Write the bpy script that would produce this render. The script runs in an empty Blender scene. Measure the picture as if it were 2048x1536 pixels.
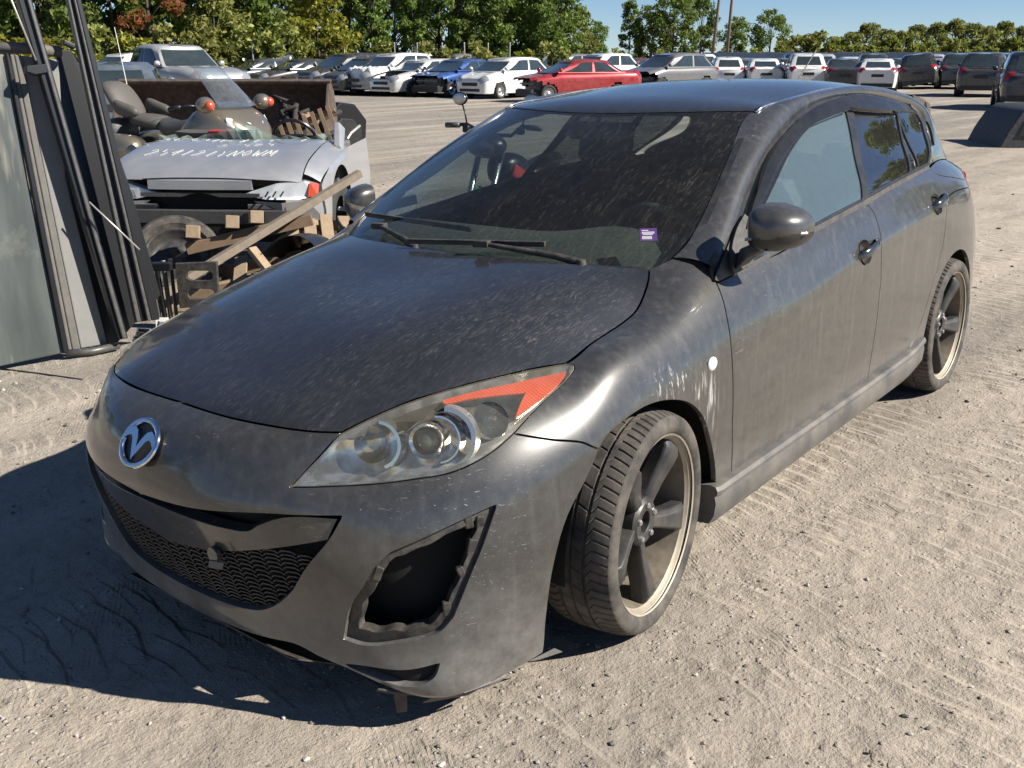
# Salvage yard with a dark grey hatchback in front: everything is built in code.
import bpy, bmesh, math, random
import numpy as np
import mathutils
from mathutils import Vector, Matrix, noise as mnoise
R=math.radians
sc=bpy.context.scene
COL=sc.collection
# ---- camera (level world frame; z up, metres)
CAM=np.array([-2.1742,-2.1402,1.5311]); YAW,PITCH,ROLL,FPX=R(51.001),R(18.10),R(0.0),2004.5
def cam_axes(yaw,pitch,roll):
    cy,sy,cp,sp=math.cos(yaw),math.sin(yaw),math.cos(pitch),math.sin(pitch)
    f=np.array([sy*cp,cy*cp,-sp]); r=np.array([cy,-sy,0.]); u=np.cross(r,f)
    return math.cos(roll)*r+math.sin(roll)*u,-math.sin(roll)*r+math.cos(roll)*u,f
_r,_u,_f=cam_axes(YAW,PITCH,ROLL)
cd=bpy.data.cameras.new('camera'); co=bpy.data.objects.new('camera',cd); COL.objects.link(co); sc.camera=co
cd.sensor_width=36; cd.lens=36*FPX/2048; cd.clip_start=.05; cd.clip_end=3000
co.matrix_world=Matrix(((_r[0],_u[0],-_f[0],CAM[0]),(_r[1],_u[1],-_f[1],CAM[1]),(_r[2],_u[2],-_f[2],CAM[2]),(0,0,0,1)))
# the hatchback stands on ground that leans about a degree: car frame -> world
_a=cam_axes(R(51.0011),R(17.7913),R(-1.2105)); _Rc=np.stack(_a,1); _Rw=np.stack((_r,_u,_f),1)
_Rm=_Rw@_Rc.T; _t=CAM-_Rm@CAM
CARM=Matrix([list(_Rm[i])+[_t[i]] for i in range(3)]+[[0,0,0,1]])
_pn=_Rm[:,2]; _p0=_t   # local ground plane through _p0 with normal _pn
def ground_tilt(x,y):
    z=_p0[2]-(_pn[0]*(x-_p0[0])+_pn[1]*(y-_p0[1]))/_pn[2]
    d=math.hypot(x-.6,y+.2); k=min(1,max(0,(d-3.2)/9.0)); k=k*k*(3-2*k)
    return z*(1-k)
# ---- sky and sun
SUNV=Vector((.52,-1.2,1.0)).normalized()
w=bpy.data.worlds.new('World'); sc.world=w; w.use_nodes=True
nt=w.node_tree; sk=nt.nodes.new('ShaderNodeTexSky'); sk.sky_type='NISHITA'; sk.sun_disc=False
sk.sun_elevation=math.asin(SUNV.z); sk.sun_rotation=math.atan2(SUNV.x,SUNV.y); sk.altitude=2000; sk.air_density=.8; sk.dust_density=.0; sk.ozone_density=5.0
bg=nt.nodes['Background']; nt.links.new(sk.outputs[0],bg.inputs[0]); bg.inputs[1].default_value=.057
sd=bpy.data.lights.new('sun','SUN'); sd.energy=5.0; sd.angle=R(.53); sd.color=(1,.94,.85)
so=bpy.data.objects.new('sun',sd); COL.objects.link(so); so.rotation_euler=SUNV.to_track_quat('Z','Y').to_euler(); so.location=(6,-8,12)
sc.view_settings.view_transform='Standard'; sc.view_settings.look='None'; sc.view_settings.gamma=1; sc.view_settings.exposure=.88
sc.view_settings.use_curve_mapping=False
sc.render.engine='CYCLES'; sc.cycles.max_bounces=6; sc.cycles.diffuse_bounces=2; sc.cycles.glossy_bounces=3; sc.cycles.transmission_bounces=4; sc.cycles.use_adaptive_sampling=True; sc.cycles.adaptive_threshold=.02; sc.cycles.transparent_max_bounces=16; sc.cycles.caustics_reflective=False; sc.cycles.caustics_refractive=False
rnd=random.Random(7)
# ------------------------------------------------------------------ materials
class NT:
    def __init__(s,name):
        s.m=bpy.data.materials.new(name); s.m.use_nodes=True; s.t=s.m.node_tree; s.t.nodes.clear(); s.out=s.t.nodes.new('ShaderNodeOutputMaterial'); s._tc=None
    def n(s,typ,ins=None,**kw):
        d=s.t.nodes.new('ShaderNode'+typ)
        for k,v in kw.items(): setattr(d,k,v)
        for k,v in (ins or {}).items(): s.set(d,k,v)
        return d
    def set(s,d,k,v):
        i=d.inputs[k]
        if isinstance(v,bpy.types.NodeSocket): s.t.links.new(v,i)
        elif isinstance(v,bpy.types.Node): s.t.links.new(v.outputs[0],i)
        else:
            if isinstance(v,(tuple,list)) and len(v)==3 and i.type=='RGBA': v=(*v,1)
            i.default_value=v
    def obj(s):
        if not s._tc: s._tc=s.n('TexCoord')
        return s._tc.outputs['Object']
    def map(s,scale=(1,1,1),rot=(0,0,0),src=None,loc=(0,0,0)):
        return s.n('Mapping',{'Vector':src or s.obj(),'Scale':scale,'Rotation':rot,'Location':loc}).outputs[0]
    def noise(s,scale,detail=4,rough=.55,src=None,dist=0): return s.n('TexNoise',{'Vector':src or s.obj(),'Scale':scale,'Detail':detail,'Roughness':rough,'Distortion':dist}).outputs[0]
    def ramp(s,fac,stops):
        d=s.n('ValToRGB',{'Fac':fac}); e=d.color_ramp.elements
        while len(e)<len(stops): e.new(.5)
        for el,(p,cc) in zip(e,stops): el.position=p; el.color=(cc,cc,cc,1) if isinstance(cc,(int,float)) else (*cc,1)
        return d.outputs[0]
    def math(s,op,a,b=0.,clamp=False):
        d=s.n('Math',operation=op,use_clamp=clamp); s.set(d,0,a); s.set(d,1,b); return d.outputs[0]
    def mix(s,f,a,b,typ='RGBA',blend='MIX'):
        d=s.n('Mix',data_type=typ,blend_type=blend) if typ=='RGBA' else s.n('Mix',data_type=typ)
        i={'RGBA':(6,7,2),'FLOAT':(2,3,0)}[typ]
        s.set(d,0,f)
        for k,v in ((i[0],a),(i[1],b)):
            if isinstance(v,(tuple,list)) and len(v)==3: v=(*v,1)
            s.set(d,k,v)
        return d.outputs[i[2]]
    def bump(s,h,strength=.3,dist=.01,normal=None):
        d=s.n('Bump',{'Height':h,'Strength':strength,'Distance':dist})
        if normal: s.set(d,'Normal',normal)
        return d.outputs[0]
    def pbsdf(s,**kw):
        d=s.n('BsdfPrincipled')
        names=dict(color='Base Color',metal='Metallic',rough='Roughness',spec='Specular IOR Level',coat='Coat Weight',coat_rough='Coat Roughness',normal='Normal',trans='Transmission Weight',ior='IOR',alpha='Alpha',coat_normal='Coat Normal',sub='Subsurface Weight')
        for k,v in kw.items(): s.set(d,names[k],v)
        return d.outputs[0]
    def done(s,sh): s.t.links.new(sh,s.out.inputs[0]); return s.m
MATS={}
def M(name):
    return MATS[name]
def simple(name,color,rough=.5,metal=0.,spec=.5,var=.25,vscale=9.,dust=0.,bump=0.,coat=0.):
    t=NT(name); nz=t.noise(vscale,5,.6); c1=tuple(x*(1-var) for x in color); c2=tuple(min(1,x*(1+var)) for x in color)
    col=t.mix(nz,c1,c2); kw=dict(color=col,rough=rough,metal=metal,spec=spec,coat=coat)
    if dust>0:
        f=t.ramp(t.noise(vscale*2.3,6,.65),[(.35,0),(.75,dust)]); kw['color']=t.mix(f,col,(.34,.29,.23)); kw['rough']=t.mix(f,rough,.9,'FLOAT')
        if metal>0: kw['metal']=t.mix(f,metal,0.,'FLOAT')
    if bump>0: kw['normal']=t.bump(t.noise(vscale*6,5,.6),bump,.01)
    MATS[name]=t.done(t.pbsdf(**kw)); return MATS[name]
# ------------------------------------------------------------------ mesh builder and object helpers
class MB:
    def __init__(s): s.v=[]; s.f=[]; s.mi=[]; s.cur=0
    def add(s,vs,fs):
        o=len(s.v); s.v+=[tuple(map(float,p)) for p in vs]; s.f+=[tuple(o+i for i in f) for f in fs]; s.mi+=[s.cur]*len(fs); return s
    def box(s,c,d,rot=None,taper=1.):
        x,y,z=[k/2 for k in d]; vs=[Vector((sx*x*(taper if sz>0 else 1),sy*y*(taper if sz>0 else 1),sz*z)) for sz in (-1,1) for sy in (-1,1) for sx in (-1,1)]
        if rot is not None:
            m=rot if isinstance(rot,Matrix) else mathutils.Euler(rot).to_matrix(); vs=[m@v for v in vs]
        c=Vector(c); return s.add([v+c for v in vs],[(0,2,3,1),(4,5,7,6),(0,1,5,4),(2,6,7,3),(0,4,6,2),(1,3,7,5)])
    def beam(s,a,b,w,h,up=(0,0,1)):
        a=Vector(a); b=Vector(b); d=(b-a).normalized(); u=Vector(up); r=d.cross(u)
        if r.length<1e-4: r=d.cross(Vector((1,0,0)))
        r.normalize(); u=r.cross(d); vs=[p+r*(sx*w/2)+u*(sz*h/2) for p in (a,b) for sx,sz in ((-1,-1),(1,-1),(1,1),(-1,1))]
        return s.add(vs,[(3,2,1,0),(4,5,6,7),(0,1,5,4),(1,2,6,5),(2,3,7,6),(3,0,4,7)])
    def tube(s,path,rad,n=8,caps=True):
        P=[Vector(p) for p in path]; m=len(P); rr=rad if isinstance(rad,(list,tuple)) else [rad]*m; vs=[]; fs=[]; pr=None
        for i,p in enumerate(P):
            d=(P[min(i+1,m-1)]-P[max(i-1,0)]).normalized()
            if pr is None: pr=d.orthogonal().normalized()
            pr=(pr-d*pr.dot(d)); pr=pr.normalized() if pr.length>1e-6 else d.orthogonal().normalized(); q=d.cross(pr)
            vs+=[p+(pr*math.cos(2*math.pi*k/n)+q*math.sin(2*math.pi*k/n))*rr[i] for k in range(n)]
        for i in range(m-1): fs+=[(i*n+k,i*n+(k+1)%n,(i+1)*n+(k+1)%n,(i+1)*n+k) for k in range(n)]
        if caps: fs+=[tuple(range(n-1,-1,-1)),tuple((m-1)*n+k for k in range(n))]
        return s.add(vs,fs)
    def loft(s,secs,closed=True,caps=True):
        n=len(secs[0]); vs=[p for sec in secs for p in sec]; fs=[]
        for i in range(len(secs)-1):
            for k in range(n if closed else n-1):
                k2=(k+1)%n; fs.append((i*n+k,i*n+k2,(i+1)*n+k2,(i+1)*n+k))
        if caps and closed: fs+=[tuple(range(n-1,-1,-1)),tuple((len(secs)-1)*n+k for k in range(n))]
        return s.add(vs,fs)
    def lathe(s,prof,axis='y',n=32,c=(0,0,0),a0=0,a1=2*math.pi,caps=False):
        """prof: list of (r, h) along axis"""
        full=abs(a1-a0-2*math.pi)<1e-6; m=n if full else n+1; vs=[]; fs=[]; c=Vector(c)
        for k in range(m):
            a=a0+(a1-a0)*k/n; ca,sa=math.cos(a),math.sin(a)
            for r,h in prof:
                p={'y':(r*ca,h,r*sa),'z':(r*ca,r*sa,h),'x':(h,r*ca,r*sa)}[axis]; vs.append(c+Vector(p))
        q=len(prof)
        for k in range(n):
            k2=(k+1)%m
            for i in range(q-1): fs.append((k*q+i,k*q+i+1,k2*q+i+1,k2*q+i))
        return s.add(vs,fs)
    def prism(s,poly,h0,h1,axis='y'):
        n=len(poly); mk={'y':lambda a,b,h:(a,h,b),'z':lambda a,b,h:(a,b,h),'x':lambda a,b,h:(h,a,b)}[axis]
        vs=[mk(a,b,h0) for a,b in poly]+[mk(a,b,h1) for a,b in poly]
        return s.add(vs,[tuple(range(n)),tuple(range(2*n-1,n-1,-1))]+[(i,i+n,(i+1)%n+n,(i+1)%n) for i in range(n)])
    def ball(s,c,r,n=12,m=8,squash=(1,1,1)):
        vs=[];fs=[]; c=Vector(c); r=r if isinstance(r,(tuple,list)) else (r,r,r)
        for j in range(m+1):
            t=math.pi*j/m
            for k in range(n):
                a=2*math.pi*k/n; vs.append(c+Vector((r[0]*math.sin(t)*math.cos(a),r[1]*math.sin(t)*math.sin(a),r[2]*math.cos(t))))
        for j in range(m):
            for k in range(n): fs.append((j*n+k,(j+1)*n+k,(j+1)*n+(k+1)%n,j*n+(k+1)%n))
        return s.add(vs,fs)
    def xf(s,mat,start=0):
        for i in range(start,len(s.v)): s.v[i]=tuple(mat@Vector(s.v[i]))
        return s
    def obj(s,name,mat,parent=None,smooth=False,bevel=0.,fix=True,sub=0,angle=None):
        me=bpy.data.meshes.new(name); me.from_pydata(s.v,[],s.f); 
        for mm in (mat if isinstance(mat,(list,tuple)) else [mat]): me.materials.append(M(mm) if isinstance(mm,str) else mm)
        if any(s.mi): me.polygons.foreach_set('material_index',s.mi)
        if fix or angle:
            b=bmesh.new(); b.from_mesh(me); bmesh.ops.remove_doubles(b,verts=b.verts,dist=1e-6)
            if fix: bmesh.ops.recalc_face_normals(b,faces=b.faces)
            b.to_mesh(me); b.free()
        if smooth:
            me.polygons.foreach_set('use_smooth',[True]*len(me.polygons))
            if angle: me.set_sharp_from_angle(angle=R(angle))
        return put(name,me,parent,bevel,sub)
def put(name,me,parent=None,bevel=0.,sub=0):
    o=bpy.data.objects.new(name,me); COL.objects.link(o)
    if parent is not None: o.parent=parent
    if bevel>0:
        b=o.modifiers.new('bevel','BEVEL'); b.width=bevel; b.segments=2; b.limit_method='ANGLE'; b.angle_limit=R(35)
    if sub:
        m=o.modifiers.new('subsurf','SUBSURF'); m.levels=sub; m.render_levels=sub
    return o
def thing(name,label,cat,loc=(0,0,0),rz=0.,group=None,matrix=None):
    o=bpy.data.objects.new(name,None); COL.objects.link(o); o.empty_display_size=.2
    if matrix is not None: o.matrix_world=matrix
    else: o.location=loc; o.rotation_euler=(0,0,rz)
    return tag(o,label,cat,group)
def tag(o,label=None,cat=None,group=None,kind=None):
    for k,v in (('label',label),('category',cat),('group',group),('kind',kind)):
        if v: o[k]=v
    return o
def copy_tree(o,parent=None):
    c=o.copy(); COL.objects.link(c); c.parent=parent
    for ch in list(o.children): copy_tree(ch,c)
    return c
# ------------------------------------------------------------------ spline surfaces and trimmed panels
def _nat_matrix(k):
    n=len(k); h=np.diff(k)
    A=np.zeros((n,n)); Bm=np.zeros((n,n)); A[0,0]=A[-1,-1]=1
    for i in range(1,n-1):
        A[i,i-1]=h[i-1]; A[i,i]=2*(h[i-1]+h[i]); A[i,i+1]=h[i]
        Bm[i,i-1]=6/h[i-1]; Bm[i,i]=-6/h[i-1]-6/h[i]; Bm[i,i+1]=6/h[i]
    return np.linalg.solve(A,Bm)
class Axis:
    """Natural cubic spline basis on fixed knots, straight-line extrapolation past the ends."""
    def __init__(s,k): s.k=np.asarray(k,float); s.M=_nat_matrix(s.k)
    def basis(s,t):
        t=np.atleast_1d(np.asarray(t,float)); k=s.k; n=len(k)
        tc=np.clip(t,k[0],k[-1]); i=np.clip(np.searchsorted(k,tc,side='right')-1,0,n-2)
        h=k[i+1]-k[i]; a=(k[i+1]-tc)/h; b=(tc-k[i])/h; r=np.arange(len(t))
        B=np.zeros((len(t),n)); B[r,i]+=a; B[r,i+1]+=b
        B+=((a**3-a)*h*h/6)[:,None]*s.M[i]+((b**3-b)*h*h/6)[:,None]*s.M[i+1]
        ex=t-tc
        if np.any(ex!=0):
            D=np.zeros((len(t),n)); D[r,i]-=1/h; D[r,i+1]+=1/h
            D+=(-(3*a*a-1)*h/6)[:,None]*s.M[i]+((3*b*b-1)*h/6)[:,None]*s.M[i+1]
            B+=ex[:,None]*D
        return B
class Surf:
    """Tensor spline through a table of points [nu][nv] of (x,y,z)."""
    def __init__(s,T):
        s.T=np.asarray(T,float)
        du=np.linalg.norm(np.diff(s.T,axis=0),axis=2).mean(axis=1); dv=np.linalg.norm(np.diff(s.T,axis=1),axis=2).mean(axis=0)
        s.U=Axis(np.concatenate([[0],np.cumsum(du)])); s.V=Axis(np.concatenate([[0],np.cumsum(dv)]))
    def at(s,u,v):
        return np.einsum('ni,ijk,nj->nk',s.U.basis(u),s.T,s.V.basis(v),optimize=True)
    def normal(s,u,v,e=.004):
        u=np.asarray(u,float); v=np.asarray(v,float)
        du=s.at(u+e,v)-s.at(u-e,v); dv=s.at(u,v+e)-s.at(u,v-e)
        n=np.cross(du,dv); return n/np.maximum(np.linalg.norm(n,axis=1),1e-12)[:,None]
def smooth_line(pts,step):
    """Catmull-Rom through pts, resampled at about `step`."""
    p=np.asarray(pts,float)
    if len(p)==2:
        n=max(1,int(np.ceil(np.linalg.norm(p[1]-p[0])/step))); t=np.linspace(0,1,n+1)[:,None]; return p[0]*(1-t)+p[1]*t
    q=np.vstack([2*p[0]-p[1],p,2*p[-1]-p[-2]]); out=[]
    for i in range(1,len(q)-2):
        p0,p1,p2,p3=q[i-1:i+3]
        d=[max(np.linalg.norm(b-a),1e-9)**.5 for a,b in ((p0,p1),(p1,p2),(p2,p3))]
        t0=0;t1=d[0];t2=t1+d[1];t3=t2+d[2]
        n=max(1,int(np.ceil(np.linalg.norm(p2-p1)/step))); t=np.linspace(t1,t2,n+1)[:-1,None]
        A1=(t1-t)/(t1-t0)*p0+(t-t0)/(t1-t0)*p1; A2=(t2-t)/(t2-t1)*p1+(t-t1)/(t2-t1)*p2; A3=(t3-t)/(t3-t2)*p2+(t-t2)/(t3-t2)*p3
        B1=(t2-t)/(t2-t0)*A1+(t-t0)/(t2-t0)*A2; B2=(t3-t)/(t3-t1)*A2+(t-t1)/(t3-t1)*A3
        out.append((t2-t)/(t2-t1)*B1+(t-t1)/(t2-t1)*B2)
    out.append(p[-1:]); return np.vstack(out)
def loop_from_segments(segs,step):
    out=[]
    for s in segs:
        l=smooth_line(s,step); out.append(l)
    l=np.vstack(out); keep=[0]
    for i in range(1,len(l)):
        if np.linalg.norm(l[i]-l[keep[-1]])>step*.25: keep.append(i)
    if np.linalg.norm(l[keep[-1]]-l[0])<step*.25: keep.pop()
    return l[keep]
def inside(poly,pts):
    x,y=pts[:,0],pts[:,1]; c=np.zeros(len(pts),bool); px,py=poly[:,0],poly[:,1]; qx,qy=np.roll(px,1),np.roll(py,1)
    for a,b,c2,d in zip(px,py,qx,qy):
        m=(b>y)!=(d>y)
        if d!=b: c^=m&(x<(c2-a)*(y-b)/(d-b)+a)
    return c
def dist_to(poly,pts):
    a=poly; b=np.roll(poly,-1,axis=0); best=np.full(len(pts),1e9)
    for p,q in zip(a,b):
        d=q-p; L=max(d@d,1e-12); t=np.clip(((pts-p)@d)/L,0,1)
        best=np.minimum(best,np.linalg.norm(pts-(p+t[:,None]*d),axis=1))
    return best
def trim_mesh(surf,loops,step):
    """Triangulate the region of surf inside loops[0] and outside loops[1:].  -> uv, tris, list of boundary index loops"""
    lo=loops[0].min(0); hi=loops[0].max(0)
    gx=np.arange(lo[0],hi[0]+step,step); gy=np.arange(lo[1],hi[1]+step,step*.87)
    G=np.array([(x+(step*.5 if j%2 else 0),y) for j,y in enumerate(gy) for x in gx])
    m=inside(loops[0],G)&(dist_to(loops[0],G)>step*.45)
    for h in loops[1:]: m&=~inside(h,G)&(dist_to(h,G)>step*.45)
    G=G[m]; V=[];E=[];B=[]
    for l in loops:
        o=len(V); V+= [tuple(p) for p in l]; n=len(l)
        E+=[(o+i,o+(i+1)%n) for i in range(n)]; B.append([o+i for i in range(n)])
    V+=[tuple(p) for p in G]
    r=mathutils.geometry.delaunay_2d_cdt([mathutils.Vector(p) for p in V],E,[],0,1e-7)
    uv=np.array([tuple(p) for p in r[0]]); tri=np.array([tuple(f) for f in r[2]])
    orig=r[3]; back={}
    for i,o in enumerate(orig):
        for k in o: back[k]=i
    B=[[back[i] for i in l] for l in B]
    cen=uv[tri].mean(axis=1); k=inside(loops[0],cen)
    for h in loops[1:]: k&=~inside(h,cen)
    return uv,tri[k],B
# ------------------------------------------------------------------ body surface tables (metres, car frame) and panel outlines on them
# (tables shared by bake and scene)
WRAP=[[(-0.83,0,0.165),(-0.888,0,0.175),(-0.903,0,0.235),(-0.922,0,0.305),(-0.957,0,0.43),(-0.979,0,0.495),(-0.99,0,0.545),(-0.989,0,0.605),(-0.968,0,0.665),(-0.916,0,0.708),(-0.838,0,0.744)],
[(-0.81,-0.25,0.165),(-0.873,-0.25,0.175),(-0.889,-0.25,0.235),(-0.901,-0.25,0.305),(-0.935,-0.25,0.43),(-0.953,-0.25,0.5),(-0.965,-0.25,0.555),(-0.952,-0.25,0.613),(-0.928,-0.25,0.671),(-0.896,-0.25,0.712),(-0.818,-0.25,0.746)],
[(-0.79,-0.42,0.145),(-0.839,-0.43,0.158),(-0.853,-0.43,0.235),(-0.857,-0.43,0.305),(-0.884,-0.43,0.43),(-0.889,-0.43,0.505),(-0.889,-0.43,0.566),(-0.864,-0.43,0.622),(-0.827,-0.43,0.675),(-0.803,-0.43,0.714),(-0.733,-0.43,0.749)],
[(-0.745,-0.555,0.11),(-0.788,-0.58,0.128),(-0.801,-0.585,0.225),(-0.804,-0.58,0.31),(-0.821,-0.575,0.43),(-0.816,-0.567,0.505),(-0.804,-0.559,0.568),(-0.771,-0.538,0.625),(-0.725,-0.527,0.68),(-0.699,-0.539,0.731),(-0.612,-0.518,0.776)],
[(-0.66,-0.68,0.085),(-0.712,-0.715,0.104),(-0.714,-0.718,0.215),(-0.721,-0.718,0.31),(-0.717,-0.701,0.43),(-0.71,-0.691,0.505),(-0.696,-0.681,0.57),(-0.667,-0.667,0.63),(-0.62,-0.646,0.69),(-0.573,-0.626,0.745),(-0.484,-0.564,0.798)],
[(-0.52,-0.75,0.085),(-0.545,-0.785,0.108),(-0.556,-0.806,0.215),(-0.562,-0.813,0.31),(-0.562,-0.812,0.43),(-0.553,-0.803,0.505),(-0.541,-0.794,0.57),(-0.516,-0.779,0.636),(-0.474,-0.752,0.7),(-0.422,-0.704,0.758),(-0.347,-0.617,0.806)],
[(-0.38,-0.79,0.1),(-0.385,-0.82,0.125),(-0.378,-0.85,0.22),(-0.372,-0.859,0.32),(-0.37,-0.861,0.44),(-0.366,-0.858,0.51),(-0.356,-0.853,0.57),(-0.337,-0.845,0.636),(-0.303,-0.822,0.702),(-0.262,-0.775,0.763),(-0.2,-0.675,0.803)],
[(-0.1,-0.84,0.15),(-0.1,-0.858,0.19),(-0.1,-0.867,0.27),(-0.1,-0.87,0.35),(-0.1,-0.872,0.46),(-0.1,-0.873,0.53),(-0.1,-0.873,0.6),(-0.1,-0.868,0.668),(-0.1,-0.846,0.738),(-0.1,-0.8,0.804),(-0.06,-0.675,0.822)],
[(0.15,-0.84,0.15),(0.15,-0.858,0.19),(0.15,-0.867,0.27),(0.15,-0.871,0.36),(0.15,-0.873,0.47),(0.15,-0.875,0.55),(0.15,-0.875,0.625),(0.15,-0.869,0.7),(0.15,-0.845,0.775),(0.15,-0.8,0.836),(0.17,-0.675,0.872)],
[(0.44,-0.82,0.16),(0.44,-0.85,0.2),(0.44,-0.863,0.28),(0.44,-0.869,0.37),(0.44,-0.874,0.48),(0.44,-0.876,0.57),(0.44,-0.876,0.655),(0.44,-0.874,0.735),(0.43,-0.853,0.81),(0.428,-0.805,0.893),(0.432,-0.712,0.972)],
[(0.8,-0.82,0.16),(0.8,-0.85,0.21),(0.8,-0.864,0.29),(0.8,-0.87,0.38),(0.8,-0.875,0.49),(0.8,-0.877,0.585),(0.8,-0.876,0.68),(0.8,-0.879,0.765),(0.8,-0.858,0.835),(0.8,-0.838,0.89),(0.8,-0.8,0.95)],
[(1.2,-0.82,0.16),(1.2,-0.85,0.21),(1.2,-0.864,0.29),(1.2,-0.87,0.38),(1.2,-0.875,0.5),(1.2,-0.878,0.6),(1.2,-0.877,0.71),(1.2,-0.881,0.81),(1.2,-0.86,0.87),(1.2,-0.84,0.925),(1.2,-0.803,0.985)],
[(1.63,-0.82,0.16),(1.63,-0.85,0.21),(1.63,-0.864,0.29),(1.63,-0.87,0.39),(1.63,-0.876,0.51),(1.63,-0.879,0.62),(1.63,-0.877,0.74),(1.63,-0.88,0.855),(1.63,-0.859,0.91),(1.63,-0.838,0.96),(1.63,-0.796,1.02)],
[(2.0,-0.82,0.16),(2.0,-0.85,0.21),(2.0,-0.864,0.29),(2.0,-0.871,0.39),(2.0,-0.877,0.51),(2.0,-0.879,0.63),(2.0,-0.876,0.76),(2.0,-0.876,0.885),(2.0,-0.853,0.935),(2.0,-0.829,0.985),(2.0,-0.782,1.042)],
[(2.35,-0.82,0.16),(2.35,-0.85,0.21),(2.35,-0.868,0.29),(2.35,-0.876,0.39),(2.35,-0.879,0.51),(2.35,-0.879,0.63),(2.35,-0.874,0.765),(2.35,-0.868,0.905),(2.35,-0.843,0.955),(2.35,-0.813,1.0),(2.35,-0.757,1.06)],
[(2.7,-0.82,0.16),(2.7,-0.85,0.21),(2.7,-0.869,0.29),(2.7,-0.877,0.39),(2.7,-0.88,0.51),(2.7,-0.879,0.63),(2.7,-0.873,0.765),(2.7,-0.852,0.905),(2.7,-0.83,0.955),(2.7,-0.788,1.005),(2.7,-0.715,1.065)],
[(3.0,-0.82,0.17),(3.0,-0.85,0.22),(3.0,-0.855,0.3),(3.0,-0.86,0.39),(3.0,-0.861,0.51),(3.0,-0.857,0.63),(3.0,-0.845,0.76),(3.0,-0.818,0.885),(3.0,-0.793,0.935),(3.0,-0.758,0.985),(3.0,-0.672,1.045)],
[(3.2,-0.8,0.18),(3.2,-0.83,0.23),(3.19,-0.818,0.3),(3.19,-0.822,0.39),(3.19,-0.82,0.51),(3.19,-0.815,0.63),(3.19,-0.795,0.75),(3.19,-0.762,0.865),(3.19,-0.735,0.915),(3.2,-0.716,0.965),(3.2,-0.63,1.02)],
[(3.36,-0.74,0.2),(3.37,-0.77,0.25),(3.35,-0.75,0.31),(3.35,-0.755,0.39),(3.35,-0.753,0.51),(3.35,-0.745,0.63),(3.345,-0.725,0.74),(3.34,-0.695,0.85),(3.33,-0.668,0.9),(3.35,-0.66,0.945),(3.33,-0.58,1.0)],
[(3.46,-0.5,0.22),(3.48,-0.53,0.26),(3.48,-0.55,0.32),(3.49,-0.555,0.39),(3.49,-0.55,0.51),(3.48,-0.54,0.63),(3.46,-0.52,0.74),(3.44,-0.5,0.85),(3.425,-0.48,0.9),(3.43,-0.46,0.945),(3.41,-0.42,1.0)],
[(3.5,0,0.22),(3.53,0,0.26),(3.55,0,0.32),(3.56,0,0.39),(3.56,0,0.51),(3.55,0,0.63),(3.53,0,0.74),(3.51,0,0.85),(3.5,0,0.9),(3.485,0,0.945),(3.46,0,1.0)]]
HOOD=[ # station front->rear: columns centre->edge
[(-.885,0,.703),(-.865,-.18,.704),(-.845,-.34,.702),(-.80,-.46,.695),(-.73,-.56,.685),(-.64,-.655,.66)],
[(-.845,0,.737),(-.84,-.18,.738),(-.815,-.34,.739),(-.75,-.455,.737),(-.66,-.545,.745),(-.57,-.63,.735)],
[(-.70,0,.800),(-.695,-.18,.800),(-.67,-.34,.798),(-.61,-.46,.790),(-.53,-.55,.792),(-.44,-.635,.775)],
[(-.50,0,.862),(-.50,-.18,.862),(-.48,-.34,.860),(-.44,-.47,.847),(-.38,-.57,.833),(-.30,-.665,.802)],
[(-.28,0,.905),(-.28,-.18,.907),(-.27,-.34,.907),(-.24,-.48,.893),(-.20,-.59,.867),(-.15,-.69,.815)],
[(-.08,0,.935),(-.08,-.18,.938),(-.07,-.34,.941),(-.05,-.49,.930),(-.02,-.60,.900),(.02,-.70,.835)],
[(.05,0,.958),(.06,-.18,.961),(.085,-.34,.964),(.12,-.49,.957),(.155,-.60,.931),(.17,-.70,.868)],
[(.16,0,.973),(.175,-.18,.976),(.215,-.34,.977),(.265,-.49,.974),(.295,-.60,.962),(.30,-.69,.932)],
]
def _ws():
    bot=[(.10,0,.925),(.12,-.2,.926),(.17,-.38,.928),(.25,-.54,.932),(.35,-.68,.938)]
    top=[(1.02,0,1.362),(1.03,-.16,1.361),(1.05,-.31,1.357),(1.085,-.44,1.349),(1.13,-.555,1.337)]
    T=[]
    for t in (0,.25,.5,.75,1.0):
        b=.028*4*t*(1-t); row=[]
        for (x0,y0,z0),(x1,y1,z1) in zip(bot,top):
            row.append((x0+(x1-x0)*t-b*.45,y0+(y1-y0)*t-.012*4*t*(1-t)*(y0/.68 if y0 else 0)*-1*-1,z0+(z1-z0)*t+b*.9))
        T.append(row)
    return T
WS=_ws()
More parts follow.
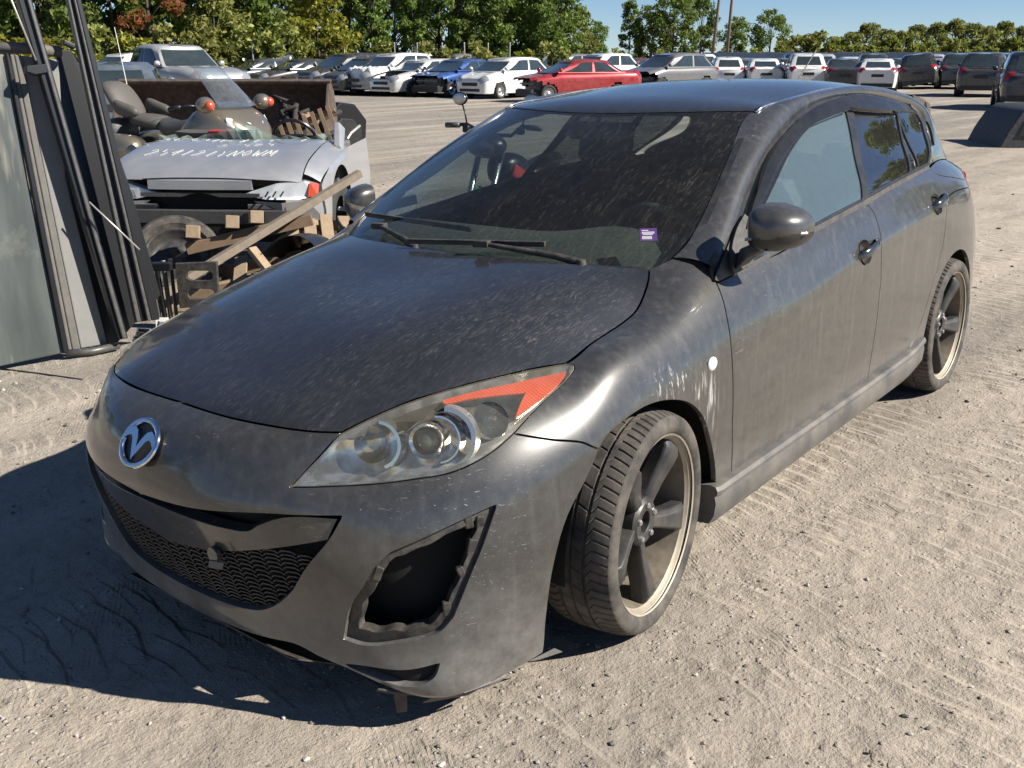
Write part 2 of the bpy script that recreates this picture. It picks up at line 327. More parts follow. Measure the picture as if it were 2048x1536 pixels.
RAIL=[[(0.2,-0.66,0.885),(0.245,-0.7,0.88),(0.29,-0.745,0.865),(0.34,-0.795,0.83)],
[(0.34,-0.668,0.957),(0.375,-0.725,0.955),(0.41,-0.772,0.935),(0.44,-0.8,0.895)],
[(0.557,-0.662,1.058),(0.595,-0.708,1.063),(0.63,-0.735,1.058),(0.664,-0.745,1.04)],
[(0.751,-0.628,1.165),(0.83,-0.672,1.185),(0.9,-0.683,1.187),(0.951,-0.675,1.175)],
[(0.95,-0.592,1.262),(1.06,-0.631,1.288),(1.16,-0.64,1.286),(1.245,-0.622,1.268)],
[(1.13,-0.56,1.34),(1.27,-0.598,1.363),(1.4,-0.61,1.355),(1.523,-0.592,1.33)],
[(1.4,-0.548,1.384),(1.58,-0.585,1.397),(1.73,-0.598,1.388),(1.889,-0.582,1.362)],
[(1.85,-0.538,1.409),(2.0,-0.578,1.41),(2.12,-0.595,1.388),(2.233,-0.582,1.354)],
[(2.35,-0.525,1.389),(2.48,-0.573,1.38),(2.58,-0.6,1.346),(2.678,-0.598,1.298)],
[(2.72,-0.508,1.349),(2.82,-0.57,1.325),(2.86,-0.612,1.281),(2.84,-0.63,1.22)],
[(3.0,-0.49,1.32),(3.05,-0.55,1.27),(3.0,-0.62,1.19),(2.8,-0.685,1.1)]]
GLASS=[ # x stations: rows below belt -> above rail
[(x,yb+.012,zb-.06),(x,yb,zb),(x,yb+.062,zb+.12),(x,yb+.128,zb+.24),(x,yb+.200,zb+.35)]
for x,yb,zb in ((.3,-.792,.88),(.6,-.806,.905),(.9,-.809,.94),(1.2,-.812,.972),(1.63,-.808,1.008),(2.0,-.794,1.032),(2.35,-.770,1.048),(2.7,-.737,1.06),(3.0,-.700,1.06))]
ROOF=[[(0.95,0,1.33),(0.96,-0.2,1.33),(0.98,-0.4,1.318),(1.06,-0.56,1.3)],
[(1.02,0,1.362),(1.035,-0.2,1.361),(1.07,-0.4,1.352),(1.13,-0.56,1.337)],
[(1.3,0,1.4072),(1.3,-0.2,1.4046),(1.31,-0.4,1.39),(1.33,-0.56,1.3706)],
[(1.7,0,1.437),(1.7,-0.2,1.434),(1.7,-0.4,1.419),(1.7,-0.55,1.398)],
[(2.1,0,1.442),(2.1,-0.2,1.439),(2.1,-0.4,1.423),(2.1,-0.54,1.4)],
[(2.5,0,1.422),(2.5,-0.2,1.419),(2.5,-0.4,1.403),(2.5,-0.525,1.378)],
[(2.85,0,1.3872),(2.85,-0.2,1.3836),(2.85,-0.4,1.367),(2.85,-0.505,1.3376)],
[(3.05,0,1.3584),(3.05,-0.2,1.3552),(3.05,-0.38,1.337),(3.05,-0.49,1.3042)]]
CPIL=[[(2.4,-0.752,1.045),(2.6,-0.73,1.075),(2.72,-0.69,1.12),(2.78,-0.64,1.2),(2.76,-0.605,1.28),(2.72,-0.57,1.33)],
[(2.62,-0.728,1.055),(2.76,-0.7,1.085),(2.86,-0.652,1.13),(2.92,-0.6,1.21),(2.92,-0.56,1.29),(2.9,-0.52,1.335)],
[(2.95,-0.682,1.045),(3.0,-0.656,1.08),(3.06,-0.612,1.13),(3.1,-0.556,1.21),(3.09,-0.515,1.28),(3.06,-0.48,1.325)],
[(3.2,-0.632,1.02),(3.2,-0.6088,1.06),(3.21,-0.5714,1.12),(3.22,-0.5176,1.19),(3.19,-0.482,1.26),(3.14,-0.448,1.31)],
[(3.36,-0.56,0.99),(3.35,-0.5356,1.04),(3.33,-0.4988,1.1),(3.3,-0.4592,1.17),(3.25,-0.434,1.24),(3.2,-0.406,1.29)]]
TR={'bumper':[[[0.0,0.8363],[0.186,0.8285],[0.3453,0.8188],[0.45,0.7962],[0.5083,0.7794]],[[0.5083,0.7794],[0.49,0.7211],[0.4594,0.6673],[0.4391,0.63]],[[0.4391,0.63],[0.5069,0.6278],[0.6332,0.6273],[0.7282,0.6352],[0.7929,0.6396],[0.8413,0.6504],[0.8922,0.6688],[0.9271,0.6867],[0.9429,0.6953]],[[0.9429,0.6944],[0.9835,0.6834],[1.0356,0.67],[1.1342,0.6429],[1.1948,0.603]],[[1.1948,0.603],[1.1584,0.5182],[1.0999,0.4147],[1.0642,0.3163],[1.0462,0.2404],[1.0401,0.14],[1.06,0.06]],[[1.06,0.06],[0.95,0.052],[0.86,0.048],[0.77,0.048],[0.69,0.052],[0.6,0.066],[0.55,0.075],[0.46,0.085]],[[0.46,0.085],[0.4,0.098],[0.3,0.085],[0.185,0.068],[0.09,0.064],[0.0,0.0665]],[[0.0,0.0665],[0.0,0.155]],[[0.0,0.155],[0.0082,0.1556],[0.1474,0.1589],[0.2859,0.1799],[0.3336,0.2056],[0.373,0.2356]],[[0.373,0.2356],[0.4322,0.2906],[0.5357,0.4391],[0.5728,0.5282]],[[0.5728,0.5282],[0.4638,0.5276],[0.3772,0.532],[0.2835,0.5294],[0.1777,0.5245],[0.0,0.5204]],[[0.0,0.5204],[0.0,0.8363]]],'fog':[[[0.9085,0.5225],[0.8883,0.5142],[0.8189,0.4803],[0.7408,0.4386],[0.6817,0.4073]],[[0.6817,0.4073],[0.6488,0.3705],[0.6103,0.3108],[0.5623,0.2443],[0.535,0.152]],[[0.535,0.152],[0.582,0.1478],[0.664,0.1668],[0.7236,0.1819],[0.7622,0.197],[0.7985,0.2341]],[[0.7985,0.2341],[0.841,0.3195],[0.8701,0.389],[0.8981,0.4825],[0.9085,0.5225]]],'lvent':[[[0.53,0.09],[0.58,0.099],[0.67,0.109],[0.757,0.124]],[[0.757,0.124],[0.745,0.105],[0.7,0.086],[0.66,0.079]],[[0.66,0.079],[0.6,0.081],[0.55,0.085],[0.53,0.09]]],'grille':[[[0.0,0.5204],[0.1777,0.5245],[0.2835,0.5294],[0.3772,0.532],[0.4638,0.5276],[0.5728,0.5282]],[[0.5728,0.5282],[0.5357,0.4391],[0.4322,0.2906],[0.373,0.2356]],[[0.373,0.2356],[0.3336,0.2056],[0.2859,0.1799],[0.1474,0.1589],[0.0082,0.1556],[0.0,0.155]],[[0.0,0.155],[0.0,0.5204]]],'headlight':[[[0.5083,0.7794],[0.5459,0.8077],[0.6072,0.8266],[0.7139,0.8294],[0.8339,0.8266],[0.9525,0.8286],[1.0732,0.8361],[1.1568,0.8261]],[[1.1568,0.8261],[1.1804,0.8108],[1.1677,0.7993]],[[1.1677,0.7993],[1.057,0.7578],[0.9895,0.7246],[0.9429,0.6953]],[[0.9429,0.6953],[0.9271,0.6867],[0.8922,0.6688],[0.8413,0.6504],[0.7929,0.6396],[0.7282,0.6352],[0.6332,0.6273],[0.5069,0.6278],[0.4391,0.63]],[[0.4391,0.63],[0.4594,0.6673],[0.49,0.7211],[0.5083,0.7794]]],'hood':[[[0.0676,0.0],[0.0626,0.1742],[0.0625,0.3488],[0.0584,0.458],[0.0533,0.5117]],[[0.0533,0.5117],[0.0801,0.5461],[0.113,0.5897],[0.1755,0.6383],[0.265,0.6716],[0.3486,0.712],[0.4571,0.7442],[0.5323,0.7587]],[[0.5323,0.7587],[0.6933,0.7334],[0.8512,0.7276],[0.9387,0.7261],[1.0023,0.714],[1.0548,0.6953],[1.0894,0.673]],[[1.093,0.6701],[1.0328,0.5303],[1.0096,0.4011],[1.0271,0.2345],[1.0386,0.0393],[1.0397,0.0]],[[1.0397,0.0],[0.0676,0.0]]],'fender':[[[1.1568,0.8261],[1.3496,0.8282],[1.5123,0.8272],[1.5989,0.8322],[1.6716,0.8486],[1.7292,0.8674],[1.7621,0.8838]],[[1.7651,0.8856],[1.8194,0.8745],[1.8836,0.8728],[1.9448,0.8831]],[[1.9448,0.8831],[1.9417,0.84],[1.942,0.806],[1.926,0.786],[1.9122,0.7644]],[[1.9122,0.7644],[1.8995,0.7266],[1.8785,0.6854],[1.8618,0.6165],[1.8801,0.5004],[1.8949,0.342],[1.9268,0.137]],[[1.9268,0.137],[1.8163,0.1752]],[[1.8163,0.1752],[1.802,0.2272],[1.7635,0.327],[1.7004,0.447],[1.6136,0.537],[1.5229,0.5939],[1.43,0.6237],[1.3145,0.6337],[1.2278,0.6257],[1.1948,0.603]],[[1.1948,0.603],[1.1342,0.6429],[1.0356,0.67],[0.9835,0.6834],[0.9429,0.6944]],[[0.9429,0.6953],[0.9895,0.7246],[1.057,0.7578],[1.1677,0.7993]],[[1.1677,0.7993],[1.1804,0.8108],[1.1568,0.8261]]],'front_door':[[[1.9122,0.7644],[1.9952,0.7693],[2.2034,0.8109],[2.4816,0.8436],[2.7519,0.8214],[3.0609,0.8225]],[[3.0609,0.8225],[3.077,0.7677],[3.082,0.6962],[3.0597,0.6088],[3.1026,0.5097],[3.0945,0.4501],[3.0933,0.3073],[3.087,0.1906],[3.0899,0.1504]],[[3.0899,0.1504],[2.9075,0.145],[2.4459,0.1389],[2.1318,0.1336],[1.9268,0.137]],[[1.9268,0.137],[1.8949,0.342],[1.8801,0.5004],[1.8618,0.6165],[1.8785,0.6854],[1.8995,0.7266],[1.9122,0.7644]]],'rear_door':[[[3.0609,0.8225],[3.4643,0.8311],[3.9464,0.8236]],[[3.9464,0.8236],[3.994,0.775],[4.9425,0.6547],[3.9204,0.6391],[3.8888,0.5766],[3.8748,0.51],[3.8129,0.4385],[3.7476,0.3662],[3.6901,0.2789],[3.6192,0.2001],[3.5704,0.167]],[[3.5704,0.167],[3.3462,0.1546],[3.0899,0.1504]],[[3.0899,0.1504],[3.087,0.1906],[3.0933,0.3073],[3.0945,0.4501],[3.1026,0.5097],[3.0597,0.6088],[3.082,0.6962],[3.077,0.7677],[3.0609,0.8225]]],'quarter':[[[3.5704,0.167],[3.6192,0.2001],[3.6901,0.2789],[3.7476,0.3662],[3.8129,0.4385],[3.8748,0.51],[3.8888,0.5766],[3.9204,0.6391],[4.9425,0.6547],[3.994,0.775],[3.9464,0.8236]],[[3.9464,0.8236],[4.214,0.8417],[4.4647,0.8424],[4.6627,0.841],[4.8238,0.8408]],[[4.8238,0.8408],[4.8968,0.6288],[4.862,0.4145],[4.8515,0.1205],[4.8111,0.0234]],[[4.8111,0.0234],[4.5153,0.0312]],[[4.5153,0.0312],[4.4595,0.1596]],[[4.4595,0.1596],[4.447,0.2476],[4.4106,0.331],[4.3533,0.3918],[4.2798,0.4339],[4.1949,0.4594],[4.1036,0.4681],[4.0118,0.4596],[3.9259,0.434],[3.8521,0.392],[3.7955,0.3307],[3.7599,0.2463],[3.7478,0.166]],[[3.7478,0.166],[3.719,0.1528],[3.5704,0.167]]],'rail_inner':[[0.183,0.2222],[0.2514,0.2313],[0.4303,0.2831],[0.7025,0.257],[0.9825,0.2511],[1.2366,0.2489],[1.5918,0.238],[1.9382,0.26],[2.3616,0.3015],[2.58,0.3503]],'rail_outer':[[0.1851,0.0301],[0.2461,0.0429],[0.4023,0.0251],[0.6907,0.011],[1.271,-0.0247]],'ws_edge':[[0.0695,0.6537],[0.1231,0.6735],[0.2544,0.6874],[0.5126,0.6832],[1.0114,0.6388]],'ws_top':[[1.0114,0.6388],[0.9674,0.4363],[0.9405,0.2441],[0.9284,0.0748]],'roof_front':[[0.1381,0.5274],[0.0904,0.3832],[0.0604,0.2163],[0.0454,0.0618]],'g_front':[[[0.3378,0.1794],[0.4276,0.2194],[0.644,0.3299],[0.8354,0.3927],[1.0633,0.4313],[1.3287,0.4563],[1.5251,0.4521]],[[1.5251,0.4521],[1.4582,0.3542],[1.3649,0.2015],[1.2732,0.0807]],[[1.2732,0.0807],[0.957,0.0844],[0.7376,0.0837],[0.3531,0.0921],[0.2041,0.0911]],[[0.2041,0.0911],[0.3378,0.1794]]],'g_rear':[[[1.5763,0.4159],[1.821,0.3916],[2.0684,0.3318]],[[2.0684,0.3318],[1.9664,0.1964],[1.881,0.0851]],[[1.881,0.0851],[1.5902,0.0873],[1.3351,0.0861]],[[1.3351,0.0861],[1.4615,0.2475],[1.5763,0.4159]]],'g_quarter':[[[2.0991,0.3407],[2.3856,0.2983],[2.4229,0.2578]],[[2.4229,0.2578],[2.3212,0.1507],[2.1925,0.0807]],[[2.1925,0.0807],[2.0373,0.0822]],[[2.0373,0.0822],[2.0643,0.1953],[2.0991,0.3407]]],'g_rearvent':[[[2.0705,0.3053],[2.0508,0.1971],[2.0262,0.0906]],[[2.0262,0.0906],[1.9041,0.0839]],[[1.9041,0.0839],[1.9923,0.193],[2.0705,0.3053]]],'frame':[[[0.1457,0.127],[0.2186,0.1531],[0.4007,0.2265],[0.6548,0.3421],[0.9311,0.4259],[1.2062,0.474],[1.5715,0.4761],[1.9,0.4388],[2.314,0.3445],[2.4652,0.2622],[2.397,0.18],[2.2641,0.1089],[2.1888,0.0697]],[[2.1888,0.0697],[1.7049,0.074],[1.3078,0.0698],[0.9978,0.0731],[0.7354,0.0772],[0.4511,0.0839],[0.2306,0.0839],[0.1663,0.0837],[0.1351,0.0904]],[[0.1351,0.0904],[0.1457,0.127]]],'sail':[[[0.4079,0.2162],[0.2738,0.1632],[0.1458,0.1001],[0.1339,0.0875],[0.1535,0.0792]],[[0.1535,0.0792],[0.2291,0.0795]],[[0.2291,0.0795],[0.3164,0.1354],[0.4271,0.189]],[[0.4271,0.189],[0.4079,0.2162]]],'visor_front':[[[0.3773,0.1771],[0.5089,0.2531],[0.6992,0.3506],[0.9386,0.4145],[1.1836,0.4561],[1.5391,0.4618]],[[1.5391,0.4618],[1.4728,0.4073]],[[1.4728,0.4073],[1.2625,0.4055],[1.069,0.3953],[0.8403,0.3395],[0.6369,0.2562],[0.5414,0.2187],[0.4847,0.2077]],[[0.4847,0.2077],[0.3773,0.1771]]],'visor_rear':[[[1.5227,0.4661],[1.8048,0.4243],[2.077,0.3625]],[[2.077,0.3625],[2.0859,0.3324]],[[2.0859,0.3324],[1.7806,0.3656],[1.5279,0.4064],[1.4858,0.4166]],[[1.4858,0.4166],[1.5227,0.4661]]],'mbase':[[[0.4156,0.2209],[0.3389,0.1925],[0.2628,0.1497],[0.2226,0.1117],[0.2208,0.0818]],[[0.2208,0.0818],[0.3356,0.0823]],[[0.3356,0.0823],[0.3964,0.1466],[0.4342,0.1956]],[[0.4342,0.1956],[0.4156,0.2209]]],'belt':[[[0.2415,0.081],[0.4505,0.0824],[0.7358,0.0789],[0.9982,0.0749],[1.3085,0.0736],[1.7055,0.076],[2.1795,0.071]],[[2.1795,0.071],[2.2071,0.0489]],[[2.2071,0.0489],[1.7059,0.057],[1.3102,0.0536],[0.9982,0.0563],[0.7342,0.0581],[0.447,0.0667],[0.2393,0.072]],[[0.2393,0.072],[0.2415,0.081]]],'cp_front':[[0.1658,-0.0327],[-0.0801,0.1577],[0.0671,0.2442],[0.0445,0.3193],[-0.0646,0.3806],[-0.1249,0.4312]],'amb1':[[[0.7539,0.811],[0.8565,0.8097],[0.9464,0.8086],[1.0604,0.8152],[1.1414,0.8126]],[[1.1414,0.8126],[1.0954,0.7869],[1.0201,0.7504],[0.9517,0.7241]],[[0.9517,0.7241],[0.9676,0.7488],[0.9912,0.7771]],[[0.9912,0.7771],[0.9189,0.7848],[0.832,0.7947],[0.7551,0.8024],[0.7539,0.811]]],'amb2':[[[0.9514,0.7213],[0.9276,0.7079],[0.8907,0.6885],[0.839,0.6708],[0.7888,0.6642],[0.7232,0.6612],[0.6686,0.6567]],[[0.6686,0.6567],[0.674,0.6488],[0.7256,0.6506],[0.7906,0.6538],[0.8571,0.6655],[0.9125,0.6881],[0.9505,0.713],[0.9514,0.7213]]],'bartop':[[0.0233,0.4684],[0.1566,0.4499],[0.265,0.4389],[0.3336,0.4411],[0.372,0.4743],[0.4305,0.5099],[0.4777,0.5184],[0.5602,0.5158]],'barbot':[[-0.0315,0.2952],[0.1762,0.3279],[0.3561,0.3746],[0.4572,0.4113],[0.5358,0.4425]]}
PT={'badge':([-0.0059,0.6931],[-0.9676,0.0058,0.6659],[-0.806,-0.034,0.591]),'signal':([1.7482,0.6155],[0.2921,-0.8727,0.7069],[-0.033,-0.99,0.141]),'handle_f':([2.9068,0.6411],[1.445,-0.8777,0.8506],[-0.026,-0.959,0.281]),'handle_r':([3.7694,0.6472],[2.3066,-0.8631,0.9224],[0.009,-0.914,0.406]),'tow':([0.2093,0.3314],[-0.9387,-0.2096,0.4196],[-0.955,-0.132,-0.265]),'sticker':([0.1831,0.5603],[0.4342,-0.5702,1.0266],[0.462,0.292,-0.838]),'proj':([0.7345,0.7195],[-0.6145,-0.6257,0.714],[-0.574,-0.586,0.571]),'high':([0.6112,0.7107],[-0.7063,-0.5398,0.6973],[-0.704,-0.688,0.174]),'turn':([0.9075,0.7428],[-0.4551,-0.7037,0.7469],[-0.302,-0.512,0.804]),'ref':([0.8246,0.733],[-0.5338,-0.6719,0.7331],[-0.4,-0.535,0.744]),'fogc':([0.7322,0.2913],[-0.7364,-0.6932,0.3804],[-0.733,-0.665,0.14])}
# ------------------------------------------------------------------ materials of the hatchback
def car_paint(name,base,flow=None,dust=.22,streak=.0,scratch=.0,flow_rot=0.,rivdens=1.,scrape=False):
    t=NT(name)
    fl=t.n('TexVoronoi',{'Vector':t.obj(),'Scale':1500.}); flc=t.ramp(fl.outputs['Distance'],[(.0,1.6),(.35,.75),(1,.6)])
    col=t.mix(1.,base,flc,blend='MULTIPLY')
    big=t.noise(2.2,5,.6); fine=t.noise(38.,5,.65)
    d=t.math('MULTIPLY',t.ramp(big,[(.25,.45),(.75,1.)]),t.ramp(fine,[(.3,.35),(.8,1.)]))
    d=t.math('MULTIPLY',d,dust)
    hgt=None
    if flow:
        wob=t.n('VectorMath',{0:t.obj(),1:t.n('VectorMath',{0:t.n('TexNoise',{'Vector':t.obj(),'Scale':26.,'Detail':3.}).outputs[1],1:(.022,.022,.022)},operation='MULTIPLY').outputs[0]},operation='ADD').outputs[0]
        vec=t.map(flow,(0,0,flow_rot),wob); msk=t.ramp(t.noise(2.3,4,.6),[(.36,0.),(.62,1.)])
        def contour(sc_,reps,wd,seed):
            nz=t.noise(sc_,2.,.45,t.n('VectorMath',{0:vec,1:(seed,seed*.7,0)},operation='ADD').outputs[0]); fr=t.math('FRACT',t.math('MULTIPLY',nz,reps)); return t.ramp(t.math('ABSOLUTE',t.math('SUBTRACT',fr,.5)),[(0,1),(wd,.25),(wd*2.2,0)])
        brk=t.ramp(t.noise(46.,3,.6),[(.38,.1),(.62,1)])
        ln=t.math('MULTIPLY',t.math('MULTIPLY',contour(1.,5.,.05,0.),brk),.19*rivdens); l2=t.math('MULTIPLY',contour(2.1,4.,.06,4.),.11*rivdens)
        d=t.math('ADD',d,t.math('MULTIPLY',t.math('MAXIMUM',ln,l2),msk),True)
        hgt=d
    if streak>0:
        vz=t.map((34,34,1.6)); st=t.noise(1.,4,.6,vz); st=t.ramp(st,[(.52,0),(.72,1)])
        d=t.math('ADD',d,t.math('MULTIPLY',st,streak),True)
    if scratch>0:
        vs=t.map((9,9,75),(0.1,.35,0)); sv=t.noise(3.,2,.5,vs,2.5); s1=t.ramp(sv,[(.69,0),(.715,1)])
        s2=t.ramp(t.noise(2.4,3,.5),[(.5,0),(.63,1)])
        sp=t.ramp(t.noise(160.,2,.5),[(.74,0),(.79,1)])
        scr=t.math('MAXIMUM',t.math('MULTIPLY',t.math('MULTIPLY',s1,s2),scratch),t.math('MULTIPLY',sp,.55*scratch))
    else: scr=None
    if scrape:
        for px_,r_ in (((.055,-.86,.705),.07),((.13,-.87,.70),.06),((.25,-.875,.60),.13)):
            dd=t.n('VectorMath',{0:t.obj(),1:px_},operation='DISTANCE').outputs['Value']; near_=t.ramp(t.math('DIVIDE',dd,r_),[(.35,1),(1.,0)])
            st_=t.ramp(t.noise(1.,3,.6,t.map((95,95,9),(0,R(-22),0)),.6),[(.56,0),(.64,1)]); scr=t.math('MAXIMUM',scr,t.math('MULTIPLY',t.math('MULTIPLY',st_,near_),.5))
    lz=t.n('SeparateXYZ',{0:t.obj()}).outputs[2]
    low=t.math('MULTIPLY',t.ramp(lz,[(.12,.42),(.42,0.)]),t.ramp(t.noise(9.,5,.7),[(.3,.2),(.7,1.)]))
    d=t.math('ADD',d,low,True)
    kw=dict(color=col,metal=.72,rough=.35,coat=1.,coat_rough=t.ramp(fine,[(.2,.05),(.9,.16)]))
    p=t.pbsdf(**kw)
    du=t.pbsdf(color=t.mix(fine,(.32,.31,.29),(.48,.47,.44)),rough=.92,spec=.15)
    sh=t.n('MixShader',{0:d,1:p,2:du}).outputs[0]
    if scr is not None:
        ss=t.pbsdf(color=(.62,.61,.58),rough=.6); sh=t.n('MixShader',{0:scr,1:sh,2:ss}).outputs[0]
    MATS[name]=t.done(sh); return MATS[name]
BASE=(.080,.079,.077)
car_paint('paint_side',BASE,dust=.11,streak=.06,scratch=.30,scrape=True)
car_paint('paint_hood',(.060,.063,.071),flow=(5.5,62,5),dust=.035)  # bluer than BASE: sky reflection tinted into the hood colour
car_paint('paint_roof',(.065,.068,.076),flow=(5,50,5),dust=.05,rivdens=.45)
car_paint('paint_bumper',BASE,dust=.10,streak=.04,scratch=.45)
car_paint('paint_plain',BASE,dust=.14)
simple('belt_trim',(.05,.052,.056),.25,dust=.25,vscale=8)
simple('black_plastic',(.018,.018,.019),.55,dust=.25,vscale=14)
simple('black_trim',(.018,.019,.021),.28,dust=.08,vscale=10)
simple('inner_black',(.006,.006,.006),.8)
simple('tyre_rubber',(.026,.025,.024),.8,dust=.36,vscale=5,bump=.12)
simple('rim_grey',(.035,.036,.038),.42,metal=.35,dust=.18,vscale=7)
simple('rim_lip',(.42,.37,.29),.5,metal=.5,dust=.55,vscale=12)
simple('rust',(.16,.055,.025),.9,vscale=40,var=.5)
simple('chrome',(.75,.76,.77),.12,metal=1.,var=.05)
simple('chrome_dull',(.55,.56,.57),.25,metal=.95,var=.15,dust=.15,vscale=20)
simple('seat_cloth',(.07,.07,.072),.9,vscale=60)
simple('dash_plastic',(.055,.06,.058),.75,vscale=30,dust=.3)
simple('brake_steel',(.22,.20,.18),.5,metal=.7,dust=.3)
simple('sill_paint',(.10,.10,.098),.45,metal=.3,dust=.45,vscale=3)
simple('rim_wall',(.15,.125,.09),.6,metal=.3,dust=.5,vscale=9)
simple('clear_white',(.66,.65,.60),.25,dust=.15)
simple('purple_print',(.07,.03,.13),.5,dust=.05); simple('white_print',(.6,.6,.62),.6)
def glass_mat(name,tint,dust=.12,flow=None,rough=.0,film=(.33,.31,.27),refl=1.5,clear=1.,graze=0.,flat=False):
    t=NT(name)
    g=t.n('BsdfTransparent',{0:tint}).outputs[0]; gl=t.n('BsdfGlossy',{'Color':(1,1,1),'Roughness':.015}).outputs[0]
    f0=((refl-1)/(refl+1))**2; fr=t.math('ADD',t.math('MULTIPLY',t.math('POWER',t.n('LayerWeight',{'Blend':.5}).outputs['Facing'],5.),1-f0),f0)
    sh=t.n('MixShader',{0:fr,1:g,2:gl}).outputs[0]
    fine=t.noise(30.,5,.65); big=t.noise(3.,4,.6)
    d=t.math('MULTIPLY',t.math('MULTIPLY',t.ramp(big,[(.3,.5),(.75,1)]),t.ramp(fine,[(.3,.5),(.8,1.)])),dust)
    if flat: d=t.math('MULTIPLY',t.ramp(fine,[(.2,.85),(.8,1.)]),dust)
    if flow:
        wob=t.n('VectorMath',{0:t.obj(),1:t.n('VectorMath',{0:t.n('TexNoise',{'Vector':t.obj(),'Scale':30.,'Detail':3.}).outputs[1],1:(.018,.018,.018)},operation='MULTIPLY').outputs[0]},operation='ADD').outputs[0]
        vec=t.map(flow,(0,0,0),wob); nz=t.noise(1.,2.,.45,vec); fr=t.math('FRACT',t.math('MULTIPLY',nz,5.)); ln=t.ramp(t.math('ABSOLUTE',t.math('SUBTRACT',fr,.5)),[(0,1),(.06,.3),(.14,0)])
        d=t.math('ADD',d,t.math('MULTIPLY',ln,t.ramp(t.noise(3.,4,.6),[(.35,.02),(.7,.12)])),True)
    sp=t.math('MULTIPLY',t.ramp(t.noise(210.,2,.5),[(.76,0),(.80,1)]),.25); d=t.math('MAXIMUM',d,sp)
    if graze: d=t.math('ADD',d,t.math('MULTIPLY',t.math('POWER',t.n('LayerWeight',{'Blend':.5}).outputs['Facing'],4.5),graze),True)
    du=t.pbsdf(color=film,rough=.95,spec=.1)
    MATS[name]=t.done(t.n('MixShader',{0:d,1:sh,2:du}).outputs[0]); return MATS[name]
glass_mat('windshield_glass',(.50,.58,.56),dust=.065,flow=(6,48,6))
glass_mat('door_glass',(.62,.68,.68),dust=.26,refl=1.7,film=(.24,.35,.40),flat=True)  # blue film: sky reflection mixed into the dust colour
glass_mat('rear_glass',(.16,.18,.18),dust=.06,refl=2.9)
glass_mat('lamp_lens',(.95,.92,.84),dust=.12,film=(.62,.58,.46),refl=1.45,graze=1.0)
glass_mat('visor_plastic',(.09,.09,.10),dust=.10,refl=1.5)
def amber():
    t=NT('amber'); wv=t.n('TexWave',{'Vector':t.obj(),'Scale':34.,'Distortion':2.},wave_type='BANDS').outputs[0]; a=t.pbsdf(color=t.mix(t.math('MULTIPLY',t.noise(22,3),wv),(.42,.05,.02),(.70,.11,.04)),rough=.3,coat=1.,normal=t.bump(wv,.12,.002)); MATS['amber']=t.done(a)
amber(); simple('tail_red',(.45,.02,.02),.2,coat=1.)
